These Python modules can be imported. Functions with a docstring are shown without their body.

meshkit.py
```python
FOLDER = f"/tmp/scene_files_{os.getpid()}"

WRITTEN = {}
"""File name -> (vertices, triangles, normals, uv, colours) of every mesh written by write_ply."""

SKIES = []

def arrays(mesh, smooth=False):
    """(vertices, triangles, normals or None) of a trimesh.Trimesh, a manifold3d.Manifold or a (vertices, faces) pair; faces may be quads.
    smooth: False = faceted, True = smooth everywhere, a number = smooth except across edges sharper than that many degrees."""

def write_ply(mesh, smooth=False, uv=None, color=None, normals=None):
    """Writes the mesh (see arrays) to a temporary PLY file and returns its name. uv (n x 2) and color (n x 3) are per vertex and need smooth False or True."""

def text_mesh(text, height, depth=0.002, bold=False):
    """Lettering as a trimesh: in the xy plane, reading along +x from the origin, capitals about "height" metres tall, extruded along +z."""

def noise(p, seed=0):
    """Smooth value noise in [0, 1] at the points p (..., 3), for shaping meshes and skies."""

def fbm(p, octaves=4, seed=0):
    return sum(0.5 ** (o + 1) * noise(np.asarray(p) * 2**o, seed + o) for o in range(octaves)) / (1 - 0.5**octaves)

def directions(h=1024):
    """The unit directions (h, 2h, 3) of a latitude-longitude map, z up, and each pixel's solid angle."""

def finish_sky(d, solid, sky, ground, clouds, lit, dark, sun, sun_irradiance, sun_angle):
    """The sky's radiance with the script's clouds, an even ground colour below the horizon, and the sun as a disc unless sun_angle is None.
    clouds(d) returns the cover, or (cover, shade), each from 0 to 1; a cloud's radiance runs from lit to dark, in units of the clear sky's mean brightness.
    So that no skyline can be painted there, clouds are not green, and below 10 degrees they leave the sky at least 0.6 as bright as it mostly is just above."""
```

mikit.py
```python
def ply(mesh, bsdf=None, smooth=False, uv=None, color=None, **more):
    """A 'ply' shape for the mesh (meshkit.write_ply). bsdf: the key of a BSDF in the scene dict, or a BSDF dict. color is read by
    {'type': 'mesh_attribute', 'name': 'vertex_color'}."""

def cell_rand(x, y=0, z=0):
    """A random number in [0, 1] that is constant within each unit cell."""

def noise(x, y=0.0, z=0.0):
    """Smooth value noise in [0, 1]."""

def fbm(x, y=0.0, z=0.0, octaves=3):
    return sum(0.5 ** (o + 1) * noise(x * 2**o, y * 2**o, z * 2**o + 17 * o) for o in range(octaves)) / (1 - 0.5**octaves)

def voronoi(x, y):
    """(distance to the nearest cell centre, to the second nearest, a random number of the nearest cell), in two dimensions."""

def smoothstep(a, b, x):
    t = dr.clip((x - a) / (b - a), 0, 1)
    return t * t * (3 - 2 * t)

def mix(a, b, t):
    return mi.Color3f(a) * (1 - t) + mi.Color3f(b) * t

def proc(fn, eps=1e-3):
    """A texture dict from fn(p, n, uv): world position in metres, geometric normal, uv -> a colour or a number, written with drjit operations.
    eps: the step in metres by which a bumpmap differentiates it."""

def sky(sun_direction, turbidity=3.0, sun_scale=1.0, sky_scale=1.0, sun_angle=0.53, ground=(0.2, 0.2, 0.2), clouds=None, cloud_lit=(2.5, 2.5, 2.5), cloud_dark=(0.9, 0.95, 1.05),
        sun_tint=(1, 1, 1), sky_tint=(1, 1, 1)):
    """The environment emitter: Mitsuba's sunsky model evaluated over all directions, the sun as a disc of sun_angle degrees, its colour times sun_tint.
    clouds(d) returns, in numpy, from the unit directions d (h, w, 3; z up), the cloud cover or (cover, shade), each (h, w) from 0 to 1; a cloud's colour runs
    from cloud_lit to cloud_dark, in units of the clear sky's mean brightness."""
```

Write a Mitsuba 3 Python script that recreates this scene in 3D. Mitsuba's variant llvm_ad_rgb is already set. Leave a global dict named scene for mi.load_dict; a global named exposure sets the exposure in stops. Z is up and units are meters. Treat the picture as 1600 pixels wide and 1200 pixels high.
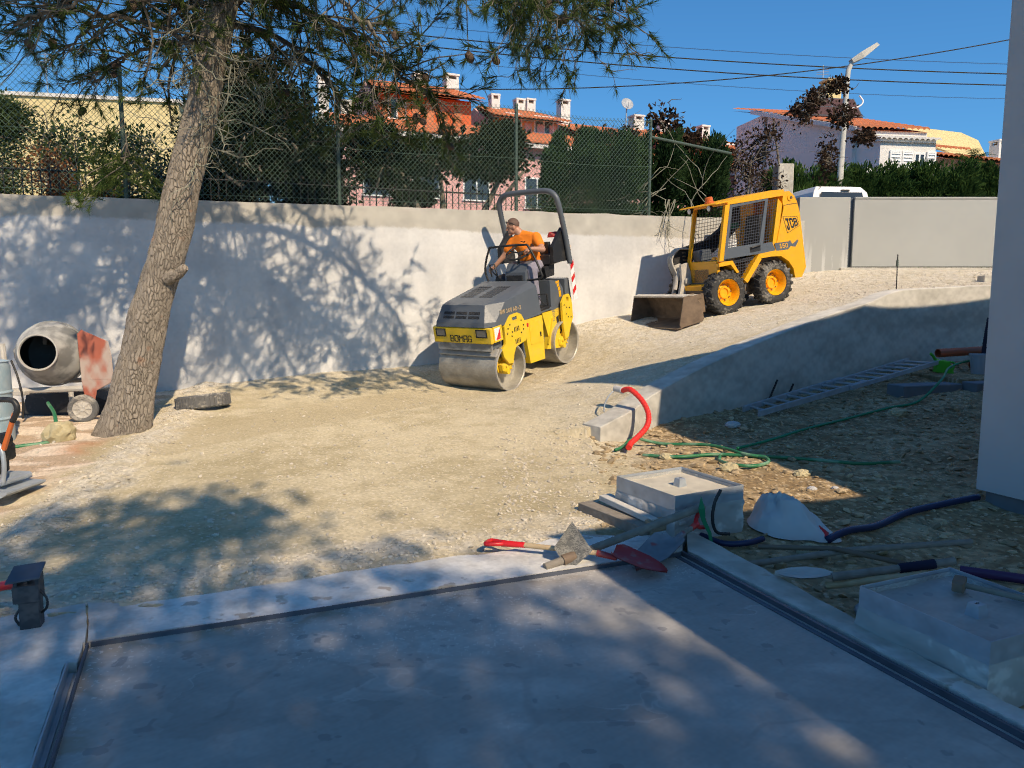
import math, numpy as np, trimesh, mitsuba as mi, drjit as dr, mikit, meshkit
import manifold3d as mf
from shapely.geometry import Polygon, Point, LineString
from shapely import contains_xy
from scipy.interpolate import RBFInterpolator
from mikit import noise, fbm, voronoi, cell_rand, smoothstep, mix

T = mi.ScalarTransform4f
scene, labels = {}, {}
rng = np.random.default_rng(11)

# ------------------------------------------------------------------ camera, daylight, exposure
PITCH = math.radians(6.85)
scene['camera'] = {'type': 'perspective', 'fov': 67.38, 'fov_axis': 'x', 'near_clip': 0.05, 'far_clip': 1500.0,
    'to_world': T().look_at(origin=[0, 0, 1.6], target=[0, math.cos(PITCH), 1.6 - math.sin(PITCH)], up=[0, 0, 1])}
SUN_EL = math.radians(38)
SUN = np.array([0.5 * math.cos(SUN_EL), -0.866 * math.cos(SUN_EL), math.sin(SUN_EL)])
scene['daylight'] = mikit.sky(SUN, turbidity=2.6, sun_scale=1.12, sky_scale=1.0, sky_tint=(0.48, 1.00, 1.38), sun_tint=(1.0, 1.0, 1.0), ground=(0.25, 0.23, 0.2))
exposure = 1.58

# site axes: U runs along the white wall (to the right and away), V across the drive towards the wall
U = np.array([0.915, 0.402]); V = np.array([-0.402, 0.915])

# ------------------------------------------------------------------ mesh helpers: a mesh is (vertices, triangles)
def join(*ms):
    vs, fs, n = [], [], 0
    for v, f in ms:
        vs.append(np.asarray(v, float)); fs.append(np.asarray(f, int) + n); n += len(v)
    return np.vstack(vs), np.vstack(fs)

def hull(pts):
    m = mf.Manifold.hull_points(np.asarray(pts, float)).to_mesh()
    return np.array(m.vert_properties[:, :3], float), np.array(m.tri_verts, int)

def box(lo, hi, b=0.0):
    lo, hi = np.minimum(lo, hi).astype(float), np.maximum(lo, hi).astype(float)
    pts = []
    for sx in (0, 1):
        for sy in (0, 1):
            for sz in (0, 1):
                c = np.array([(lo, hi)[sx][0], (lo, hi)[sy][1], (lo, hi)[sz][2]])
                if b <= 0:
                    pts.append(c)
                else:
                    d = np.array([1 - 2 * sx, 1 - 2 * sy, 1 - 2 * sz]) * b
                    for k in range(3):
                        q = c + d; q[k] = c[k]; pts.append(q)
    return hull(pts)

def prism(poly, a0, a1, plane='xz', holes=()):
    """Polygon in two axes, extruded along the third from a0 to a1."""
    P = Polygon(poly, holes)
    if not P.is_valid: P = P.buffer(0)
    m = trimesh.creation.extrude_polygon(P, abs(a1 - a0))
    v = np.array(m.vertices); v[:, 2] += min(a0, a1); f = np.array(m.faces)
    if plane == 'xz': v = v[:, [0, 2, 1]]; f = f[:, ::-1]
    if plane == 'yz': v = v[:, [2, 0, 1]]
    return v, f

def tube(pts, r, n=8, caps=True, closed=False):
    p = np.asarray(pts, float); m = len(p)
    r = np.broadcast_to(np.asarray(r, float), (m,))
    if closed: t = np.roll(p, -1, 0) - np.roll(p, 1, 0)
    else: t = np.gradient(p, axis=0)
    t = t / (np.linalg.norm(t, axis=1, keepdims=True) + 1e-12)
    a = np.zeros_like(p)
    ref = np.array([0, 0, 1.0]) if abs(t[0][2]) < 0.9 else np.array([1.0, 0, 0])
    for i in range(m):
        ref = ref - t[i] * (ref @ t[i]); ref /= np.linalg.norm(ref) + 1e-12; a[i] = ref
    bb = np.cross(t, a); ang = np.arange(n) * 2 * np.pi / n
    v = (p[:, None] + r[:, None, None] * (np.cos(ang)[None, :, None] * a[:, None] + np.sin(ang)[None, :, None] * bb[:, None])).reshape(-1, 3)
    k = m if closed else m - 1
    i, j = np.meshgrid(np.arange(k), np.arange(n), indexing='ij')
    i2 = (i + 1) % m; j2 = (j + 1) % n
    q = np.stack([i * n + j, i * n + j2, i2 * n + j2, i2 * n + j], -1).reshape(-1, 4)
    f = np.vstack([q[:, [0, 1, 2]], q[:, [0, 2, 3]]])
    if caps and not closed:
        v = np.vstack([v, p[:1], p[-1:]]); s = np.arange(n); s2 = (s + 1) % n
        f = np.vstack([f, np.stack([s * 0 + m * n, s2, s], 1), np.stack([s * 0 + m * n + 1, s + (m - 1) * n, s2 + (m - 1) * n], 1)])
    return v, f

def spline(pts, k=6):
    """Catmull-Rom through the points."""
    p = np.asarray(pts, float)
    if len(p) < 3: return np.array([p[0] + (p[-1] - p[0]) * t for t in np.linspace(0, 1, k + 1)])
    q = np.vstack([2 * p[0] - p[1], p, 2 * p[-1] - p[-2]]); out = []
    for i in range(1, len(q) - 2):
        for t in np.arange(k) / k:
            out.append(0.5 * (2 * q[i] + (q[i + 1] - q[i - 1]) * t + (2 * q[i - 1] - 5 * q[i] + 4 * q[i + 1] - q[i + 2]) * t * t + (3 * q[i] - q[i - 1] - 3 * q[i + 1] + q[i + 2]) * t ** 3))
    return np.vstack(out + [p[-1:]])

def lathe(prof, n=32, axis='z', close=False):
    """Profile of (radius, height) turned about an axis."""
    prof = np.asarray(prof, float); m = len(prof); a = np.arange(n) * 2 * np.pi / n
    v = np.stack([prof[:, None, 0] * np.cos(a), prof[:, None, 0] * np.sin(a), np.repeat(prof[:, 1:], n, 1)], -1).reshape(-1, 3)
    k = m if close else m - 1
    i, j = np.meshgrid(np.arange(k), np.arange(n), indexing='ij'); i2 = (i + 1) % m; j2 = (j + 1) % n
    q = np.stack([i * n + j, i * n + j2, i2 * n + j2, i2 * n + j], -1).reshape(-1, 4)
    f = np.vstack([q[:, [0, 1, 2]], q[:, [0, 2, 3]]])
    if axis == 'y': v = v[:, [1, 2, 0]]
    if axis == 'x': v = v[:, [2, 0, 1]]
    return v, f

def blob(c, r, sub=2, jit=0.0, seed=0):
    m = trimesh.creation.icosphere(subdivisions=sub); v = np.array(m.vertices)
    if jit: v = v * (1 + jit * (np.random.default_rng(seed).random((len(v), 1)) - 0.5) * 2)
    return v * np.asarray(r, float) + np.asarray(c, float), np.array(m.faces)

def rot(ax, deg):
    return trimesh.transformations.rotation_matrix(math.radians(deg), ax)[:3, :3]

def xf(m, R=None, t=(0, 0, 0), s=1.0):
    v = np.asarray(m[0], float) * s
    if R is not None: v = v @ np.asarray(R).T
    f = m[1]
    if R is not None and np.linalg.det(R) < 0: f = f[:, ::-1]
    return v + np.asarray(t, float), f

def mirror_y(m): return m[0] * [1, -1, 1], m[1][:, ::-1]

def frame(o, x, z=(0, 0, 1)):
    """Placement from an origin, a forward axis and an up axis: function mesh -> placed mesh."""
    x = np.asarray(x, float); x /= np.linalg.norm(x); y = np.cross(z, x); y /= np.linalg.norm(y); z = np.cross(x, y)
    R = np.stack([x, y, z], 1)
    return lambda m: xf(m, R, o)

# ------------------------------------------------------------------ naming
COUNT = {}
def fresh(name):
    """The next free key for a name: name, name_001, name_002 ..."""
    n = COUNT.get(name, 0); COUNT[name] = n + 1
    return name if n == 0 else f'{name}_{n:03d}'

def put(name, mesh, bsdf, smooth=False, kind=None, label=None, **kw):
    """One entry of the scene (a top-level mesh or a part 'thing__part')."""
    k = fresh(name)
    scene[k] = mikit.ply(mesh, bsdf, smooth=smooth, **kw)
    if kind or label:
        labels[k] = {a: b for a, b in (('kind', kind), ('label', label)) if b}
    return k

def thing(name, label, cat, group=None):
    k = fresh(name); labels[k] = {'label': label, 'category': cat}
    if group: labels[k]['group'] = group
    return k

def single(name, mesh, bsdf, label, cat, smooth=False, group=None):
    k = put(name, mesh, bsdf, smooth); labels[k] = {'label': label, 'category': cat}
    if group: labels[k]['group'] = group
    return k
# ------------------------------------------------------------------ materials
def pr(name, col, rough=0.6, metal=0.0, spec=0.5, bump=None, two=True, eps=1e-3, **kw):
    c = mikit.proc(col) if callable(col) else {'type': 'rgb', 'value': list(col)}
    r = mikit.proc(rough) if callable(rough) else rough
    b = {'type': 'principled', 'base_color': c, 'roughness': r, 'metallic': metal, 'specular': spec, **kw}
    if bump:
        b = {'type': 'bumpmap', 'arbitrary': mikit.proc(bump[0], eps), 'scale': bump[1], 'bsdf': b}
    scene[name] = {'type': 'twosided', 'bsdf': b} if two else b
    return name
C3 = mi.Color3f

# ground: compacted road base, soil, rubble
def stones(p, k):
    d1, d2, w = voronoi(p.x * k, p.y * k)
    return d1, d2 - d1, w
def gravel_col(p, n, uv):
    d, e, w = stones(p, 46.0); d2, e2, w2 = stones(p, 21.0)
    big = fbm(p.x * 0.9, p.y * 0.9, 3.0, 4); mid = fbm(p.x * 5, p.y * 5, 1.0, 4)
    c = mix((0.375, 0.315, 0.195), (0.51, 0.44, 0.30), smoothstep(0.3, 0.72, 0.55 * big + 0.45 * mid))
    c = c * (0.88 + 0.24 * w)
    c = mix(c, (0.64, 0.58, 0.48), 0.5 * smoothstep(0.90, 0.94, w2) * smoothstep(0.36, 0.22, d2))
    c = mix(c, (0.60, 0.55, 0.46), 0.55 * smoothstep(0.86, 0.92, w) * smoothstep(0.42, 0.3, d))
    # the lane the drums have rolled: finer and a little darker
    lane = dr.abs((p.x + 0.42) * 0.788 - (p.y - 11.75) * 0.616 + 0.25 * (fbm(p.x * 2, p.y * 2, 6.0, 3) - 0.5))
    lane = smoothstep(0.66, 0.56, lane) * (0.5 + 0.5 * smoothstep(0.35, 0.6, mid))
    c = mix(c, C3(0.36, 0.295, 0.18) * (0.9 + 0.2 * w), 0.55 * lane)
    # pale crushed limestone: along the spilled left edge, beside the slab, at the wall and by the gate
    xb = -2.3 - 0.19 * p.y - 0.012 * (p.y - 7.5) * (p.y - 7.5)
    wob = 0.5 * (fbm(p.x * 3, p.y * 3, 9.0, 4) - 0.5)
    edge = smoothstep(0.42, 0.12, dr.abs(p.x - xb + wob))
    vv = -0.402 * p.x + 0.915 * p.y; uu = 0.915 * p.x + 0.402 * p.y
    slab = smoothstep(0.36, 0.04, dr.abs(vv - 4.55 + wob)) * smoothstep(-1.6, -0.6, uu + wob)
    wall = smoothstep(0.5, 0.05, 12.35 - vv + wob * 0.8)
    gate = smoothstep(6.4, 7.4, uu + wob) * smoothstep(9.2, 10.2, vv + 0.14 * uu + wob)
    ramp = smoothstep(3.0, 5.0, uu + wob) * 0.45
    m = dr.clip(0.75 * edge + 0.7 * slab + 0.5 * wall + 0.55 * gate + ramp, 0, 0.92) * (0.35 + 0.65 * smoothstep(0.3, 0.6, fbm(p.x * 14, p.y * 14, 5.0, 3)))
    c = mix(c, C3(0.60, 0.55, 0.46) * (0.72 + 0.42 * w), m)
    # bare pinkish soil left of the spill
    left = smoothstep(0.1, 0.5, xb - p.x - 0.12 + wob)
    soil = mix((0.40, 0.30, 0.21), (0.62, 0.52, 0.41), smoothstep(0.42, 0.62, fbm(p.x * 2.4, p.y * 5.5, 2.0, 4))) * (0.82 + 0.3 * w)
    rust = smoothstep(0.75, 0.25, dr.sqrt(dr.square((p.x + 4.05) * 1.0) + dr.square((p.y - 7.65) * 1.9)) + 0.8 * wob)
    soil = mix(soil, (0.40, 0.19, 0.085), 0.75 * rust)
    return mix(c, soil, left)
def gravel_bump(p, n, uv):
    d, e, w = stones(p, 46.0); d2, e2, w2 = stones(p, 21.0)
    return 0.006 * (1 - dr.minimum(d, 1)) * (0.3 + w) + 0.012 * smoothstep(0.5, 0.1, d2) * smoothstep(0.6, 0.9, w2) + 0.012 * fbm(p.x * 11, p.y * 11, 0.0, 3)
pr('m_gravel', gravel_col, 0.95, spec=0.2, bump=(gravel_bump, 1.0), eps=2e-3)

def earth_col(p, n, uv):
    wob = 0.5 * (fbm(p.x * 3, p.y * 3, 9.0, 4) - 0.5)
    run = smoothstep(1.45, 0.75, p.x - 0.10 * (p.y - 5.0) + wob * 1.2) * smoothstep(8.5, 8.0, p.y) * smoothstep(4.9, 5.2, p.y)
    d, e, w = stones(p, 30.0); q = mi.Point3f(p.x, p.y, 0)
    big = fbm(p.x * 1.7, p.y * 1.7, 8.0, 4); fine = fbm(p.x * 9, p.y * 14, 3.0, 4)
    c = mix((0.235, 0.165, 0.088), (0.42, 0.32, 0.19), smoothstep(0.32, 0.68, 0.5 * big + 0.5 * fine))
    c = c * (0.72 + 0.55 * w)
    c = mix(c, (0.56, 0.47, 0.33), 0.75 * smoothstep(0.82, 0.9, w) * smoothstep(0.45, 0.3, d))
    return mix(c, gravel_col(p, n, uv), run)
def earth_bump(p, n, uv):
    d, e, w = stones(p, 30.0); d2, e2, w2 = stones(p, 12.0)
    return 0.012 * (1 - dr.minimum(d, 1)) * w + 0.02 * smoothstep(0.5, 0.1, d2) * w2 + 0.025 * fbm(p.x * 7, p.y * 7, 0.0, 4)
pr('m_earth', earth_col, 0.95, spec=0.2, bump=(earth_bump, 1.0), eps=3e-3)
pr('m_ground', lambda p, n, uv: mix((0.24, 0.20, 0.14), (0.36, 0.31, 0.23), fbm(p.x * 0.5, p.y * 0.5, 1.0, 4)), 0.95, spec=0.2)
pr('m_asphalt', lambda p, n, uv: C3(0.05) * (0.8 + 0.5 * fbm(p.x * 6, p.y * 6, 0.0, 4)), 0.9, spec=0.3)

# cement and render
def wall_col(p, n, uv):
    uu = 0.915 * p.x + 0.402 * p.y
    st = fbm(uu * 0.9, p.z * 2.0, 4.0, 4); st2 = fbm(uu * 3.5, p.z * 0.7, 14.0, 4); fine = fbm(uu * 24, p.z * 24, 2.0, 3)
    c = mix((0.54, 0.545, 0.55), (0.69, 0.69, 0.685), smoothstep(0.3, 0.7, 0.6 * st + 0.4 * st2)) * (0.94 + 0.12 * fine)
    # unfinished cement band along the top, trowelled on by hand, and splashed mortar low down
    band = smoothstep(2.60, 2.66, p.z + 0.13 * (fbm(uu * 1.4, 0.0, 7.0, 4) - 0.5) + 0.05 * (fine - 0.5))
    c = mix(c, mix((0.34, 0.325, 0.285), (0.52, 0.50, 0.44), fbm(uu * 5, p.z * 6, 1.0, 4)), 0.85 * band)
    return c
pr('m_wall', wall_col, 0.9, spec=0.25, bump=(lambda p, n, uv: 0.006 * fbm((0.915 * p.x + 0.402 * p.y) * 7, p.z * 7, 0.0, 4) + 0.0015 * noise(p.x * 90, p.z * 90, p.y * 90), 1.0))
def conc_col(p, n, uv):
    a = fbm(p.x * 2.3, p.y * 2.3, p.z * 2.3, 4); b = fbm(p.x * 21, p.y * 21, p.z * 21, 3)
    return mix((0.40, 0.375, 0.32), (0.56, 0.535, 0.47), smoothstep(0.3, 0.7, 0.65 * a + 0.35 * b)) * (0.9 + 0.2 * b)
pr('m_concrete', conc_col, 0.9, spec=0.25, bump=(lambda p, n, uv: 0.004 * fbm(p.x * 16, p.y * 16, p.z * 16, 4), 1.0))
def border_col(p, n, uv):
    a = fbm(p.x * 1.9, p.y * 1.9, 3.0, 4); b = fbm(p.x * 9, p.y * 9, 1.0, 4); f = fbm(p.x * 50, p.y * 50, 1.0, 3)
    c = mix((0.42, 0.41, 0.385), (0.66, 0.65, 0.62), smoothstep(0.3, 0.66, 0.55 * a + 0.45 * b)) * (0.88 + 0.24 * f)
    right = smoothstep(1.0, 1.25, 0.915 * p.x + 0.402 * p.y - 1.72)
    c = mix(c, mix((0.30, 0.27, 0.21), (0.50, 0.46, 0.38), b), 0.75 * right)
    return mix(c, (0.30, 0.22, 0.14), 0.6 * smoothstep(0.66, 0.74, b) * smoothstep(0.45, 0.6, a))
pr('m_border', border_col, 0.9, spec=0.25, bump=(lambda p, n, uv: 0.012 * fbm(p.x * 8, p.y * 8, 0.0, 5), 1.0))
def slab_col(p, n, uv):
    a = fbm(p.x * 1.1, p.y * 1.1, 6.0, 4); b = fbm(p.x * 4.2, p.y * 7.0, 2.0, 4); f = fbm(p.x * 60, p.y * 60, 0.0, 2)
    c = mix((0.32, 0.305, 0.28), (0.47, 0.445, 0.41), smoothstep(0.3, 0.7, 0.6 * a + 0.4 * b)) * (0.93 + 0.14 * f) * (0.95 + 0.10 * fbm(p.x * 4 + p.y * 3, p.y * 55 - p.x * 42, 3.0, 3))
    # dried tide marks: thin pale lines round old puddles, with a darker inside
    t = fbm(p.x * 0.9 + 0.4 + 0.5 * b, p.y * 0.9, 21.0, 5)
    c = mix(c, (0.52, 0.50, 0.47), 0.3 * smoothstep(0.006, 0.002, dr.abs(t - 0.585)) * smoothstep(0.45, 0.6, fbm(p.x * 2.2, p.y * 2.2, 40.0, 3)))
    c = c * (1 - 0.10 * smoothstep(0.585, 0.60, t))
    # rusty silt left lying in the far and left edges
    uu = 0.915 * p.x + 0.402 * p.y; vv = -0.402 * p.x + 0.915 * p.y
    silt = smoothstep(0.20, 0.02, dr.minimum(uu + 0.42, 3.79 - vv) + 0.22 * (b - 0.5))
    c = mix(c, (0.27, 0.20, 0.125), 0.6 * silt * smoothstep(0.42, 0.6, b))
    sp_ = smoothstep(0.80, 0.86, noise(p.x * 75, p.y * 75, 3.0)) * smoothstep(0.45, 0.6, a)
    c = mix(c, (0.62, 0.60, 0.56), 0.55 * sp_)
    cr = smoothstep(0.010, 0.002, dr.abs(fbm(p.x * 0.6 + 7.3, p.y * 0.6, 2.0, 5) - 0.47))
    c = c * (1 - 0.12 * cr * smoothstep(0.4, 0.55, b))
    dk = smoothstep(0.74, 0.80, fbm(p.x * 11, p.y * 11, 31.0, 3))
    return mix(c, (0.17, 0.17, 0.175), 0.5 * dk)
pr('m_slab', slab_col, lambda p, n, uv: 0.42 + 0.3 * fbm(p.x * 3, p.y * 3, 5.0, 3), spec=0.5, bump=(lambda p, n, uv: 0.0035 * fbm(p.x * 4, p.y * 4, 0.0, 4), 1.0))
def retain_col(p, n, uv):
    a = fbm(p.x * 1.3, p.y * 1.3, p.z * 2.6, 4); b = fbm(p.x * 12, p.y * 12, p.z * 12, 3)
    return mix((0.39, 0.375, 0.33), (0.57, 0.55, 0.495), smoothstep(0.3, 0.7, 0.7 * a + 0.3 * b)) * (0.93 + 0.14 * b)
pr('m_retain', retain_col, 0.85, spec=0.3, bump=(lambda p, n, uv: 0.005 * fbm(p.x * 9, p.y * 9, p.z * 9, 4), 1.0))
pr('m_house_render', lambda p, n, uv: C3(0.50, 0.505, 0.505) * (0.90 + 0.13 * fbm(p.x * 3, p.y * 3, p.z * 3, 5)), 0.9, spec=0.2, bump=(lambda p, n, uv: 0.002 * fbm(p.x * 40, p.y * 40, p.z * 40, 3), 1.0))
def gate_col(p, n, uv):
    a = fbm(p.x * 1.2, p.z * 1.2, 2.0, 3); s = fbm(p.x * 11, p.z * 1.4, 5.0, 4)
    eff = smoothstep(0.52, 0.7, s) * smoothstep(2.95, 2.2, p.z + 0.6 * (s - 0.5)) * smoothstep(7.2, 7.0, p.x)
    return mix(C3(0.36, 0.365, 0.345) * (0.93 + 0.14 * a), (0.62, 0.62, 0.60), 0.6 * eff)
pr('m_gate', gate_col, 0.55, spec=0.4)
pr('m_galv', lambda p, n, uv: C3(0.42, 0.46, 0.50) * (0.70 + 0.48 * fbm(p.x * 14, p.y * 14, p.z * 14, 4)), 0.40, metal=0.35)
pr('m_steel_dark', lambda p, n, uv: C3(0.09, 0.10, 0.125) * (0.7 + 0.6 * fbm(p.x * 12, p.y * 12, p.z * 12, 3)), 0.45, metal=0.3)
def boxc(p, n, uv):
    a = fbm(p.x * 5, p.y * 5, p.z * 7, 4); b = fbm(p.x * 22, p.y * 22, p.z * 22, 3)
    return mix(mix((0.30, 0.30, 0.29), (0.50, 0.49, 0.46), a), (0.66, 0.65, 0.62), 0.7 * smoothstep(0.54, 0.68, 0.6 * a + 0.4 * b))
pr('m_boxside', boxc, 0.85, bump=(lambda p, n, uv: 0.012 * fbm(p.x * 14, p.y * 14, p.z * 20, 4), 1.0))
pr('m_mortar', lambda p, n, uv: mix((0.36, 0.33, 0.27), (0.58, 0.53, 0.42), fbm(p.x * 9, p.y * 9, 0.0, 4)), 0.85)

# wood, bark, leaves
pr('m_wood', lambda p, n, uv: mix((0.26, 0.19, 0.12), (0.42, 0.33, 0.22), fbm(p.x * 30, p.y * 30, p.z * 90, 3)), 0.75)
pr('m_wood_pale', lambda p, n, uv: mix((0.42, 0.30, 0.16), (0.55, 0.42, 0.25), fbm(p.x * 25, p.y * 25, p.z * 25, 3)), 0.6)
pr('m_wood_old', lambda p, n, uv: mix((0.17, 0.145, 0.115), (0.30, 0.265, 0.22), fbm(p.x * 26, p.y * 26, p.z * 26, 3)), 0.85)
pr('m_plank', lambda p, n, uv: mix((0.40, 0.38, 0.34), (0.66, 0.63, 0.57), fbm(p.x * 14, p.y * 14, p.z * 30, 4)), 0.85)
def bark_cells(p):
    w = 0.9 * (fbm(p.x * 9, p.z * 6, p.y * 9, 4) - 0.5)
    return voronoi(p.x * 30 + p.y * 11 + w * 4.5, p.z * 11 - p.y * 6 + w * 4.0)
def bark_col(p, n, uv):
    d, d2, w = bark_cells(p); b = fbm(p.x * 45, p.y * 45, p.z * 30, 3); a = fbm(p.x * 3, p.y * 3, p.z * 2, 3)
    c = C3(0.285, 0.245, 0.20) * (0.72 + 0.30 * w + 0.34 * b + 0.2 * a)
    c = mix(c, (0.085, 0.07, 0.056), 0.55 * smoothstep(0.02, 0.12, b - 0.42 + 0.3 * w) * smoothstep(0.26, 0.0, d2 - d) + 0.35 * smoothstep(0.6, 0.75, b))
    return mix(c, (0.36, 0.17, 0.09), 0.35 * smoothstep(0.70, 0.76, fbm(p.x * 6, p.y * 6, p.z * 6 + 9, 3)))
def bark_bump(p, n, uv):
    d, d2, w = bark_cells(p)
    return 0.018 * smoothstep(0.0, 0.34, d2 - d) * (0.5 + w) + 0.014 * fbm(p.x * 45, p.y * 45, p.z * 22, 3)
pr('m_bark', bark_col, 0.95, spec=0.15, bump=(bark_bump, 1.0), eps=3e-3)
pr('m_twig', lambda p, n, uv: mix((0.06, 0.05, 0.04), (0.23, 0.205, 0.165), noise(p.x * 20, p.y * 20, p.z * 20)), 0.9)
pr('m_lichen', lambda p, n, uv: mix((0.16, 0.155, 0.12), (0.36, 0.36, 0.28), noise(p.x * 30, p.y * 30, p.z * 30)), 0.95)
pr('m_cone', lambda p, n, uv: mix((0.055, 0.035, 0.025), (0.13, 0.085, 0.06), noise(p.x * 90, p.y * 90, p.z * 90)), 0.8, bump=(lambda p, n, uv: 0.01 * noise(p.x * 90, p.y * 90, p.z * 90), 1.0))
def leaf(name, a, b, trans=0.55, k=9.0):
    scene[name] = {'type': 'principledthin', 'base_color': mikit.proc(lambda p, n, uv: mix(a, b, smoothstep(0.25, 0.75, 0.5 * noise(p.x * k, p.y * k, p.z * k) + 0.5 * noise(p.x * 60, p.y * 60, p.z * 60)))), 'roughness': 0.55, 'diff_trans': trans, 'spec_trans': 0.0}
leaf('m_needle', (0.03, 0.058, 0.02), (0.115, 0.155, 0.045), 0.6)
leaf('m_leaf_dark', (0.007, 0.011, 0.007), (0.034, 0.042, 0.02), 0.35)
leaf('m_leaf_green', (0.03, 0.055, 0.022), (0.085, 0.12, 0.045), 0.5)
leaf('m_leaf_red', (0.03, 0.022, 0.018), (0.10, 0.065, 0.045), 0.4)
leaf('m_leaf_brown', (0.16, 0.06, 0.03), (0.34, 0.17, 0.08), 0.4)
leaf('m_hedge', (0.022, 0.055, 0.018), (0.085, 0.15, 0.04), 0.45, 4.0)
leaf('m_cypress', (0.015, 0.038, 0.018), (0.06, 0.11, 0.04), 0.4, 3.0)

# paint, metal, plastic, rubber, cloth
def dusty(a, dust, amt=0.5, k=7.0):
    def f(p, n, uv):
        q = fbm(p.x * k, p.y * k, p.z * k, 4); s = fbm(p.x * 38, p.y * 38, p.z * 38, 3)
        return mix(C3(a) * (0.93 + 0.14 * q), dust, amt * smoothstep(0.48, 0.68, 0.6 * q + 0.4 * s))
    return f
pr('m_yellow', dusty((0.78, 0.53, 0.025), (0.55, 0.42, 0.16), 0.22, 9.0), 0.38, spec=0.5)
pr('m_anthracite', dusty((0.095, 0.112, 0.135), (0.15, 0.15, 0.15), 0.16, 4.0), 0.42, spec=0.5)
pr('m_black', dusty((0.018, 0.019, 0.021), (0.10, 0.09, 0.08), 0.3), 0.5)
pr('m_drum', lambda p, n, uv: mix((0.33, 0.31, 0.265), (0.44, 0.42, 0.37), smoothstep(0.3, 0.7, fbm(p.x * 7, p.y * 7, p.z * 7, 5))) * (0.9 + 0.2 * fbm(p.x * 50, p.y * 50, p.z * 50, 2)), 0.5, metal=0.35)
pr('m_drum_edge', lambda p, n, uv: C3(0.50, 0.48, 0.44) * (0.8 + 0.3 * fbm(p.x * 20, p.y * 20, p.z * 20, 3)), 0.5, metal=0.3)
pr('m_orange', dusty((0.82, 0.395, 0.006), (0.50, 0.27, 0.07), 0.25, 9.0), 0.4, spec=0.5)
pr('m_rust', lambda p, n, uv: mix((0.085, 0.06, 0.045), (0.26, 0.19, 0.13), fbm(p.x * 9, p.y * 9, p.z * 9, 4)), 0.7, metal=0.2, bump=(lambda p, n, uv: 0.004 * fbm(p.x * 25, p.y * 25, p.z * 25, 3), 1.0))
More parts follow.
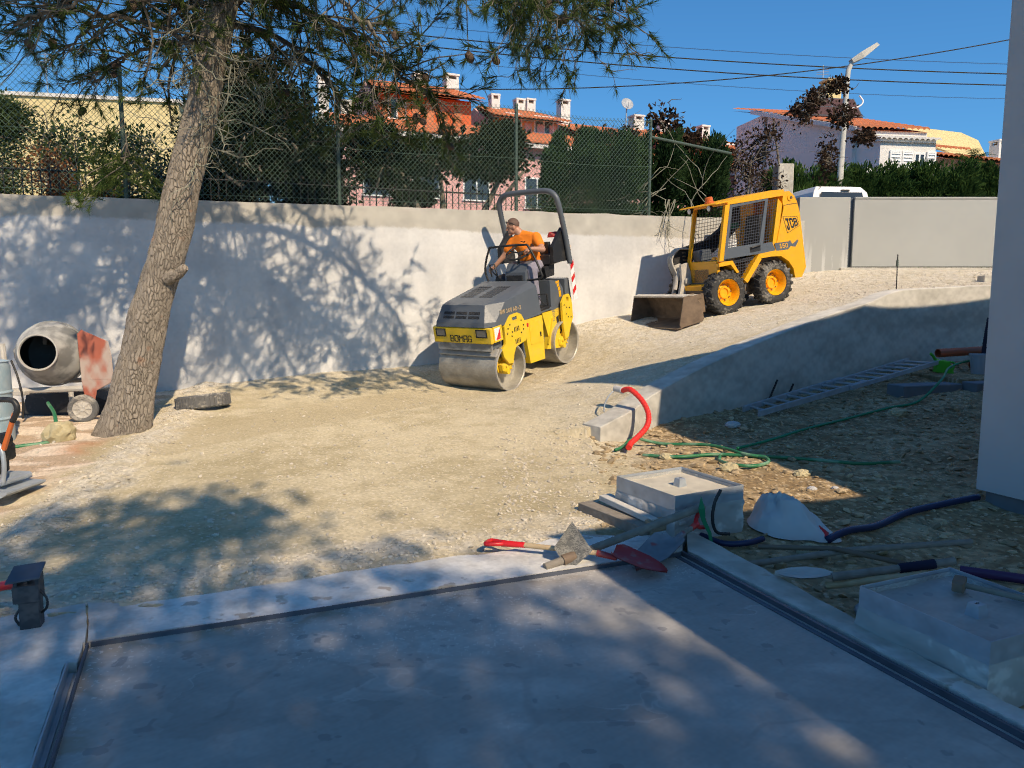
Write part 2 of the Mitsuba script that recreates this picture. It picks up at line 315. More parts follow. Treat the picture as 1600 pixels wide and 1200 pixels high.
pr('m_rubber', dusty((0.05, 0.05, 0.05), (0.27, 0.255, 0.225), 0.85, 5.0), 0.85, spec=0.3)
pr('m_tyre_dusty', dusty((0.13, 0.13, 0.13), (0.40, 0.37, 0.32), 0.8, 9.0), 0.9, spec=0.3)
pr('m_dust', lambda p, n, uv: mix((0.34, 0.32, 0.29), (0.58, 0.55, 0.50), fbm(p.x * 9, p.y * 9, p.z * 9, 4)), 0.8)
pr('m_mixer', lambda p, n, uv: mix((0.19, 0.19, 0.18), (0.43, 0.42, 0.39), smoothstep(0.35, 0.65, fbm(p.x * 6, p.y * 6, p.z * 6, 4))), 0.75)
pr('m_mixer_red', lambda p, n, uv: mix((0.40, 0.115, 0.07), (0.46, 0.37, 0.32), smoothstep(0.36, 0.62, fbm(p.x * 5, p.y * 5, p.z * 3, 4))), 0.7)
pr('m_red', dusty((0.62, 0.018, 0.02), (0.42, 0.20, 0.15), 0.25), 0.35)
pr('m_red_dull', dusty((0.34, 0.025, 0.025), (0.26, 0.20, 0.17), 0.5), 0.5)
pr('m_conduit_red', (0.72, 0.035, 0.025), 0.4)
pr('m_green', lambda p, n, uv: mix((0.03, 0.17, 0.07), (0.18, 0.32, 0.20), smoothstep(0.45, 0.7, fbm(p.x * 8, p.y * 8, p.z * 8, 3))), 0.45)
pr('m_green_bright', (0.06, 0.42, 0.02), 0.5)
pr('m_green_dark', (0.01, 0.20, 0.085), 0.5)
pr('m_blue', (0.012, 0.02, 0.07), 0.4)
pr('m_blue_block', lambda p, n, uv: C3(0.15, 0.165, 0.18) * (0.7 + 0.6 * fbm(p.x * 6, p.y * 6, p.z * 6, 4)), 0.8)
pr('m_purple', (0.06, 0.02, 0.075), 0.5)
pr('m_terracotta_pipe', (0.42, 0.11, 0.05), 0.5)
pr('m_grey_plastic', (0.35, 0.37, 0.40), 0.5)
pr('m_cloth_navy', (0.01, 0.012, 0.035), 0.9)
pr('m_white_sheet', lambda p, n, uv: C3(0.56, 0.555, 0.55) * (0.75 + 0.3 * fbm(p.x * 6, p.y * 6, p.z * 6, 3)), 0.7)
pr('m_white_paint', (0.78, 0.78, 0.77), 0.5)
pr('m_white_wall', lambda p, n, uv: C3(0.70, 0.68, 0.65) * (0.92 + 0.1 * fbm(p.x * 0.8, p.y * 0.8, p.z * 0.8, 4)), 0.9)
pr('m_pink', lambda p, n, uv: C3(0.62, 0.36, 0.34) * (0.92 + 0.15 * fbm(p.x * 0.9, p.y * 0.9, p.z * 0.9, 4)), 0.9)
pr('m_ochre', lambda p, n, uv: C3(0.62, 0.27, 0.06) * (0.9 + 0.2 * fbm(p.x, p.y, p.z, 4)), 0.9)
pr('m_coral', lambda p, n, uv: C3(0.62, 0.13, 0.04) * (0.9 + 0.2 * fbm(p.x, p.y, p.z, 4)), 0.9)
pr('m_cream', lambda p, n, uv: C3(0.70, 0.58, 0.30) * (0.93 + 0.13 * fbm(p.x * 0.7, p.y * 0.7, p.z * 0.7, 4)), 0.9)
pr('m_tile', lambda p, n, uv: mix((0.42, 0.12, 0.05), (0.62, 0.24, 0.11), fbm(p.x * 3, p.y * 3, p.z * 5, 4)), 0.8)
pr('m_tile_old', lambda p, n, uv: mix((0.22, 0.13, 0.10), (0.42, 0.24, 0.17), fbm(p.x * 2, p.y * 2, p.z * 3, 4)), 0.85)
pr('m_dark_glass', (0.03, 0.035, 0.045), 0.08, spec=0.6)
pr('m_collector', (0.10, 0.055, 0.045), 0.25, spec=0.5)
pr('m_lamp_pole', lambda p, n, uv: C3(0.52, 0.51, 0.46) * (0.8 + 0.35 * fbm(p.x * 9, p.y * 9, p.z * 3, 4)), 0.7)
pr('m_wire', (0.10, 0.17, 0.13), 0.5, spec=0.5)
pr('m_post_green', (0.055, 0.085, 0.07), 0.5)
pr('m_iron', (0.02, 0.018, 0.017), 0.6)
pr('m_cable', (0.012, 0.012, 0.014), 0.6)
pr('m_skin', lambda p, n, uv: C3(0.46, 0.245, 0.165) * (0.92 + 0.15 * fbm(p.x * 30, p.y * 30, p.z * 30, 3)), 0.5)
pr('m_hair', (0.13, 0.08, 0.06), 0.7)
pr('m_shirt', lambda p, n, uv: C3(0.86, 0.23, 0.015) * (0.93 + 0.13 * fbm(p.x * 12, p.y * 12, p.z * 12, 3)), 0.85, bump=(lambda p, n, uv: 0.02 * fbm(p.x * 9, p.y * 9, p.z * 9, 3), 1.0))
pr('m_trousers', lambda p, n, uv: C3(0.25, 0.24, 0.30) * (0.85 + 0.3 * fbm(p.x * 15, p.y * 15, p.z * 15, 3)), 0.9, bump=(lambda p, n, uv: 0.02 * fbm(p.x * 10, p.y * 10, p.z * 10, 3), 1.0))
scene['m_glass'] = {'type': 'thindielectric'}
pr('m_lens', (0.20, 0.19, 0.165), 0.2, spec=0.5)
pr('m_amber', (0.55, 0.13, 0.03), 0.25)
pr('m_chrome', (0.6, 0.6, 0.6), 0.2, metal=0.9)
pr('m_white_plastic', (0.7, 0.7, 0.68), 0.4)
pr('m_box_black', dusty((0.03, 0.035, 0.042), (0.12, 0.12, 0.12), 0.4), 0.5)
pr('m_rock', lambda p, n, uv: mix((0.36, 0.30, 0.17), (0.55, 0.48, 0.30), fbm(p.x * 9, p.y * 9, p.z * 9, 4)), 0.9, bump=(lambda p, n, uv: 0.02 * fbm(p.x * 15, p.y * 15, p.z * 15, 3), 1.0))
pr('m_stone_pale', lambda p, n, uv: C3(0.56, 0.50, 0.40) * (0.65 + 0.55 * cell_rand(p.x * 25, p.y * 25, 2.0)), 0.9)
pr('m_stone_earth', lambda p, n, uv: C3(0.37, 0.28, 0.165) * (0.55 + 0.8 * cell_rand(p.x * 14, p.y * 14, 2.0)), 0.9)
pr('m_grey_blue', lambda p, n, uv: mix((0.20, 0.34, 0.42), (0.45, 0.50, 0.52), fbm(p.x * 8, p.y * 8, p.z * 8, 4)), 0.5)

def caked(p, n, uv):
    a = fbm(p.x * 26, p.y * 26, p.z * 26, 4); b = noise(p.x * 160, p.y * 160, p.z * 160)
    return mix((0.10, 0.10, 0.095), (0.25, 0.24, 0.215), smoothstep(0.32, 0.68, 0.6 * a + 0.4 * b))
pr('m_caked', caked, 0.85, bump=(lambda p, n, uv: 0.006 * fbm(p.x * 60, p.y * 60, p.z * 60, 3), 1.0))
pr('m_blade', lambda p, n, uv: mix(mix((0.12, 0.125, 0.14), (0.33, 0.33, 0.34), fbm(p.x * 12, p.y * 12, p.z * 12, 4)), (0.33, 0.06, 0.05), 0.8 * smoothstep(0.58, 0.66, fbm(p.x * 7, p.y * 7, p.z * 7, 3))), 0.5, metal=0.2)
# ------------------------------------------------------------------ terrain heights
DP = np.array([(-.42, 11.75, .14), (.03, 11.4, .15), (-.88, 12.1, .16), (.95, 12.58, .46), (.05, 13.3, .47), (3.59, 12.9, 1.2), (4.53, 13.5, 1.4), (3.0, 14.3, 1.22), (4.0, 14.8, 1.42),
    (-7.5, 10.3, .05), (-5.07, 11.39, .14), (-3.08, 12.27, .31), (-1.21, 13.1, .39), (1.06, 14.11, .97), (2.44, 14.72, 1.21), (4.5, 15.7, 1.62), (6.4, 16.5, 2.05), (8.5, 16.6, 2.08), (10.4, 16.6, 2.08), (12, 16.6, 2.1),
    (.96, 8.13, .14), (1.62, 8.75, .43), (.94, 10.7, .35), (2.4, 9.35, .70), (3.4, 10.1, .98), (4.43, 10.9, 1.24), (5.2, 11.35, 1.42), (5.85, 11.7, 1.58), (7.71, 12.4, 1.68), (9.5, 13.0, 1.72), (9.0, 14.5, 1.9), (7, 14.3, 1.78),
    (.6, 5.3, .0), (-.8, 4.75, .0), (-2.1, 4.1, .0), (-1.0, 7, .06), (0, 8.5, .1), (-2.5, 9, .12), (-2.4, 6.3, .06), (-2.6, 4.4, .0), (-3.1, 3.95, .0), (-3.4, 3.5, .0), (-1.5, 10.5, .13),
    (-3.0, 5.0, -.02), (-3.6, 6.45, .0), (-4.0, 8.2, .06), (-4.6, 10.5, .1), (-4.1, 5.6, -.12), (-4.9, 7.2, -.03), (-5.2, 9.2, .04), (-6.5, 8, .0), (-9, 6, -.1), (-9, 9.5, .0), (-4, 3, -.12), (-3, 2.2, -.06), (-9, 2, -.15)])
EP = np.array([(1.0, 8.0, -.07), (1.62, 8.75, .04), (4.43, 10.9, .26), (5.85, 11.7, .45), (7.71, 12.4, .5), (9.5, 13, .5), (3.7, 6.0, -.06), (4.5, 8, .05), (6, 9.5, .25), (8, 10, .4), (.6, 5.3, .0), (1.0, 5.0, -.04), (1.4, 4.5, -.1), (1.75, 3.6, -.12), (2.0, 2.6, -.1),
    (.8, 6.4, .0), (.9, 7.2, -.03), (2.0, 6.4, .0), (2.8, 6.4, -.02), (2.2, 5.2, -.06), (3.0, 4.4, -.1), (4, 3, -.1), (2.3, 7.6, .03), (1.9, 4.95, -.07)])
DR = RBFInterpolator(DP[:, :2], DP[:, 2], kernel='thin_plate_spline', smoothing=0.02)
ER = RBFInterpolator(EP[:, :2], EP[:, 2], kernel='thin_plate_spline', smoothing=0.01)
# centre line of the curved retaining wall, front face 0.12 m to its right
RW = np.array([(.86, 8.22), (1.2, 8.48), (1.56, 8.86), (2.35, 9.47), (3.35, 10.22), (4.38, 11.02), (5.15, 11.47), (5.80, 11.83), (6.8, 12.24), (7.68, 12.53), (9.6, 13.15)])
RWZ = np.array([.145, .27, .43, .72, 1.0, 1.25, 1.42, 1.60, 1.655, 1.69, 1.72])
EDGE = np.vstack([[(.55, 5.0), (.62, 5.35), (.72, 6.1), (.80, 7.2), (.83, 7.9)], RW, [(13, 14.5)]])
DRIVE = Polygon(np.vstack([EDGE, [(13, 17.2), (6.5, 17.2), (-9.5, 9.9), (-9.5, 1.2), (.55, 1.2)]]))
_a, _u = np.array([-1.93, 3.35]), np.array([.925, .380]); _v = np.array([.380, -.925])
SLAB = Polygon([tuple(_a + _u * p + _v * q) for p, q in ((-1.6, .2), (-.9, -.36), (-.33, -.49), (.15, -.44), (.55, -.40), (1.3, -.45), (2.3, -.46), (2.75, -.56), (3.06, -.42), (3.50, -.40), (3.48, .5), (3.43, 1.2), (3.38, 1.75), (3.41, 4), (-1.6, 4))])
def noise2(x, y, s, seed):
    return meshkit.fbm(np.stack([np.ravel(x) * s, np.ravel(y) * s, np.full(np.size(x), seed * 7.3)], -1)).reshape(np.shape(x))
def gz(x, y):
    """Height of the ground."""
    x, y = np.atleast_1d(x).astype(float), np.atleast_1d(y).astype(float); q = np.stack([x, y], -1)
    d, e = DR(q), ER(q)
    return np.where(contains_xy(DRIVE, x, y), d, e)
def g1(x, y): return float(gz(x, y)[0])
def terrain():
    h = 0.045
    xs, ys = np.arange(-9.2, 12.6, h), np.arange(1.2, 17.0, h)
    X, Y = np.meshgrid(xs, ys, indexing='ij'); nx, ny = X.shape
    inside = contains_xy(DRIVE, X, Y)
    # heights on a coarse grid first (the interpolators are slow), then bilinear
    from scipy.interpolate import RegularGridInterpolator as RG
    cx, cy = np.arange(-9.6, 13.3, 0.3), np.arange(0.9, 17.6, 0.3); CX, CY = np.meshgrid(cx, cy, indexing='ij')
    q = np.stack([CX.ravel(), CY.ravel()], -1)
    d = RG((cx, cy), DR(q).reshape(CX.shape), method='cubic')((X, Y)); e = RG((cx, cy), ER(q).reshape(CX.shape), method='cubic')((X, Y))
    n1, n2, n3 = noise2(X, Y, 1.1, 1) - .5, noise2(X, Y, 4.5, 2) - .5, noise2(X, Y, 12, 3) - .5
    xb = -2.3 - 0.19 * Y - 0.012 * (Y - 7.5) ** 2
    left = np.clip((xb - X + .1) / .5, 0, 1)
    berm = np.exp(-((X - xb - .05) / .22) ** 2) * (.06 + .06 * n2)
    ledge = np.round((noise2(X * .5 + .2 * Y, Y * 2.2, 1.0, 8)) * 5) / 5 - .5            # broken bedrock left of the drive
    d = d + .03 * n1 + .022 * n2 + .012 * n3 + berm + left * (.05 * n1 + .09 * ledge)
    tw = np.exp(-(((X - .3) / 1.9) ** 2 + ((Y - 11.9) / 1.6) ** 2) ** 2)
    e = e + .09 * n1 + .06 * n2 + .03 * n3
    Z = np.where(inside, d, e)
    # blend where the drive runs out into the soil beside the slab (no wall there)
    near = np.exp(-((X - .75) / .3) ** 2) * (Y < 8.2)
    Z = np.where(near > .02, near * (.5 * d + .5 * e) + (1 - near) * Z, Z)
    Z = np.where(contains_xy(SLAB.buffer(-.09), X, Y), np.minimum(Z, 0) - .13, Z)
    v = np.stack([X.ravel(), Y.ravel(), Z.ravel()], -1)
    i, j = np.meshgrid(np.arange(nx - 1), np.arange(ny - 1), indexing='ij')
    a = (i * ny + j).ravel(); quads = np.stack([a, a + ny, a + ny + 1, a + 1], -1)
    c = v[quads].mean(1)
    keep = ~contains_xy(SLAB.buffer(-.22), c[:, 0], c[:, 1])
    vv = c @ np.array([-.402, .915, 0]); keep &= vv < 12.75 + .0
    ins = contains_xy(DRIVE, c[:, 0], c[:, 1])
    def sub(mask):
        qd = quads[mask]; u, inv = np.unique(qd, return_inverse=True); qd = inv.reshape(qd.shape)
        return v[u], np.vstack([qd[:, [0, 1, 2]], qd[:, [0, 2, 3]]])
    return sub(keep & ins), sub(keep & ~ins), RG((xs, ys), Z, bounds_error=False, fill_value=0.0)
_drive, _earth, GROUND = terrain()
put('gravel_driveway', _drive, 'm_gravel', smooth=True, kind='structure')
put('soil', _earth, 'm_earth', smooth=True, kind='structure')
def gh(x, y): return float(GROUND((x, y)))
def sheet(poly, z):
    P = Polygon(poly); m = trimesh.creation.triangulate_polygon(P, engine='earcut'); v2, f = np.array(m[0]), np.array(m[1])
    return np.column_stack([v2, np.full(len(v2), z)]), f
# the lower ground all round the plot, and the higher street and gardens behind the wall and the gate
put('ground', sheet([(-400, -400), (400, -400), (400, 12), (13, 12), (-10, 6.5), (-10, 10.2), (-400, 10.2)], -0.42), 'm_ground', kind='structure')
WALL0, WALL1 = np.array([-10.0, 9.21]), np.array([6.12, 16.34])
put('street', sheet([tuple(WALL0 + V * .15), tuple(WALL1 + V * .15), (6.8, 16.7), (12.9, 16.7), (12.9, 12.6), (400, 12.6), (400, 500), (-400, 500), (-400, 9.4)], 2.12), 'm_asphalt', kind='structure')

# loose stones: pale limestone on the drive, flat shards on the soil
def scatter(n, region, size, mesh_sub, seed, flat=0.6, weight=None, sink=0.3):
    r = np.random.default_rng(seed); base = trimesh.creation.icosphere(subdivisions=mesh_sub); bv, bf = np.array(base.vertices), np.array(base.faces)
    P = []
    while len(P) < n:
        x, y = r.uniform(region[0], region[1]), r.uniform(region[2], region[3])
        if weight is None or r.random() < weight(x, y): P.append((x, y))
    P = np.array(P); z = GROUND(P)
    s = size[0] * (size[1] / size[0]) ** (r.random(n) ** 2.2)
    sc = np.stack([s * r.uniform(.7, 1.3, n), s * r.uniform(.6, 1.1, n), s * r.uniform(.5, 1, n) * flat], -1)
    a, b = r.uniform(0, 2 * np.pi, n), r.normal(0, .35, n)
    ca, sa, cb, sb = np.cos(a), np.sin(a), np.cos(b), np.sin(b); o = np.zeros(n)
    R = np.stack([np.stack([ca * cb, -sa, ca * sb], -1), np.stack([sa * cb, ca, sa * sb], -1), np.stack([-sb, o, cb], -1)], 1)
    k = len(bv); v = bv[None] * sc[:, None] * (1 + r.uniform(-.28, .28, (n, k, 1)))
    v = np.einsum('nij,nkj->nki', R, v) + np.column_stack([P, z + sc[:, 2] * (1 - 2 * sink)])[:, None]
    return v.reshape(-1, 3), (bf[None] + (np.arange(n) * k)[:, None, None]).reshape(-1, 3)
def on_drive(x, y):
    if not contains_xy(DRIVE, x, y) or contains_xy(SLAB, x, y): return 0
    if -.402 * x + .915 * y > 12.4: return 0
    xb = -2.3 - .19 * y - .012 * (y - 7.5) ** 2
    w = .07 + .5 * (abs(x - xb) < .3) + .5 * (-.402 * x + .915 * y < 4.75) + .35 * (x > 4.8)
    w += .5 * (x > -.1) * (x < 1.3) * (y > 5.2) * (y < 8.4)
    return min(1, w * (9.0 / max(y, 3)) ** 1.0)
def on_earth(x, y):
    if contains_xy(DRIVE, x, y) or contains_xy(SLAB, x, y): return 0
    return .9
put('loose_gravel', scatter(17000, (-5.5, 9.5, 1.5, 16), (.004, .022), 0, 5, weight=on_drive), 'm_stone_pale', kind='stuff')
put('soil_shards', scatter(9000, (.5, 7.5, 1.8, 12), (.008, .06), 0, 6, flat=.45, weight=on_earth), 'm_stone_earth', kind='stuff')
for k in ('loose_gravel', 'soil_shards'): labels[k].update(label={'loose_gravel': 'pale loose stones lying on the compacted driveway', 'soil_shards': 'flat brown stone chips strewn over the bare soil'}[k], category='gravel' if k == 'loose_gravel' else 'stones')
# ------------------------------------------------------------------ slab, its border and its steel edge
def uv2(u, v, z=0.0):
    q = U * u + V * v; return [q[0], q[1], z]
SL = [(-1.93, 3.35), (1.04, 4.57)]
du = np.array(SL[1]) - np.array(SL[0]); du /= np.linalg.norm(du); dv = np.array([du[1], -du[0]])       # along the far edge; towards the camera
def sp(a, b): return np.array(SL[0]) + du * a + dv * b
L = 3.21
put('concrete_slab', prism([tuple(sp(-.01, -.01)), tuple(sp(L + .01, -.01)), tuple(sp(L + .01, 4.2)), tuple(sp(-.01, 4.2))], -.18, -.016, 'xy'), 'm_slab', kind='structure')
# far border strip, left strip and right strip of rough concrete, each a casting of its own
r_ = np.random.default_rng(4)
def casting(poly, z0, z1, seed, step=.06, rough=.016):
    """A rough cast strip: outline with a wobbling edge, top with relief."""
    P = Polygon(poly); x0, y0, x1, y1 = P.bounds
    out = []
    ring = np.array(P.exterior.coords)
    for a, b in zip(ring[:-1], ring[1:]):
        m = max(2, int(np.linalg.norm(b - a) / step))
        for t in np.arange(m) / m: out.append(a + (b - a) * t)
    out = np.array(out); out = out + (noise2(out[:, 0], out[:, 1], 7, seed)[:, None] - .5) * .03
    P = Polygon(out).buffer(0)
    gx, gy = np.meshgrid(np.arange(x0, x1, step), np.arange(y0, y1, step)); ok = contains_xy(P.buffer(-.02), gx, gy)
    from scipy.spatial import Delaunay
    ring = np.array(P.exterior.coords)[:-1]; pts = np.vstack([ring, np.column_stack([gx[ok], gy[ok]])])
    D = Delaunay(pts).simplices; c = pts[D].mean(1); D = D[contains_xy(P, c[:, 0], c[:, 1])]
    a, b, cc = pts[D[:, 0]], pts[D[:, 1]], pts[D[:, 2]]; w = (b[:, 0] - a[:, 0]) * (cc[:, 1] - a[:, 1]) - (b[:, 1] - a[:, 1]) * (cc[:, 0] - a[:, 0])
    D = np.where((w < 0)[:, None], D[:, ::-1], D)
    zz = z1 + rough * (noise2(pts[:, 0], pts[:, 1], 5, seed) - .5) * 2 + rough * .7 * (noise2(pts[:, 0], pts[:, 1], 17, seed + 1) - .5)
    n = len(ring); top = np.column_stack([pts, zz]); low = np.column_stack([ring, np.full(n, z0)])
    i = np.arange(n); j = (i + 1) % n
    return np.vstack([top, low]), np.vstack([D, np.stack([i, i + len(pts), j + len(pts)], 1), np.stack([i, j + len(pts), j], 1)])
put('slab_border', casting([sp(-.015, -.022), sp(-.065, -.50), sp(.15, -.44), sp(.55, -.40), sp(1.3, -.45), sp(2.3, -.46), sp(2.75, -.56), sp(3.06, -.42), sp(3.50, -.42), sp(3.24, -.022)], -.3, .006, 3), 'm_border', kind='structure')
put('slab_border', casting([sp(-.022, .0), sp(-.075, -.50), sp(-.33, -.49), sp(-.9, -.36), sp(-1.6, .2), sp(-1.6, 4), sp(-.085, 4), sp(-.075, .20), sp(-.03, .20), sp(-.03, .0)], -.3, .010, 5), 'm_border', kind='structure')
put('slab_border', casting([sp(L + .055, 0), sp(L + .30, -.38), sp(L + .27, .5), sp(L + .22, 1.2), sp(L + .17, 1.75), sp(L + .20, 4), sp(L + .055, 4)], -.3, .012, 8), 'm_border', kind='structure')
put('slab_border', casting([sp(-.075, .21), sp(-.02, .21), sp(-.02, 4), sp(-.085, 4)], -.3, -.035, 9, .02, .006), 'm_border', kind='structure')
t = thing('steel_edging', 'dark steel angle lining the edge of the recessed concrete slab', 'edging')
def bar(a, b, w, h, z):
    a, b = np.array(a), np.array(b); d = (b - a) / np.linalg.norm(b - a); s = np.array([-d[1], d[0]]) * w / 2
    return prism([tuple(a - s), tuple(b - s), tuple(b + s), tuple(a + s)], z, z + h, 'xy')
put(t + '__rail', bar(sp(0, 0.0), sp(L, 0.0), .010, .026, -.02), 'm_steel_dark')
put(t + '__rail', bar(sp(L + .018, -.01), sp(L + .018, 4), .018, .030, -.02), 'm_steel_dark')
put(t + '__rail', bar(sp(-.012, 0), sp(-.012, 4), .010, .028, -.02), 'm_steel_dark')
put(t + '__rail', bar(sp(L - .03, .0), sp(L - .03, 4), .03, .006, -.017), 'm_steel_dark')
single('metal_profile', join(bar(sp(-.062, .22), sp(-.068, 3.9), .007, .060, -.03), bar(sp(-.05, .22), sp(-.052, 3.9), .02, .004, -.03)), 'm_galv', 'pale galvanized metal profile set on edge left of the slab', 'profile')

# ------------------------------------------------------------------ white boundary wall
def wall_pt(s, z): q = WALL0 + (WALL1 - WALL0) * s; return q[0], q[1], z
def wall_mesh():
    n, m = 260, 46; s = np.linspace(0, 1, n); t = np.linspace(0, 1, m)
    ztop = 2.875 + .20 * s + .016 * (noise2(s * 40, s * 0, 1, 3) - .5) * 2
    S, Tt = np.meshgrid(s, t, indexing='ij'); Z = -.4 + (ztop[:, None] + .4) * Tt
    off = .010 * (noise2(S * 16, Z * 1.2, 1, 6) - .5)
    X = WALL0[0] + (WALL1 - WALL0)[0] * S - V[0] * off; Y = WALL0[1] + (WALL1 - WALL0)[1] * S - V[1] * off
    front = np.stack([X, Y, Z], -1)
    back = np.stack([X[:, [0, -1]] + V[0] * .2, Y[:, [0, -1]] + V[1] * .2, np.stack([Z[:, 0], Z[:, -1]], -1)], -1)
    v = np.vstack([front.reshape(-1, 3), back.reshape(-1, 3)])
    i, j = np.meshgrid(np.arange(n - 1), np.arange(m - 1), indexing='ij'); a = (i * m + j).ravel()
    q = [np.stack([a, a + m, a + m + 1, a + 1], -1)]
    k = np.arange(n - 1); b = n * m
    q.append(np.stack([k * m + m - 1, (k + 1) * m + m - 1, b + (k + 1) * 2 + 1, b + k * 2 + 1], -1))
    q.append(np.stack([b + k * 2, b + k * 2 + 1, b + (k + 1) * 2 + 1, b + (k + 1) * 2], -1))
    q.append(np.array([[(n - 1) * m, b + (n - 1) * 2, b + (n - 1) * 2 + 1, n * m - 1]]))
    q = np.vstack(q); return v, np.vstack([q[:, [0, 1, 2]], q[:, [0, 2, 3]]])
single('boundary_wall', wall_mesh(), 'm_wall', 'long white rendered wall with rough cement top running behind the road roller', 'wall', smooth=40)

# ------------------------------------------------------------------ curved retaining wall
def rwall():
    p = np.column_stack([RW, RWZ]); p = spline(p, 8); d = np.gradient(p[:, :2], axis=0); d /= np.linalg.norm(d, axis=1, keepdims=True); nrm = np.stack([-d[:, 1], d[:, 0]], 1)
    zt = p[:, 2] + .015; w = .145; rows = []
    for off, z in ((-w, np.full(len(p), -.3)), (-w, zt - .012), (-w + .012, zt), (w - .012, zt), (w, zt - .012), (w, np.full(len(p), -.3))):
        rows.append(np.column_stack([p[:, :2] + nrm * off, z]))
    v = np.stack(rows, 1); n, m = v.shape[:2]; vv = v.reshape(-1, 3)
    i, j = np.meshgrid(np.arange(n - 1), np.arange(m - 1), indexing='ij'); a = (i * m + j).ravel()
    q = np.stack([a, a + m, a + m + 1, a + 1], -1); f = np.vstack([q[:, [0, 1, 2]], q[:, [0, 2, 3]]])
    caps = np.array([[0, k, k + 1] for k in range(1, m - 1)] + [[(n - 1) * m, (n - 1) * m + k + 1, (n - 1) * m + k] for k in range(1, m - 1)])
    return vv, np.vstack([f, caps])
single('retaining_wall', rwall(), 'm_retain', 'curved grey concrete retaining wall holding up the right side of the driveway', 'wall', smooth=35)

# ------------------------------------------------------------------ the house on the right, its roof edge and the wing beside the camera
HC = np.array([3.70, 5.98])
def hp(u, v): return tuple(HC + U * u + V * v)
t = thing('house', 'pale grey rendered house corner at the right edge', 'house')
put(t + '__wall', prism([hp(0, 0), hp(0, -7), hp(8, -7), hp(8, .45), (7.05, 7.80), (5.15, 5.92)], .04, 4.25, 'xy'), 'm_house_render')
put(t + '__plinth', prism([hp(.05, -.05), hp(.05, -6.95), hp(7.9, -6.95), hp(7.9, .35), (7.05, 7.72), (5.15, 5.86)], -.4, .04, 'xy'), 'm_blue_block')
put(t + '__roof', prism([hp(-.12, .52), hp(-.12, -7.3), hp(8.3, -7.3), hp(8.3, .6), (7.1, 7.98), (5.2, 6.15)], 4.25, 4.42, 'xy'), 'm_house_render')
put(t + '__canopy', prism([hp(-3.15, -3.62), hp(-3.15, -8), hp(-.13, -8), hp(-.13, -3.68)], 3.0, 3.2, 'xy'), 'm_house_render')

# ------------------------------------------------------------------ gate at the head of the drive
t = thing('driveway_gate', 'wide flat grey metal gate panel closing the head of the driveway', 'gate')
put(t + '__panel', box((7.24, 16.56, 2.13), (11.6, 16.62, 3.54), .006), 'm_gate')
put(t + '__top_rail', box((7.24, 16.545, 3.545), (11.6, 16.635, 3.585), .006), 'm_gate')
put(t + '__post', box((7.065, 16.64, 2.05), (7.30, 16.72, 3.57), .006), 'm_anthracite')
put('gate_track', box((6.9, 16.3, 2.0), (12, 16.5, 2.105), .01), 'm_concrete', kind='structure')
single('gate_pier', box((6.0, 16.35, 1.9), (7.06, 16.56, 3.56), .006), 'm_gate', 'grey rendered wall panel with pale lime bloom left of the gate', 'wall')
# ------------------------------------------------------------------ road roller (x forward, y to its left, z up; origin under the front drum)
RO = np.array([-.42, 11.75, .145]); RF = np.array([-.6026, -.7706, -.2055])
PL = frame(RO, RF)
t = thing('road_roller', 'yellow and dark grey twin drum road roller driven by a man', 'road roller')
def rp(name, m, mat, smooth=False, **kw): return put(t + '__' + name, PL(m), mat, smooth, **kw)
STROKE = .072
def strokes(word, h, w, glyph, depth=.004, gap=.28):
    """Square technical lettering in the xy plane from poly-line strokes on a unit grid."""
    from shapely import union_all
    out, x = [], 0.0
    for c in word:
        if c == ' ': x += .5; continue
        g = glyph[c]; wd = max(q[0] for s in g for q in s)
        sh = union_all([LineString([(a + x, b) for a, b in s]).buffer(STROKE, cap_style=3, join_style=1) for s in g])
        out.append(sh); x += wd + gap
    ms = []
    for sh in out:
        for P in getattr(sh, 'geoms', [sh]):
            m = trimesh.creation.extrude_polygon(P, depth / h); ms.append((np.array(m.vertices), np.array(m.faces)))
    v, f = join(*ms); v = v * h; v[:, 0] -= x * h / 2
    v[:, 0] *= w / (x * h)
    return v, f
GB = {'B': [[(0, 0), (0, 1), (.58, 1), (.62, .9), (.62, .6), (.55, .5), (0, .5)], [(.55, .5), (.66, .4), (.66, .08), (.58, 0), (0, 0)]],
      'O': [[(.08, 0), (0, .1), (0, .9), (.08, 1), (.6, 1), (.68, .9), (.68, .1), (.6, 0), (.08, 0)]],
      'M': [[(0, 0), (0, 1), (.38, .5), (.76, 1), (.76, 0)]],
      'A': [[(0, 0), (0, .9), (.1, 1), (.56, 1), (.66, .9), (.66, 0)], [(0, .42), (.66, .42)]],
      'G': [[(.66, .8), (.66, .9), (.56, 1), (.1, 1), (0, .9), (0, .1), (.1, 0), (.56, 0), (.66, .1), (.66, .46), (.36, .46)]]}
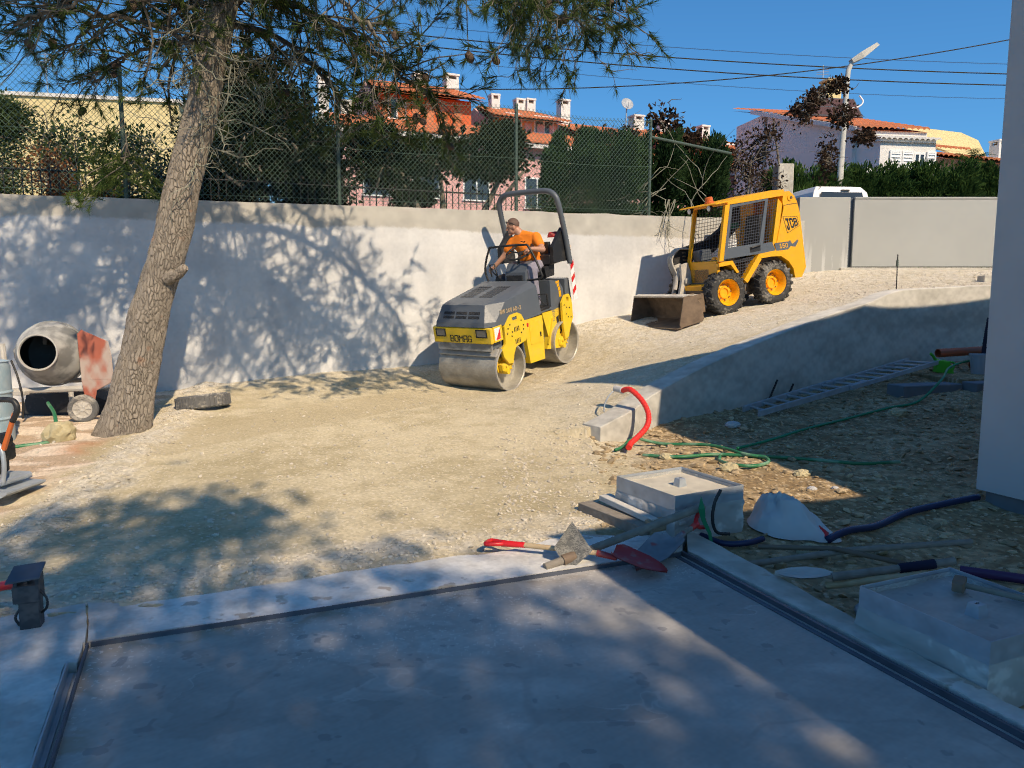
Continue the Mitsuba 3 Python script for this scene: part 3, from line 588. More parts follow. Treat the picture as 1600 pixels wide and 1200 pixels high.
# drums
def drum(x, side=1):
    prof = [(.325, -.39), (.325, -.565), (.335, -.575), (.350, -.566), (.35, .566), (.335, .575), (.325, .565), (.325, .39), (.0, .39)]
    d = lathe(prof[::1], 72, 'y'); return xf(d, None, (x, 0, .35))
for x in (0, -1.5):
    k = rp('drum', drum(x), 'm_drum', 30)
    put(k + '__rim', PL(xf(lathe([(.326, .50), (.337, .578), (.352, .577), (.3515, .55)], 72, 'y'), None, (x, 0, .35))), 'm_drum_edge', 30)
    put(k + '__end_plate', PL(xf(lathe([(.0, .30), (.325, .30), (.325, .29)], 48, 'y'), None, (x, 0, .35))), 'm_drum_edge')
    # drive motor on the end plate, its bolts and lines
    mt = join(xf(lathe([(0, .30), (.12, .30), (.12, .40), (.085, .42), (.085, .53), (.05, .545), (0, .545)], 18, 'y'), None, (x, 0, .38)),
              box((x - .07, .42, .40), (x + .03, .55, .52), .015), box((x + .02, .44, .31), (x + .13, .53, .43), .015), xf(lathe([(0, .40), (.04, .40), (.04, .57), (0, .57)], 10, 'y'), None, (x + .06, 0, .30)),
              *[xf(lathe([(0, .54), (.013, .54), (.013, .56), (0, .56)], 6, 'y'), None, (x + .065 * math.cos(a), 0, .38 + .065 * math.sin(a))) for a in np.arange(6) * math.pi / 3])
    put(k + '__motor', PL(mt), 'm_yellow', 30)
    put(k + '__bracket', PL(prism([(x + .05, .62), (x + .21, .64), (x + .14, .30), (x + .05, .28)], .40, .43)), 'm_yellow')
    for a in (-.02, .02, .05): put(k + '__hose', PL(tube(spline([(x + a, .50, .50), (x + a - .01, .53, .58), (x + a - .04, .50, .70)]), .011, 6)), 'm_black' if a != .02 else 'm_yellow', True)
# chassis behind the plates: dark frame, scraper, front panel
rp('frame', join(box((.30, -.50, .68), (-.45, .50, 1.02), .01), box((-.45, -.46, .36), (-.92, .5, .95), .01), box((-1.0, -.42, .40), (-1.3, .42, .88), .02), box((-1.28, -.5, .72), (-1.78, .5, .95), .01)), 'm_anthracite')
k = rp('scraper', prism([(.255, .60), (.305, .585), (.31, .60), (.21, .69), (.19, .68)], -.56, .56), 'm_drum_edge')
rp('front_beam', prism([(.30, .675), (.335, .675), (.335, .785), (.30, .785)], -.52, .53), 'm_mixer')
pn = rp('front_panel', join(box((.30, -.56, .79), (.36, .575, 1.025), .012), box((.10, .555, .80), (.30, .583, 1.025), .004), box((.10, -.583, .80), (.30, -.555, 1.025), .004)), 'm_yellow')
for y0, y1 in ((-.49, -.295), (.30, .505)):
    hl = put(pn + '__headlight', PL(join(*[box(a, b) for a, b in (((.355, y0, .885), (.372, y0 + .012, 1.005)), ((.355, y1 - .012, .885), (.372, y1, 1.005)), ((.355, y0, .885), (.372, y1, .897)), ((.355, y0, .993), (.372, y1, 1.005)))])), 'm_black')
    put(pn + '__headlight_lens', PL(box((.352, y0 + .012, .897), (.366, y1 - .012, .993), .003)), 'm_lens')
nm = strokes('BOMAG', .088, .43, GB)
put(pn + '__lettering', PL(xf(nm, np.array([[0, 0, 1.0], [1, 0, 0], [0, 1, 0]]), (.3605, .005, .818))), 'm_black')
put(pn + '__warning_sticker', PL(box((.155, .583, .83), (.285, .586, 1.005))), 'm_white_paint')
put(pn + '__warning_triangle', PL(prism([(.265, .835), (.16, .835), (.16, .99)], .586, .588)), 'm_red')
# hood
hood = hull([(.365, s * .47, 1.035) for s in (1, -1)] + [(.23, s * .575, 1.02) for s in (1, -1)] + [(.345, s * .47, 1.10) for s in (1, -1)] + [(.21, s * .575, 1.09) for s in (1, -1)] + [(.215, s * .415, 1.335) for s in (1, -1)] + [(-.06, s * .565, 1.325) for s in (1, -1)]
            + [(-.86, s * .45, 1.475) for s in (1, -1)] + [(-.86, s * .565, 1.40) for s in (1, -1)] + [(-.90, s * .575, .95) for s in (1, -1)] + [(-.5, s * .575, .955) for s in (1, -1)])
hd = rp('hood', hood, 'm_anthracite')
ang = math.atan(.14 / 1.075)
def on_top(x): return 1.335 + (.215 - x) * .14 / 1.075
for y0 in (-.33, .04):
    for i in range(6):
        x = -.13 - i * .088
        put(hd + '__vent', PL(xf(box((-.021, y0, -.004), (.021, y0 + .245, .004)), rot([0, 1, 0], math.degrees(ang)), (x, .012 * i * 0, on_top(x)))), 'm_black')
sl = []
for r, z in ((0, 1.17), (1, 1.225)):
    xx = .345 - (z - 1.10) * (.13 / .235) + .002
    for gq in range(3):
        for i in range(9): y = -.335 + gq * .245 + i * .024; sl.append(xf(box((-.004, -.0075, -.021), (.004, .0075, .021)), rot([0, 1, 0], -29), (xx, y, z)))
put(hd + '__grille', PL(join(*sl)), 'm_black', kind='stuff')
tx = meshkit.text_mesh('BW 100 AD-2', .058, .003, bold=True); tx = (np.array(tx.vertices), np.array(tx.faces)); tx[0][:, 0] *= .50 / np.ptp(tx[0][:, 0])
sd = np.array([[-1, 0, 0], [0, 0, 1.0], [0, 1, 0]])
put(hd + '__lettering', PL(xf(xf(tx, sd), rot([0, 1, 0], -4), (.10, .5765, 1.175))), 'm_wood_pale')
# side plates with lifting eyes
def eye_plate(pts, hole, y0, y1): return prism(pts, y0, y1, holes=[hole])
for s in (1, -1):
    y0, y1 = (.545, .585) if s > 0 else (-.585, -.545)
    sp_ = rp('side_plate', eye_plate([(.055, .80), (.05, .98), (-.06, 1.08), (-.12, 1.115), (-.29, 1.115), (-.38, 1.07), (-.45, .95), (-.455, .72), (-.42, .655), (-.30, .64), (-.17, .62), (-.10, .52), (-.06, .40), (.04, .42), (.14, .55), (.16, .66), (.07, .72)],
                                     [(-.15, 1.07), (-.27, 1.07), (-.27, 1.02), (-.16, 1.02)], y0, y1), 'm_yellow')
    if s > 0:
        for i, (x, z) in enumerate([(-.03, .93), (-.0, .86), (-.08, .98), (-.36, .98), (-.40, .9), (-.39, .84), (-.1, .80), (-.33, .80), (-.12, .86)]):
            put(sp_ + '__bolt', PL(xf(lathe([(0, .585), (.012, .585), (.012, .593), (0, .593)], 6, 'y'), None, (x, 0, z))), 'm_black')
        for zz in (.88, .70):
            put(sp_ + '__slot', PL(join(*[box((-.17 - i * .035, .585, zz - .035), (-.185 - i * .035, .589, zz + .035)) for i in range(4)])), 'm_black')
    rl = rp('rear_plate', eye_plate([(-1.44, .62), (-1.47, 1.0), (-1.58, 1.10), (-1.69, 1.10), (-1.75, .97), (-1.74, .70), (-1.66, .60), (-1.56, .42), (-1.46, .40)], [(-1.60, 1.06), (-1.67, 1.05), (-1.66, .99), (-1.61, 1.0)], y0, y1), 'm_yellow')
    if s > 0:
        for x, z in [(-1.52, .95), (-1.58, .9), (-1.66, .88), (-1.55, .8), (-1.68, .72), (-1.6, .74)]:
            put(rl + '__bolt', PL(xf(lathe([(0, .585), (.011, .585), (.011, .593), (0, .593)], 6, 'y'), None, (x, 0, z))), 'm_black')
cb = rp('centre_box', prism([(-.46, .955), (-.92, .925), (-.87, .24), (-.49, .27), (-.46, .62)], .30, .57), 'm_yellow')
put(cb + '__door', PL(prism([(-.565, .895), (-.885, .87), (-.872, .515), (-.55, .55)], .57, .578)), 'm_yellow')
put(cb + '__reflector', PL(box((-.505, .57, .84), (-.54, .578, .895))), 'm_red')
put(cb + '__lock', PL(box((-.80, .578, .62), (-.83, .584, .69))), 'm_black')
put(cb + '__tow_ring', PL(tube([(-.93 + .045 * math.cos(a), .52, .80 + .06 * math.sin(a)) for a in np.arange(16) * math.pi / 8], .012, 6, closed=True)), 'm_yellow', True)
rp('rear_wedge', prism([(-1.02, .93), (-1.26, .91), (-1.51, .92), (-1.55, .76), (-1.40, .27), (-1.05, .34), (-1.12, .52)], .30, .50), 'm_yellow')
rp('wedge_strut', prism([(-1.25, .80), (-1.28, .82), (-1.10, .42), (-1.07, .42)], .50, .53), 'm_yellow')
rp('wedge_slot', prism([(-1.38, .78), (-1.46, .80), (-1.43, .58), (-1.39, .60)], .50, .503), 'm_black')
# operator's stand: floor, tank, step, console
rp('platform', box((-.9, -.50, .93), (-1.78, .50, .985), .01), 'm_anthracite')
tk = rp('water_tank', hull([(-1.32, -.5, 1.40), (-1.52, -.5, 1.40), (-1.32, .50, 1.39), (-1.56, .50, 1.34), (-1.66, .50, 1.20), (-1.66, -.5, 1.2), (-1.28, .5, .985), (-1.28, -.5, .985), (-1.66, .5, .97), (-1.66, -.5, .97)]), 'm_anthracite')
put(tk + '__label', PL(join(box((-1.47, .50, 1.31), (-1.57, .503, 1.345)), box((-1.50, .50, 1.25), (-1.56, .503, 1.30)), box((-1.52, .50, 1.19), (-1.58, .503, 1.24)), box((-1.53, .50, 1.08), (-1.59, .503, 1.18)))), 'm_orange')
rp('step', join(tube([(-.96, .50, 1.0), (-.96, .50, 1.24), (-1.2, .5, 1.2), (-1.2, .5, .97)], .014, 6), box((-.94, .30, .985), (-1.24, .53, 1.01), .005), tube(spline([(-.98, .5, 1.18), (-1.05, .53, 1.08), (-1.18, .5, 1.05)]), .008, 6)), 'm_black')
cs = rp('console', hull([(-.88, -.05, 1.42), (-.88, .36, 1.42), (-.90, -.03, 1.60), (-.90, .36, 1.60), (-.98, -.03, 1.72), (-.98, .36, 1.72), (-1.14, .0, 1.74), (-1.14, .34, 1.74), (-1.12, -.05, 1.42), (-1.12, .36, 1.42)]), 'm_anthracite')
put(cs + '__panel', PL(box((-.868, .0, 1.47), (-.882, .31, 1.56), .003)), 'm_black')
rp('console_foot', box((-.90, -.02, .98), (-1.10, .32, 1.43), .01), 'm_black')
gr = [(-.93, -.42, 1.45), (-.93, -.46, 1.66), (-.93, -.33, 1.96), (-.93, -.24, 2.0), (-.93, .34, 2.02), (-.93, .47, 1.97), (-.93, .63, 1.62), (-.93, .62, 1.50), (-.93, .30, 1.47)]
rp('guard_rail', tube(spline(gr, 4), .017, 8), 'm_black', True)
sw = np.array([(.225 * math.cos(a), .225 * math.sin(a), 0) for a in np.arange(28) * 2 * math.pi / 28])
Rw = rot([0, 1, 0], 24); wc = np.array([-1.05, .19, 1.90])
w_ = rp('steering_wheel', join(xf(tube(sw, .016, 8, closed=True), Rw, wc), *[xf(tube([(0, 0, -.03), (.22 * math.cos(a), .22 * math.sin(a), 0)], .012, 6), Rw, wc) for a in (.4, 2.4, 4.6)], xf(lathe([(0, -.05), (.045, -.05), (.05, -.02), (0, -.01)], 14), Rw, wc)), 'm_black', 40)
put(w_ + '__column', PL(tube([(-1.05, .19, 1.88), (-.99, .17, 1.70)], .022, 8)), 'm_black', True)
rp('mirror', tube([(-.95, -.36, 1.53), (-.95, -.37, 1.72), (-.95, -.27, 1.73), (-.95, -.245, 1.53)], .013, 6), 'm_black', True)
rp('lever_box', hull([(-.93, -.30, 1.44), (-.93, .0, 1.44), (-1.1, -.34, 1.44), (-1.1, .0, 1.44), (-.95, -.27, 1.53), (-1.05, -.2, 1.56), (-1.05, -.05, 1.53)]), 'm_black')
lv = rp('drive_lever', join(tube([(-1.02, -.28, 1.5), (-1.03, -.40, 1.60)], .010, 6), blob((-1.035, -.425, 1.63), .03, 2)), 'm_black', True)
st = rp('seat', join(hull([(-1.22, -.18, 1.48), (-1.22, .34, 1.48), (-1.22, -.18, 1.57), (-1.22, .34, 1.57), (-1.62, -.18, 1.48), (-1.62, .34, 1.48), (-1.60, -.18, 1.55), (-1.60, .34, 1.55)]), hull([(-1.54, -.16, 1.5), (-1.54, .36, 1.5), (-1.66, -.16, 1.5), (-1.66, .36, 1.5), (-1.62, -.12, 1.95), (-1.62, .33, 1.95), (-1.69, -.12, 1.95), (-1.69, .33, 1.95)]), box((-1.3, -.1, 1.38), (-1.55, .3, 1.49), .02)), 'm_black')
put(st + '__armrest', PL(hull([(-1.30, .36, 1.60), (-1.58, .36, 1.62), (-1.30, .44, 1.60), (-1.58, .44, 1.62), (-1.34, .37, 1.43), (-1.56, .37, 1.43), (-1.34, .43, 1.43), (-1.56, .43, 1.43)])), 'm_black')
# roll-over bar with its folding brackets
ro = [(-1.795, .60, 1.58), (-1.78, .60, 1.72), (-1.74, .60, 2.05), (-1.66, .59, 2.52), (-1.65, .55, 2.66), (-1.645, .44, 2.735), (-1.64, .25, 2.755), (-1.64, -.25, 2.755), (-1.645, -.44, 2.735), (-1.65, -.55, 2.66), (-1.66, -.59, 2.52), (-1.74, -.60, 2.05), (-1.78, -.60, 1.72), (-1.795, -.60, 1.58)]
rp('roll_bar', tube(spline(ro, 5), .045, 10), 'm_anthracite', True)
for s in (1, -1):
    y = s * .53
    rp('bar_bracket', prism([(-1.42, 1.82), (-1.42, 1.90), (-1.74, 2.16), (-1.80, 2.14), (-1.80, 1.62), (-1.40, 1.66), (-1.40, 1.72)], y - .03, y + .03), 'm_black')
rp('tool_box', box((-1.40, .30, 1.62), (-1.76, .50, 1.78), .015), 'm_black')
rp('tail_shell', hull([(-1.66, -.5, .97), (-1.66, .52, .97), (-1.84, -.5, .97), (-1.84, .52, .97), (-1.70, -.5, 1.34), (-1.70, .52, 1.34), (-1.82, -.5, 1.34), (-1.82, .52, 1.34)]), 'm_anthracite')
pl = rp('tail_plate', prism([(-1.77, 1.62), (-1.86, 1.62), (-1.89, .98), (-1.77, .98)], .605, .612), 'm_white_paint')
for z in (1.06, 1.26, 1.46): put(pl + '__stripe', PL(prism([(-1.775, z), (-1.878, z + .08), (-1.872, z + .16), (-1.775, z + .085)], .6125, .614)), 'm_red')
rp('warning_label', box((-1.785, .602, 1.64), (-1.84, .608, 1.86)), 'm_orange')
rp('beacon_seat', hull([(-1.66, .30, 2.02), (-1.66, .46, 2.02), (-1.78, .30, 2.02), (-1.78, .46, 2.02), (-1.68, .33, 2.10), (-1.76, .43, 2.10)]), 'm_red_dull')
# ------------------------------------------------------------------ people: one continuous body from hulls of spheres, clothes as children
def ball(c, r):
    m = trimesh.creation.icosphere(subdivisions=2); return np.array(m.vertices) * r + np.asarray(c, float)
def bone(a, ra, b, rb): return mf.Manifold.hull_points(np.vstack([ball(a, ra), ball(b, rb)]))
def chain(pts, rad): 
    out = mf.Manifold()
    for i in range(len(pts) - 1): out = out + bone(pts[i], rad[i], pts[i + 1], rad[i + 1])
    return out
def finish(m, ln=.012, it=8):
    mm = m.refine_to_length(ln).to_mesh(); tm = trimesh.Trimesh(np.array(mm.vert_properties[:, :3]), np.array(mm.tri_verts), process=True)
    trimesh.smoothing.filter_taubin(tm, iterations=it); return np.array(tm.vertices), np.array(tm.faces)
def ell(c, r, R=None):
    v = ball((0, 0, 0), 1.0) * np.asarray(r); v = v @ R.T if R is not None else v
    return mf.Manifold.hull_points(v + np.asarray(c))
# joints in the roller's frame (x forward, y to the left)
J_ = dict(pel=(-1.40, .14, 1.66), chest=(-1.33, .13, 1.98), neck=(-1.29, .06, 2.14), head=(-1.25, -.035, 2.265),
          shl=(-1.32, .335, 2.075), ell=(-1.20, .52, 1.90), wrl=(-1.07, .40, 1.935), shr=(-1.27, -.09, 2.03), elr=(-1.18, -.24, 1.82), wrr=(-1.07, -.385, 1.665),
          hipl=(-1.40, .24, 1.62), knl=(-1.04, .38, 1.62), anl=(-1.06, .37, 1.10), hipr=(-1.40, .05, 1.62), knr=(-1.02, .12, 1.60), anr=(-1.05, .10, 1.10))
J_ = {k: np.array(v) for k, v in J_.items()}
fwd = np.array([.62, -.75, -.22]); fwd /= np.linalg.norm(fwd)            # he looks down over the right front corner
lft = np.cross([0, 0, 1], fwd); lft /= np.linalg.norm(lft); upv = np.cross(fwd, lft); RH = np.stack([fwd, lft, upv], 1)
def H(x, y, z): return J_['head'] + RH @ np.array([x, y, z])
skin = chain([J_['chest'], J_['neck'], H(-.03, 0, -.06)], [.10, .068, .066])
skin += ell(H(-.005, 0, .03), (.098, .077, .105), RH) + ell(H(.03, 0, -.045), (.066, .062, .070), RH)                     # skull, jaw
skin += mf.Manifold.hull_points(np.vstack([ball(H(.093, 0, .028), .010), ball(H(.117, 0, -.012), .013), ball(H(.095, .014, -.018), .009), ball(H(.095, -.014, -.018), .009)]))   # nose
skin += ell(H(.088, 0, .042), (.014, .055, .012), RH) + ell(H(.088, 0, -.092), (.022, .028, .020), RH) + ell(H(.092, 0, -.050), (.012, .026, .007), RH) + ell(H(.091, 0, -.062), (.012, .022, .007), RH)   # brow, chin, lips
for s in (1, -1): skin += ell(H(-.005, s * .080, .0), (.024, .010, .034), RH)
skin += chain([J_['shl'], J_['ell'], J_['wrl']], [.062, .047, .031]) + chain([J_['shr'], J_['elr'], J_['wrr']], [.060, .045, .030])
def hand(w, d, n, curl=1.0, side=1):
    """Palm, four bent fingers and a thumb; d along the forearm, n the back of the hand."""
    d = d / np.linalg.norm(d); n = n - d * (n @ d); n /= np.linalg.norm(n); s = np.cross(n, d) * side
    out = mf.Manifold.hull_points(np.vstack([ball(w, .024), ball(w + d * .08 + s * .030, .014), ball(w + d * .085 - s * .030, .013)]))
    for i, (o, l) in enumerate(((.033, .070), (.011, .078), (-.011, .073), (-.032, .058))):
        a = w + d * .082 + s * o; b = a + (d * .8 - n * .6 * curl) * l * .45; c = b + (d * .1 - n * curl) * l * .35; e = c + (-d * .55 * curl - n * .7) * l * .3
        out += chain([a, b, c, e], [.0105, .0098, .009, .008])
    a = w + d * .025 + s * .028; b = a + (s * .7 + d * .6 - n * .25) * .040; c = b + (d * .8 - n * .7 - s * .2) * .032
    return out + chain([a, b, c], [.014, .0115, .009])
skin += hand(J_['wrl'], np.array([.45, -.75, -.12]), np.array([.25, .1, 1.0]), 1.0, 1) + hand(J_['wrr'], np.array([.2, -.30, -.22]), np.array([.9, -.3, .6]), 1.1, -1)
skin += chain([J_['pel'], J_['chest']], [.13, .13]) + chain([J_['hipl'], J_['knl'], J_['anl']], [.085, .058, .042]) + chain([J_['hipr'], J_['knr'], J_['anr']], [.085, .058, .042])
t = thing('person', 'man in orange t-shirt and grey trousers sitting on the road roller, looking down', 'person')
put(t + '__body', PL(finish(skin, .011, 6)), 'm_skin', True)
sh = chain([J_['pel'] + [.02, 0, .0], J_['pel'] + [.05, 0, .13], J_['chest'] + [.02, 0, -.05]], [.165, .175, .165]) + mf.Manifold.hull_points(np.vstack([ball(J_['chest'] + [0, .08, 0], .135), ball(J_['chest'] + [0, -.08, -.02], .135), ball(J_['shl'] + [0, -.03, -.01], .082), ball(J_['shr'] + [0, .03, -.01], .080), ball(J_['neck'] + [-.015, 0, -.02], .085)]))
sh += chain([J_['shl'], J_['shl'] * .45 + J_['ell'] * .55], [.083, .074]) + chain([J_['shr'], J_['shr'] * .45 + J_['elr'] * .55], [.080, .072])
sh += mf.Manifold.hull_points(np.vstack([ball(J_['pel'] + [.0, .09, -.05], .10), ball(J_['pel'] + [0, -.08, -.05], .10), ball(J_['pel'] + [.03, 0, .1], .165)]))
shk = put(t + '__t_shirt', PL(finish(sh, .02, 6)), 'm_shirt', True)
put(shk + '__print', PL(xf(join(tube(spline([(0, -.05, 0), (0, -.02, .012), (0, .02, .004), (0, .05, .012)], 4), .008, 6), tube([(0, -.03, -.016), (0, .035, -.014)], .006, 6)), None, J_['chest'] + np.array([.142, .03, .045]))), 'm_black', True)
tr = mf.Manifold.hull_points(np.vstack([ball(J_['hipl'], .115), ball(J_['hipr'], .115), ball(J_['pel'], .135)])) + chain([J_['hipl'], J_['knl'], J_['anl']], [.112, .088, .082]) + chain([J_['hipr'], J_['knr'], J_['anr']], [.112, .088, .082])
put(t + '__trousers', PL(finish(tr, .022, 6)), 'm_trousers', True)
for a in (J_['anl'], J_['anr']):
    put(t + '__shoe', PL(finish(mf.Manifold.hull_points(np.vstack([ball(a + [-.03, 0, -.04], .045), ball(a + [.10, 0, -.068], .040), ball(a + [.17, 0, -.078], .033)])), .02, 3)), 'm_black', True)
# short cropped hair, beard shadow and sunglasses pushed up on the head
hv, hf = finish(ell(H(-.012, 0, .038), (.1015, .081, .1015), RH), .012, 2)
loc_ = (hv - J_['head']) @ RH
hm = (loc_[:, 2] > .02 + .5 * loc_[:, 0]) & (loc_[:, 0] < .055)
put(t + '__hair', PL((hv, hf[hm[hf].all(1)])), 'm_hair', True)
gl = join(*[tube([H(.080 + .006 * math.cos(a), s * .033 + .027 * math.cos(a), .103 + .016 * math.sin(a)) for a in np.arange(12) * math.pi / 6], .0045, 5, closed=True) for s in (1, -1)], *[tube([H(.078, s * .062, .103), H(.0, s * .086, .07), H(-.03, s * .082, .03)], .004, 5) for s in (1, -1)], tube([H(.088, -.01, .106), H(.088, .01, .106)], .004, 5))
put(t + '__sunglasses', PL(gl), 'm_black', True)
for s in (1, -1): put(t + '__eye', PL(xf(blob((0, 0, 0), (.007, .012, .006), 1), RH, H(.089, s * .031, .026))), 'm_black', True)
# ------------------------------------------------------------------ skid steer loader (x forward, y to its left)
JO = np.array([3.78, 13.79, 1.29]); JF = np.array([-.9119, -.3762, -.1736])
PJ = frame(JO, JF)
t = thing('skid_steer_loader', 'orange skid steer loader with mesh cab and rusty front bucket parked by the wall', 'loader')
def jp(name, m, mat, smooth=False, **kw): return put(t + '__' + name, PJ(m), mat, smooth, **kw)
def wheel(cx, side):
    yo = .645 * side
    def pl(m):
        m = m if side > 0 else mirror_y(m); return PJ(xf(m, None, (cx, 0, .36)))
    k = fresh(t + '__wheel')
    prof = [(.215, .40), (.235, .372), (.30, .362), (.345, .375), (.362, .41), (.365, .50), (.362, .59), (.345, .625), (.30, .640), (.235, .632), (.215, .60)]
    ty = [lathe(prof, 56, 'y')]
    for i in range(18):                                     # chevron lugs, two rows
        for r, (ya, yb) in enumerate(((.365, .525), (.485, .64))):
            a = (i + .5 * r) * 2 * math.pi / 18
            pts = []
            for y_, da in ((ya, .0 if r == 0 else .16), (yb, .16 if r == 0 else .0)):
                yy = min(max(y_, .372), .634)
                for dd in (-.075, .075):
                    for rad, sq in ((.352, 1.0), (.388 if .4 < yy < .6 else .376, .72)):
                        an = a + da + dd * sq; pts.append((rad * math.cos(an), yy, rad * math.sin(an)))
            ty.append(hull(pts))
            yy0, yy1 = (.368, .38) if r == 0 else (.626, .640)
            sh = (.0, 0)[r]
            ty.append(hull([(rad * math.cos(a + d), y_, rad * math.sin(a + d)) for rad, y_ in ((.375, yy0 + (.006 if r else .006)), (.318, yy0 + (.004 if r else .0)), (.318, yy1 + (.004 if r else -.004)), (.375, yy1 - .004)) for d in (-.06, .06)]))
    put(k + '__tyre', pl(join(*ty)), 'm_rubber', 25)
    rim = lathe([(.0, .50), (.07, .50), (.075, .525), (.10, .525), (.105, .50), (.165, .485), (.185, .56), (.200, .60), (.222, .632), (.226, .622), (.205, .58), (.19, .45)], 40, 'y')
    put(k + '__rim', pl(rim), 'm_orange', 30)
    put(k + '__wheel_nuts', pl(join(*[xf(lathe([(0, .49), (.012, .49), (.012, .515), (0, .515)], 6, 'y'), None, (.13 * math.cos(a), 0, .13 * math.sin(a))) for a in np.arange(8) * math.pi / 4])), 'm_rust', kind='stuff')
for cx in (.33, -.68):
    for s in (1, -1): wheel(cx, s)
jp('chassis', join(box((-1.15, -.34, .22), (.46, .34, .80), .02), box((-1.2, -.5, .5), (-.2, .5, .85), .02), prism([(.62, .30), (.46, .26), (.46, .55), (.60, .5)], -.34, .34)), 'm_rust')
jp('front_panel', box((.40, -.27, .52), (.46, .56, .915), .008), 'm_orange')
jp('bumper', prism([(.46, .46), (.62, .44), (.62, .52), (.46, .54)], -.22, .36), 'm_orange')
for s in (1, -1):
    y0, y1 = (.36, .64) if s > 0 else (-.64, -.36)
    jp('fender', prism([(.47, .87), (.38, .885), (.19, .875), (.085, .665), (.125, .655), (.235, .815), (.47, .815)], y0, y1), 'm_orange')
    jp('strut', prism([(-.41, .80), (-.07, .455), (-.005, .52), (-.37, .90)], y0 + .16 if s > 0 else y0, y1 if s > 0 else y1 - .16), 'm_orange')
cover = [(-.99, 1.60), (-.975, 1.72), (-1.02, 1.868), (-1.14, 1.86), (-1.24, 1.77), (-1.29, 1.66), (-1.33, 1.46), (-1.36, .52), (-1.25, .36), (-1.10, .37), (-1.08, .54), (-.99, .68), (-.84, .79), (-.65, .815), (-.41, .82), (-.36, .90), (-.72, .905)]
ec = jp('engine_cover', prism(cover, .30, .64), 'm_orange')
jp('engine_cover', prism([(-.95, 1.60), (-1.02, 1.868), (-1.14, 1.86), (-1.29, 1.66), (-1.34, 1.2), (-1.36, .52), (-1.25, .36), (-1.1, .5), (-.95, .80)], -.64, .298), 'm_orange')
put(ec + '__seam', PJ(box((-.99, .64, 1.632), (-1.30, .643, 1.642))), 'm_black')
put(ec + '__cap', PJ(xf(lathe([(0, .64), (.055, .64), (.055, .655), (0, .655)], 18, 'y'), None, (-1.14, 0, 1.75))), 'm_orange')
put(ec + '__cap_bolt', PJ(xf(lathe([(0, .655), (.025, .655), (.025, .668), (0, .668)], 6, 'y'), None, (-1.155, 0, 1.75))), 'm_rust')
# maker's plate and model stripe on the cover
Q = np.array([(-.945, 1.455), (-1.262, 1.41), (-1.293, 1.245), (-1.015, 1.155)])
def quad(q, grow, y0, y1): c = q.mean(0); return prism([tuple(c + (p - c) * grow) for p in q], y0, y1)
put(ec + '__plate', PJ(quad(Q, 1.0, .640, .642)), 'm_black')
put(ec + '__plate_face', PJ(quad(Q, .93, .642, .6435)), 'm_orange')
GJ = {'J': [[(.10, 1), (.60, 1)], [(.40, 1), (.40, .1), (.30, 0), (.1, 0), (.0, .1), (.0, .28)]], 'C': [[(.60, .72), (.60, .9), (.5, 1), (.1, 1), (0, .9), (0, .1), (.1, 0), (.5, 0), (.60, .1), (.60, .28)]],
      'B': [[(0, 0), (0, 1), (.5, 1), (.58, .9), (.58, .62), (.5, .52), (0, .52)], [(.5, .52), (.62, .42), (.62, .1), (.54, 0), (0, 0)]]}
STROKE = .13; lv, lf = strokes('JCB', 1.0, 1.0, GJ, .002, .34); STROKE = .072
v = lv; a = (v[:, 0] - v[:, 0].min()) / np.ptp(v[:, 0]) * .84 + .08; b = (v[:, 1] - v[:, 1].min()) / np.ptp(v[:, 1]) * .76 + .12
tq = (Q[3][None] * ((1 - a) * (1 - b))[:, None] + Q[2][None] * (a * (1 - b))[:, None] + Q[1][None] * (a * b)[:, None] + Q[0][None] * ((1 - a) * b)[:, None])
put(ec + '__lettering', PJ((np.column_stack([tq[:, 0], .6435 + v[:, 2], tq[:, 1]]), lf[:, ::-1])), 'm_black')
put(ec + '__stripe', PJ(prism([(-.72, 1.03), (-1.03, 1.015), (-1.06, 1.035), (-1.10, .96), (-1.16, .985), (-1.22, 1.02), (-1.24, .99), (-1.16, .90), (-1.06, .93), (-1.0, .88), (-.74, .895)], .640, .642)), 'm_anthracite')
tm = meshkit.text_mesh('150', .075, .002, bold=True); v = np.array(tm.vertices)
put(ec + '__model_number', PJ((np.column_stack([-.81 - v[:, 0] * .95, .642 + v[:, 2], .925 + v[:, 1] - .03 * v[:, 0]]), np.array(tm.faces)[:, ::-1])), 'm_orange')
# cab: pillars, roof, visor, mesh sides, door
jp('pillar', prism([(.215, 1.80), (.125, 1.80), (.375, .90), (.46, .90)], .575, .64), 'm_orange')
jp('pillar', prism([(.215, 1.80), (.145, 1.80), (.395, .90), (.46, .90)], -.27, -.225), 'm_orange')
jp('pillar', prism([(-.90, 1.77), (-.98, 1.66), (-.75, .89), (-.66, .92)], .50, .625), 'm_orange')
jp('pillar', prism([(-.90, 1.77), (-.98, 1.66), (-.75, .89), (-.66, .92)], -.27, -.21), 'm_orange')
rf = jp('roof', prism([(.17, 1.80), (.17, 1.865), (-.30, 1.895), (-.75, 1.92), (-1.03, 1.90), (-1.02, 1.80)], -.30, .64), 'm_orange')
put(rf + '__visor', PJ(prism([(.17, 1.845), (.40, 1.835), (.43, 1.845), (.40, 1.86), (.17, 1.868)], -.36, .66)), 'm_orange')
put(rf + '__beacon', PJ(xf(lathe([(0, 1.86), (.085, 1.86), (.085, 1.885), (.068, 1.89), (.066, 1.95), (.05, 1.97), (0, 1.972)], 20), None, (.20, .20, .01))), 'm_amber', 30)
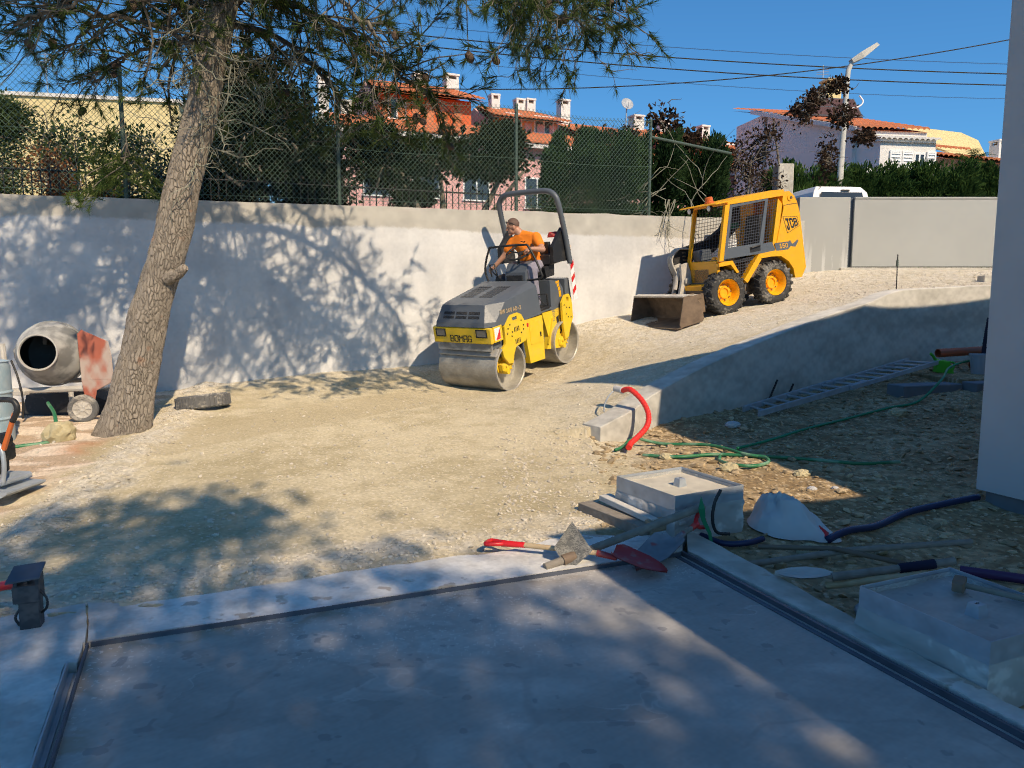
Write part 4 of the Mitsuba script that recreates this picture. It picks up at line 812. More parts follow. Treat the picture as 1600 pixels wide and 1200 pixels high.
for y in (-.12, .43):
    put(rf + '__work_light', PJ(join(xf(lathe([(0, -.05), (.05, -.05), (.055, 0), (0, .001)], 16, 'x'), None, (.40, y, 1.79)), box((.34, y - .012, 1.79), (.37, y + .012, 1.85)))), 'm_black')
    put(rf + '__work_light_lens', PJ(xf(lathe([(0, 0), (.048, 0), (.03, .012), (0, .015)], 16, 'x'), None, (.402, y, 1.79))), 'm_white_plastic')
def grid(poly, y, nx, nz, w=.0042, skew=0.0):
    """Welded bar mesh clipped to a polygon in the xz plane."""
    P = Polygon(poly); x0, z0, x1, z1 = P.bounds; out = []
    def seg(a, b):
        g = P.intersection(LineString([a, b]))
        for l in getattr(g, 'geoms', [g]):
            if l.is_empty or l.geom_type != 'LineString': continue
            (ax, az), (bx, bz) = l.coords[0], l.coords[-1]
            out.append(tube([(ax, y, az), (bx, y, bz)], w, 4))
    for x in np.arange(x0 - .4, x1 + .4, nx): seg((x - skew * (z1 - z0), z1), (x + 0 * skew, z0))
    for z in np.arange(z0, z1, nz): seg((x0, z), (x1, z))
    return join(*out)
dr_poly = [(.10, 1.765), (-.66, 1.785), (-.45, 1.07), (.285, 1.09)]
d = jp('door', join(prism([(.115, 1.79), (-.69, 1.80), (-.66, 1.765), (.085, 1.745)], .605, .63), prism([(.115, 1.79), (.06, 1.79), (.30, .92), (.36, .92)], .605, .63), prism([(-.69, 1.80), (-.63, 1.80), (-.36, .92), (-.44, .90)], .605, .63), prism([(.30, 1.10), (-.45, 1.08), (-.40, .90), (.345, .925)], .608, .627)), 'm_anthracite')
put(d + '__mesh', PJ(grid(dr_poly, .618, .049, .047, skew=.22)), 'm_steel_dark', kind='stuff')
put(d + '__handle', PJ(join(tube(spline([(-.22, .635, 1.01), (-.24, .66, 1.03), (-.38, .66, 1.045), (-.40, .635, 1.03)]), .012, 6), box((-.2, .627, .95), (-.42, .632, 1.04)))), 'm_black')
jp('side_mesh', grid([(-.69, 1.77), (-.91, 1.765), (-.85, 1.62), (-.66, 1.06), (-.48, 1.05)], .60, .049, .047, skew=.22), 'm_steel_dark', kind='stuff')
jp('side_mesh', grid([(.16, .86), (-.30, .88), (.0, .54), (.10, .66)], .60, .049, .047, skew=.12), 'm_steel_dark', kind='stuff')
jp('side_mesh', grid([(.17, 1.80), (-.90, 1.80), (-.75, .95), (.42, .95)], -.245, .062, .06, skew=.2), 'm_steel_dark', kind='stuff')
jp('sill', prism([(-.44, 1.06), (-.68, 1.06), (-.74, .89), (-.38, .905)], .60, .63), 'm_anthracite')
jp('seat', join(hull([(-.15, .0, .95), (-.15, .45, .95), (-.6, .0, .95), (-.6, .45, .95), (-.12, .02, 1.05), (-.12, .43, 1.05), (-.6, .02, 1.03), (-.6, .43, 1.03)]), hull([(-.55, .02, 1.0), (-.55, .43, 1.0), (-.67, .02, 1.0), (-.67, .43, 1.0), (-.66, .06, 1.55), (-.66, .4, 1.55), (-.76, .06, 1.55), (-.76, .4, 1.55)])), 'm_black')
jp('cab_floor', box((-.8, -.27, .82), (.45, .56, .87), .0), 'm_black')
jp('cab_back', prism([(-.80, 1.78), (-.84, 1.78), (-.78, .85), (-.72, .85)], -.25, .10), 'm_orange')
jp('control_panel', box((.1, -.22, .9), (.36, -.02, 1.1), .02), 'm_anthracite')
jp('document_box', box((-.36, -.20, 1.36), (-.62, -.10, 1.47), .01), 'm_green_dark')
# single lift arm on its right side, guard plate with slots, bucket with its linkage
arm = [(-1.15, 1.84), (-.78, 1.74), (-.50, 1.40), (-.15, 1.235), (.18, 1.20), (.47, 1.16), (.62, 1.05), (.67, .88), (.60, .62), (.50, .50), (.36, .54), (.34, .80), (.18, .96), (-.2, .98), (-.6, 1.18), (-1.2, 1.62)]
holes = [[(x, z), (x - .085, z + .004), (x - .085, z + .034), (x, z + .03)] for x in (.44, .31) for z in (1.07, 1.005, .94)]
jp('lift_arm', prism(arm, -.56, -.42, holes=holes), 'm_black')
jp('tilt_head', join(prism([(.64, .90), (.50, .92), (.42, .60), (.50, .30), (.66, .22), (.74, .40), (.66, .62)], -.46, -.40), prism([(.64, .90), (.50, .92), (.42, .60), (.50, .30), (.66, .22), (.74, .40), (.66, .62)], -.26, -.20), box((.5, -.41, .62), (.62, -.25, .86), .02),
    xf(lathe([(0, -.20), (.06, -.20), (.06, -.16), (.035, -.15), (0, -.15)], 12, 'y'), None, (.56, 0, .60)), tube([(.60, -.33, .84), (.74, -.33, .48)], .035, 10), box((.70, -.5, .30), (.80, .45, .40), .02)), 'm_dust')
jp('hoses', join(*[tube(spline([(.30, y0, 1.14), (.55, y0 - .01, 1.17), (.70, y0 - .02, 1.03), (.70, y0, .86), (.64, y0 + .03, .70)]), .016, 7) for y0 in (-.46, -.42, -.38, -.34)]), 'm_dust', True)
jp('quick_hitch', join(box((.80, -.62, .12), (.94, .52, .18), .01), box((.80, -.62, .34), (.96, .52, .40), .01), *[box((.74, y, .10), (.98, y + .04, .42), .01) for y in (-.6, -.34, .2, .46)]), 'm_rust')
path = LineString([(1.30, .452), (1.20, .462), (1.09, .437), (1.02, .33), (.97, .16), (.965, .06), (1.0, .005), (1.12, -.012), (1.43, -.03)])
bk = fresh(t + '__bucket')
put(bk + '__shell', PJ(prism(list(path.buffer(.011, cap_style=2).exterior.coords)[:-1], -.80, .72)), 'm_rust')
side = [(1.305, .458), (1.08, .432), (1.015, .33), (.955, .05), (.99, -.005), (1.42, -.035), (1.445, .02), (1.36, .28)]
for y in (-.81, .715): put(bk + '__side_plate', PJ(prism(side, y, y + .018)), 'm_rust')
put(bk + '__cutting_edge', PJ(prism([(1.40, -.042), (1.50, -.045), (1.40, -.018)], -.80, .73)), 'm_rust')
put(bk + '__top_bar', PJ(prism([(1.31, .44), (1.20, .463), (1.09, .44), (1.09, .456), (1.20, .482), (1.315, .468)], -.80, .72)), 'm_dust')
# ------------------------------------------------------------------ trees: trunk, limbs and twigs as tubes, leaves as many small faces
def unit(v): return v / (np.linalg.norm(v, axis=-1, keepdims=True) + 1e-12)
def leaves(P, D, size, r, flat=.5, wid=.55, jit=.8):
    """Small folded leaf quads at the points P, growing roughly along D."""
    n = len(P); d = unit(D + r.normal(0, jit, (n, 3))); a = unit(np.cross(d, r.normal(0, 1, (n, 3)))); s = size * r.uniform(.6, 1.3, (n, 1))
    m = P + d * s * .5; tip = P + d * s; nrm = np.cross(d, a)
    v = np.stack([P, m + a * s * wid * .5 + nrm * s * .12, tip, m - a * s * wid * .5 + nrm * s * .12], 1).reshape(-1, 3)
    k = np.arange(n)[:, None] * 4
    return v, np.vstack([k + [0, 1, 2], k + [0, 2, 3]])
def needles(P, D, r, n=26, length=.12, w=.0032, spread=.55):
    """Brushes of pine needles: a fan of thin triangles at each point."""
    m = len(P); p = np.repeat(P, n, 0); d = np.repeat(unit(D), n, 0)
    along = r.random((m * n, 1)); p = p - d * along * .09
    dd = unit(d + r.normal(0, spread, (m * n, 3))); L = length * r.uniform(.6, 1.15, (m * n, 1)); a = unit(np.cross(dd, r.normal(0, 1, (m * n, 3)))) * w
    v = np.stack([p - a, p + a, p + dd * L], 1).reshape(-1, 3)
    return v, np.arange(len(v)).reshape(-1, 3)
def branch(a, d, L, r, r0, k=6, droop=.0, wob=.18):
    """A wandering branch: points and radii."""
    p = [np.asarray(a, float)]; d = unit(np.asarray(d, float)); st = L / k
    for i in range(k):
        d = unit(d + r.normal(0, wob, 3) + [0, 0, -droop]); p.append(p[-1] + d * st)
    return np.array(p), r0 * np.linspace(1, .35, k + 1), d

# ---- the pine in front of the wall
def pine():
    r = np.random.default_rng(23); t = thing('pine_tree', 'leaning pine with rough bark and cones standing in front of the white wall', 'tree')
    tr = np.array([(-4.36, 8.42, -.15), (-4.31, 8.42, .05), (-4.22, 8.42, .35), (-4.08, 8.42, .9), (-3.89, 8.42, 1.6), (-3.71, 8.42, 2.05), (-3.48, 8.45, 2.9), (-3.30, 8.5, 3.6), (-3.15, 8.5, 4.2), (-2.98, 8.5, 4.9), (-2.85, 8.4, 5.8), (-2.6, 8.3, 6.8), (-2.4, 8.3, 7.8), (-2.3, 8.3, 8.8)])
    trr = np.array([.325, .285, .246, .212, .19, .19, .178, .158, .146, .134, .12, .10, .08, .04])
    tp = spline(tr, 8); rr = np.interp(np.linspace(0, 1, len(tp)), np.linspace(0, 1, len(trr)), trr)
    m = tube(tp, rr, 30); v = m[0]; nn = v[:len(tp) * 30] - np.repeat(tp, 30, 0)
    q = v[:len(nn)]; g = meshkit.fbm(np.column_stack([q[:, :2] * 9, q[:, 2] * 4.2]), 4) - .5; g2 = meshkit.fbm(q * [3, 3, 1.5], 3) - .5
    v[:len(nn)] += unit(nn) * (.05 * g + .07 * g2)[:, None]
    put(t + '__trunk', (v, m[1]), 'm_bark', True)
    st = tube([(-3.70, 8.32, 1.74), (-3.55, 8.26, 1.79), (-3.50, 8.24, 1.83), (-3.46, 8.23, 1.86)], [.075, .055, .048, .04], 12)
    put(t + '__stub', st, 'm_bark', 30)
    limbs = [  # (points, base radius, density)
        ([(-3.15, 8.5, 4.7), (-2.3, 8.3, 5.05), (-1.3, 8.1, 5.15), (-.4, 8.0, 4.95), (.35, 7.9, 4.6), (.78, 7.85, 4.25)], .07, 1.5),
        ([(-3.05, 8.5, 5.1), (-2.2, 7.9, 5.3), (-1.2, 7.5, 5.1), (-.4, 7.2, 4.6), (.15, 7.05, 4.15)], .06, 1.1),
        ([(-3.2, 8.5, 4.6), (-2.5, 8.8, 4.75), (-1.8, 9.0, 4.45), (-1.2, 9.1, 4.0), (-.85, 9.15, 3.75)], .055, 1.3),
        ([(-3.25, 8.5, 4.4), (-2.8, 9.0, 4.5), (-2.3, 9.3, 4.2), (-1.9, 9.4, 3.7)], .045, 1.2),
        ([(-3.1, 8.4, 4.9), (-2.6, 7.9, 5.0), (-2.0, 7.6, 4.7), (-1.5, 7.45, 4.2), (-1.2, 7.4, 3.9)], .045, 1.0),
        ([(-3.0, 8.4, 5.3), (-1.9, 8.6, 5.6), (-.8, 8.8, 5.4), (.1, 8.9, 4.9), (.5, 8.9, 4.55)], .06, 1.1),
        ([(-3.3, 8.5, 4.2), (-3.9, 8.3, 4.38), (-4.5, 8.2, 4.42), (-5.0, 8.15, 4.35)], .03, .75),
        ([(-3.2, 8.5, 4.75), (-3.9, 8.2, 4.95), (-4.5, 8.0, 4.95), (-4.9, 7.9, 4.8)], .035, .7),
        ([(-3.25, 8.5, 4.5), (-3.7, 8.0, 4.6), (-4.3, 7.7, 4.3), (-4.7, 7.6, 4.1)], .03, .7),
        ([(-3.2, 8.5, 4.6), (-3.8, 8.9, 4.85), (-4.6, 9.2, 4.7), (-5.2, 9.3, 4.4)], .04, .8), ([(-2.8, 8.4, 5.8), (-3.2, 7.0, 6.5), (-3.6, 5.9, 6.4), (-3.9, 5.0, 6.0)], .05, 1.5), ([(-2.7, 8.3, 6.3), (-2.8, 6.9, 7.0), (-2.9, 5.6, 6.9), (-3.0, 4.7, 6.5)], .05, 1.5), ([(-2.8, 8.4, 6.0), (-3.8, 7.2, 6.4), (-4.7, 6.4, 6.2), (-5.2, 5.9, 5.8)], .045, 1.4), ([(-2.7, 8.3, 6.6), (-2.3, 6.9, 7.3), (-2.0, 5.8, 7.2)], .04, 1.3), ([(-3.3, 8.5, 4.3), (-4.0, 8.7, 4.2), (-4.6, 8.8, 3.9)], .025, 1.0),
        ([(-2.8, 8.4, 5.9), (-4.0, 8.1, 6.3), (-5.2, 7.8, 6.2), (-6.1, 7.6, 5.8)], .05, .75), ([(-2.8, 8.4, 6.0), (-3.9, 8.9, 6.2), (-5.0, 9.3, 5.8), (-5.7, 9.5, 5.4)], .05, .75),
        ([(-2.7, 8.3, 6.4), (-1.5, 8.0, 6.8), (-.2, 7.8, 6.6), (.8, 7.7, 6.0)], .05, .75), ([(-2.7, 8.3, 6.2), (-2.0, 7.4, 6.5), (-1.4, 6.6, 6.3), (-1.0, 6.1, 5.9)], .045, .75),
        ([(-2.7, 8.3, 6.3), (-2.2, 9.2, 6.6), (-1.5, 10.0, 6.3), (-1.0, 10.5, 5.9)], .045, .75), ([(-2.6, 8.3, 6.9), (-3.4, 7.6, 7.3), (-4.2, 7.0, 7.0)], .04, .75),
        ([(-2.5, 8.3, 7.4), (-1.6, 8.2, 7.9), (-.7, 8.1, 7.7)], .035, .75), ([(-2.4, 8.3, 7.8), (-2.6, 8.9, 8.5), (-2.8, 9.3, 8.7)], .03, .75), ([(-2.4, 8.3, 8.0), (-2.9, 7.8, 8.7), (-3.2, 7.5, 8.8)], .03, .75),
        ([(-2.7, 8.3, 6.6), (-3.6, 8.8, 6.9), (-4.4, 9.2, 6.6)], .035, .75)]
    tubes, tips, dirs, cones, lich = [], [], [], [], []
    for pts, r0, dens in limbs:
        p = spline(pts, 8); L = np.linalg.norm(np.diff(p, axis=0), axis=1).sum(); p[1:-1] += r.normal(0, .018, (len(p) - 2, 3))
        tubes.append(tube(p, np.linspace(r0, .012, len(p)), 7))
        for s in np.sort(r.random(int(L * 14 * dens))) ** .8:
            i = min(int(s * (len(p) - 1)), len(p) - 2); a = p[i] + (p[i + 1] - p[i]) * r.random(); ax = unit(p[i + 1] - p[i])
            d = unit(ax * r.uniform(.2, 1.0) + r.normal(0, .8, 3) * [1, 1, .55] + [0, 0, -.12])
            bp, br, bd = branch(a, d, r.uniform(.35, 1.05), r, max(.006, .016 * (1 - s) + .006), 6, .05, .22)
            tubes.append(tube(bp, br, 5))
            for u in r.random(int(r.uniform(4, 9))):
                j = min(int((.25 + .75 * u) * 6), 5); q = bp[j] + (bp[j + 1] - bp[j]) * r.random()
                tp2, tr2, td = branch(q, unit(bd + r.normal(0, .75, 3)), r.uniform(.12, .34), r, .005, 3, .03, .25)
                tubes.append(tube(tp2, tr2, 4))
                bare = r.random() < .22
                if not bare:
                    tips.append(tp2[-1]); dirs.append(td)
                    if r.random() < .55: tips.append(tp2[-2]); dirs.append(td)
                if r.random() < .035: cones.append(q + [0, 0, -.035])
            tips.append(bp[-1]); dirs.append(bd)
    put(t + '__branches', join(*tubes), 'm_twig', True, kind='stuff')
    P, D = np.array(tips), np.array(dirs)
    put(t + '__needles', needles(P, D, r, 25, .125, .0036), 'm_needle', kind='stuff')
    # grey lichened dead twigs hanging round the trunk, and the low sprig hanging before the wall top
    dead = []
    for i in range(58):
        z = r.uniform(2.9, 5.2); x = np.interp(z, tr[:, 2], tr[:, 0]); side = r.choice([-1, 1], p=[.45, .55])
        a = np.array([x + side * .12, 8.45 + r.normal(0, .1), z])
        bp, br, bd = branch(a, [side * r.uniform(.3, 1), r.normal(0, .5), r.normal(-.25, .4)], r.uniform(.3, 1.1), r, .008, 9, .03, .40); dead.append(tube(bp, br, 4))
        for _ in range(7):
            j = r.integers(1, 7); tp2, tr2, _d = branch(bp[j], unit(bd + r.normal(0, .9, 3)), r.uniform(.1, .4), r, .005, 4, .08, .35); dead.append(tube(tp2, tr2, 3))
    for i in range(30):      # right of the trunk, a curtain of dead twigs below the big limbs
        a = np.array([r.uniform(-3.2, -1.2), 8.5 + r.normal(0, .35), r.uniform(3.7, 4.8)]); bp, br, bd = branch(a, [r.normal(0, .5), r.normal(0, .4), -.8], r.uniform(.4, 1.1), r, .007, 9, .03, .42); dead.append(tube(bp, br, 4))
        for _ in range(7):
            j = r.integers(1, 7); tp2, tr2, _d = branch(bp[j], unit(bd + r.normal(0, .9, 3)), r.uniform(.1, .4), r, .0045, 4, .05, .35); dead.append(tube(tp2, tr2, 3))
    put(t + '__dead_twigs', join(*dead), 'm_lichen', True, kind='stuff')
    sp_, sd_, bt = [], [], []
    for i in range(10):
        bp, br, bd = branch((-4.0, 8.2, 3.15 + r.normal(0, .1)), [-.55 + r.normal(0, .25), -.2 + r.normal(0, .3), -.75], r.uniform(.5, .95), r, .008, 6, .05, .22); bt.append(tube(bp, br, 4))
        for q in bp[2:]:
            for _ in range(3): sp_.append(q + r.normal(0, .03, 3)); sd_.append(unit(bd + r.normal(0, .7, 3)))
    put(t + '__sprig', join(*bt), 'm_twig', True)
    put(t + '__sprig_needles', needles(np.array(sp_), np.array(sd_), r, 26, .11, .0034), 'm_needle', kind='stuff')
    r.shuffle(cones)
    cm = lathe([(0, -.06), (.026, -.048), (.043, -.015), (.040, .018), (.026, .045), (0, .056)], 9)
    for c in cones[:150]: put(t + '__cone', xf(cm, rot([1, 0, 0], r.uniform(-50, 50)) @ rot([0, 1, 0], r.uniform(-50, 50)), c, r.uniform(.75, 1.15)), 'm_cone', True)
pine()

# ---- other trees, shrubs and hedges
def leafy(name, label, base, h, crown, n, size, mat, seed, group=None, trunk=.09, stems=3, spread=.5, cat='tree', clumps=26, wid=.6, bare=0):
    """A tree or shrub: stems that fork into the crown, leaves in clumps round the twig ends. crown: list of (centre, radii)."""
    r = np.random.default_rng(seed); t = thing(name, label, cat, group); tubes, P, D = [], [], []
    base = np.asarray(base, float)
    for c, rad in crown:
        c, rad = np.asarray(c, float), np.asarray(rad, float)
        k = max(3, int(clumps))
        for i in range(k):
            u = unit(r.normal(0, 1, 3)) * r.random() ** .4; e = c + u * rad
            a = c + r.normal(0, .25, 3) * rad - [0, 0, rad[2] * .4]
            mid = (a + e) / 2 + r.normal(0, .12, 3) * np.linalg.norm(rad); pp = spline([a, mid, e], 5)
            tubes.append(tube(pp, np.linspace(trunk * .28, .006, len(pp)), 5))
            m = int(n / len(crown) / k)
            cl = e + r.normal(0, 1, (m, 3)) * rad * (.22 + .14 * r.random()); P.append(cl); D.append(unit(cl - c) + [0, 0, .1])
            for _ in range(4): bp, br, bd = branch(e, r.normal(0, 1, 3), np.linalg.norm(rad) * .22, r, .006, 4, 0, .3); tubes.append(tube(bp, br, 3))
        for i in range(bare): bp, br, bd = branch(c + r.normal(0, .6, 3) * rad, [r.normal(0, 1), r.normal(0, 1), r.uniform(0, 1)], np.linalg.norm(rad) * r.uniform(.4, .9), r, .010, 6, 0, .25); tubes.append(tube(bp, br, 4))
    for s in range(stems):
        a = base + [r.normal(0, .12), r.normal(0, .08), -.1]; c = np.asarray(crown[s % len(crown)][0]); e = np.array([c[0] + r.normal(0, .3), c[1], c[2] - .1]); mid = (a + e) / 2 + r.normal(0, .18, 3)
        pp = spline([a, mid, e], 7); tubes.append(tube(pp, np.linspace(trunk, trunk * .3, len(pp)), 8))
    put(t + '__trunk', join(*tubes), 'm_twig' if mat != 'm_leaf_dark' else 'm_bark', True)
    put(t + '__crown', leaves(np.vstack(P), np.vstack(D), size, r, wid=wid), mat, kind='stuff')
    return t
G0 = 2.12
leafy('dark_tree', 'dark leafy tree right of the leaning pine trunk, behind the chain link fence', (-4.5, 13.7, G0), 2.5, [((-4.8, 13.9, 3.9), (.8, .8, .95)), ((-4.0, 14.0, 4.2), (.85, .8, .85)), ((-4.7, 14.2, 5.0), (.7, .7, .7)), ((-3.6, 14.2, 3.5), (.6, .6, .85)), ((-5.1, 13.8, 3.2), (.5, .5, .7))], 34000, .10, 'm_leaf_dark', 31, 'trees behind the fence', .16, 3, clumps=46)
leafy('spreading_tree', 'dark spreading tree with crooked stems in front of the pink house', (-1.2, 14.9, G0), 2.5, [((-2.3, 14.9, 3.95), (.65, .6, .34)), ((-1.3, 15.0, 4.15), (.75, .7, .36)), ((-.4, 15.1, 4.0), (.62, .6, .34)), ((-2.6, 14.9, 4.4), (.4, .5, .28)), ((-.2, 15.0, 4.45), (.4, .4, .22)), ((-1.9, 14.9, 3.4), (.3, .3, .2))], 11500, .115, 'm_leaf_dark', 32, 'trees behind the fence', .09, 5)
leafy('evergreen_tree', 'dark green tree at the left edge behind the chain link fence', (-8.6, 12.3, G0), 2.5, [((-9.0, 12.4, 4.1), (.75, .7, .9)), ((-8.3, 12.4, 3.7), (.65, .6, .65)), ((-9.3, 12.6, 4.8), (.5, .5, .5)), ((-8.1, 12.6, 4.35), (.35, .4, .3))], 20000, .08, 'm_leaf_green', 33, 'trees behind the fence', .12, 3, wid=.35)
leafy('brown_shrub', 'shrub with dry reddish brown leaves behind the fence left of the pine', (-7.0, 12.5, G0), 1.4, [((-7.2, 12.5, 3.3), (.4, .35, .45)), ((-6.8, 12.5, 2.8), (.45, .35, .45)), ((-6.4, 12.6, 3.1), (.3, .3, .3))], 6000, .06, 'm_leaf_brown', 34, None, .03, 5, cat='shrub', clumps=18, bare=10)
leafy('thin_shrub', 'thin twiggy shrub with few green leaves in front of the cream building', (-6.3, 12.9, G0), 2.2, [((-7.3, 12.8, 3.9), (.6, .4, .35)), ((-6.2, 13.0, 3.8), (.5, .4, .4)), ((-5.6, 12.9, 3.3), (.4, .4, .5))], 3600, .075, 'm_leaf_green', 35, None, .03, 5, cat='shrub', clumps=12, bare=22)
leafy('olive_bush', 'olive green bush between fence post and leaning pine', (-5.9, 12.3, G0), 1.3, [((-6.0, 12.3, 2.75), (.4, .3, .45)), ((-5.5, 12.4, 2.7), (.35, .3, .4))], 5000, .05, 'm_needle', 36, None, .03, 4, cat='bush', clumps=16, wid=.3)
leafy('light_bush', 'yellowish green bush behind the fence post beside the roller bar', (.6, 15.4, G0), 1.4, [((.5, 15.4, 3.2), (.45, .4, .55)), ((1.0, 15.5, 3.4), (.45, .4, .5))], 3000, .06, 'm_needle', 37, None, .04, 4, cat='bush', clumps=18, wid=.35, bare=10)
leafy('vine_shrub', 'tall tangled shrub of dark red leaves with one long shoot above the loader', (5.6, 17.3, G0), 2.5, [((5.0, 17.3, 4.4), (.40, .5, .55)), ((5.5, 17.4, 4.75), (.4, .5, .4)), ((5.4, 17.3, 3.7), (.45, .5, .6)), ((6.3, 17.2, 5.45), (.30, .25, .22)), ((6.65, 17.15, 5.75), (.25, .2, .16)), ((7.0, 17.1, 6.0), (.16, .15, .12)), ((7.1, 17.1, 5.35), (.22, .2, .2)), ((6.9, 17.2, 4.5), (.2, .25, .35)), ((7.6, 17.15, 4.9), (.22, .2, .14))], 4000, .08, 'm_leaf_red', 38, None, .05, 4, cat='shrub', clumps=16, wid=.75, bare=9)
leafy('vine_shrub', 'shrub of dark leaves on crooked yellowish stems above the fence beside a satellite dish', (3.0, 16.6, G0), 2.2, [((2.4, 16.6, 4.75), (.3, .3, .3)), ((3.25, 16.6, 5.0), (.3, .3, .45)), ((3.6, 16.6, 4.7), (.3, .3, .25)), ((2.0, 16.6, 4.4), (.25, .3, .25))], 1500, .11, 'm_leaf_red', 39, None, .05, 4, cat='shrub', clumps=6, wid=.75, bare=6)
def cypress(c, rad, n, seed, mat, label, name='conifer', group=None, size=.12):
    """A dense column or stretch of conifer: sprays that point up and outwards over a lumpy body."""
    r = np.random.default_rng(seed); t = thing(name, label, 'hedge' if 'hedge' in name else 'conifer', group); c, rad = np.asarray(c, float), np.asarray(rad, float)
    m = n; u = unit(r.normal(0, 1, (m, 3))); box_ = np.sign(u) * np.abs(u) ** .45; box_ /= np.maximum(1, np.abs(box_).max(1, keepdims=True))
    lump = .58 + .62 * meshkit.fbm(u * rad * 2.4 + seed, 4)[:, None]
    P = c + box_ * rad * lump * (r.random((m, 1)) ** .45 * 1.03); D = unit(u * [1, 1, .5]) + [0, 0, .75]
    put(t + '__foliage', leaves(P, D, size, r, wid=.30, jit=.45), mat, kind='stuff')
    return t
for i, (x, y, z, rx, rz) in enumerate([(1.15, 15.75, 3.35, .55, 1.35), (2.0, 16.1, 3.4, .62, 1.4), (2.95, 16.5, 3.45, .66, 1.4), (3.95, 17.0, 3.4, .68, 1.4)]):
    cypress((x, y, z), (rx, .6, rz), 34000, 50 + i, 'm_cypress', ['dark green conifer behind the fence nearest to the roller bar', 'dark green conifer second to the right of the roller behind the fence', 'dark green conifer behind the fence above the bucket of the loader', 'dark green conifer behind the fence above the loader beacon'][i], group=None)
for i in range(5):
    cypress((7.7 + i * 1.72, 20.6 + .12 * (i % 2), 3.42), (1.05, .75, 1.50), 40000, 60 + i, 'm_hedge', 'trimmed green conifer hedge behind the grey gate, ' + ['leftmost stretch left of the street lamp', 'second stretch just behind the street lamp', 'middle stretch right of the street lamp', 'fourth stretch from the left below the shutters', 'rightmost stretch beside the house edge'][i], name='conifer_hedge', group='hedge plants in the row behind the gate', size=.14)
# bare twigs hanging over the wall top by the loader
def hanging():
    r = np.random.default_rng(77); out = []
    for i in range(9):
        a = np.array([3.0 + r.normal(0, .25), 15.0, 3.35]); p, rr, d = branch(a, [r.normal(-.05, .25), -.22, -1], r.uniform(.6, 1.15), r, .011, 7, .02, .14); out.append(tube(p, rr, 5))
        for _ in range(5):
            j = r.integers(2, 7); q, qr, _ = branch(p[j], unit(d + r.normal(0, .6, 3)), r.uniform(.12, .4), r, .006, 4, .04, .25); out.append(tube(q, qr, 4))
    for i in range(12):
        a = np.array([r.uniform(2.0, 3.9), 15.4 + r.normal(0, .2), r.uniform(3.2, 3.8)]); p, rr, d = branch(a, [r.normal(0, .7), r.normal(0, .3), r.normal(.5, .4)], r.uniform(.7, 1.6), r, .010, 7, 0, .18); out.append(tube(p, rr, 4))
    single('dry_branch', join(*out), 'm_lichen', 'bare dry branch hanging over the white wall behind the loader', 'branch', True)
hanging()
# the pine behind the viewer whose crown dapples the slab
def shade_pine():
    r = np.random.default_rng(5); t = thing('shade_tree', 'tall tree standing behind the viewer and shading the slab', 'tree'); tubes, tips, dirs = [], [], []
    put(t + '__trunk', tube(spline([(4.6, -9, -.4), (4.4, -8.6, 3), (4.0, -7.6, 6), (3.6, -7, 9)], 6), np.linspace(.3, .1, 19), 12), 'm_bark', True)
    for i in range(280):
        c = np.array([3.9, -6.75, 7.4]) + unit(r.normal(0, 1, 3)) * r.random() ** .4 * [3.0, 2.9, 1.5]
        if i >= 235: c = np.array([2.25, -3.2, 7.4]) + unit(r.normal(0, 1, 3)) * r.random() ** .4 * [1.0, .7, .6]
        if i >= 262: c = np.array([5.3, -5.3, 7.2]) + unit(r.normal(0, 1, 3)) * r.random() ** .4 * [.9, .8, .6]
        for _ in range(26):
            q = c + r.normal(0, .22, 3); tips.append(q); dirs.append(unit(r.normal(0, 1, 3) + [0, 0, .3]))
        pp = spline([(4.0, -7.8, 6.3), (c + [4.0, -7.8, 6.3]) / 2 + r.normal(0, .2, 3), c], 4); tubes.append(tube(pp, np.linspace(.05, .012, len(pp)), 5))
    put(t + '__branches', join(*tubes), 'm_twig', True, kind='stuff')
    put(t + '__needles', needles(np.array(tips), np.array(dirs), r, 22, .14, .0075), 'm_needle', kind='stuff')
shade_pine()
# ------------------------------------------------------------------ fences on and behind the wall
t = thing('chain_link_fence', 'tall green chain link fence on top of the white wall', 'fence')
def wp(s_, z, off=.06): q = WALL0 + U * 0 + unit(WALL1 - WALL0) * s_ + V * off; return np.array([q[0], q[1], z])
Lw = np.linalg.norm(WALL1 - WALL0)
def wz(s_): return 2.875 + .20 * s_ / Lw
posts = [np.dot(np.array(p) - WALL0, unit(WALL1 - WALL0)) for p in ((-8.27, 9.97), (-5.50, 11.19), (-2.72, 12.43), (.10, 13.67), (2.62, 14.79))]
for i, s_ in enumerate(posts):
    top = wz(s_) + (1.85, 1.84, 1.80, 1.80, 1.76)[i]
    k = put(t + '__post', tube([wp(s_, wz(s_) - .25), wp(s_, top)], .030, 10), 'm_post_green', 40)
    put(k + '__cap', xf(lathe([(0, .03), (.03, .02), (.034, -.01), (.034, -.02)], 10), None, wp(s_, top)), 'm_post_green', 40)
wires = []
s0, s1 = .2, posts[-1] + .0; Hm = 1.72; P_ = .078
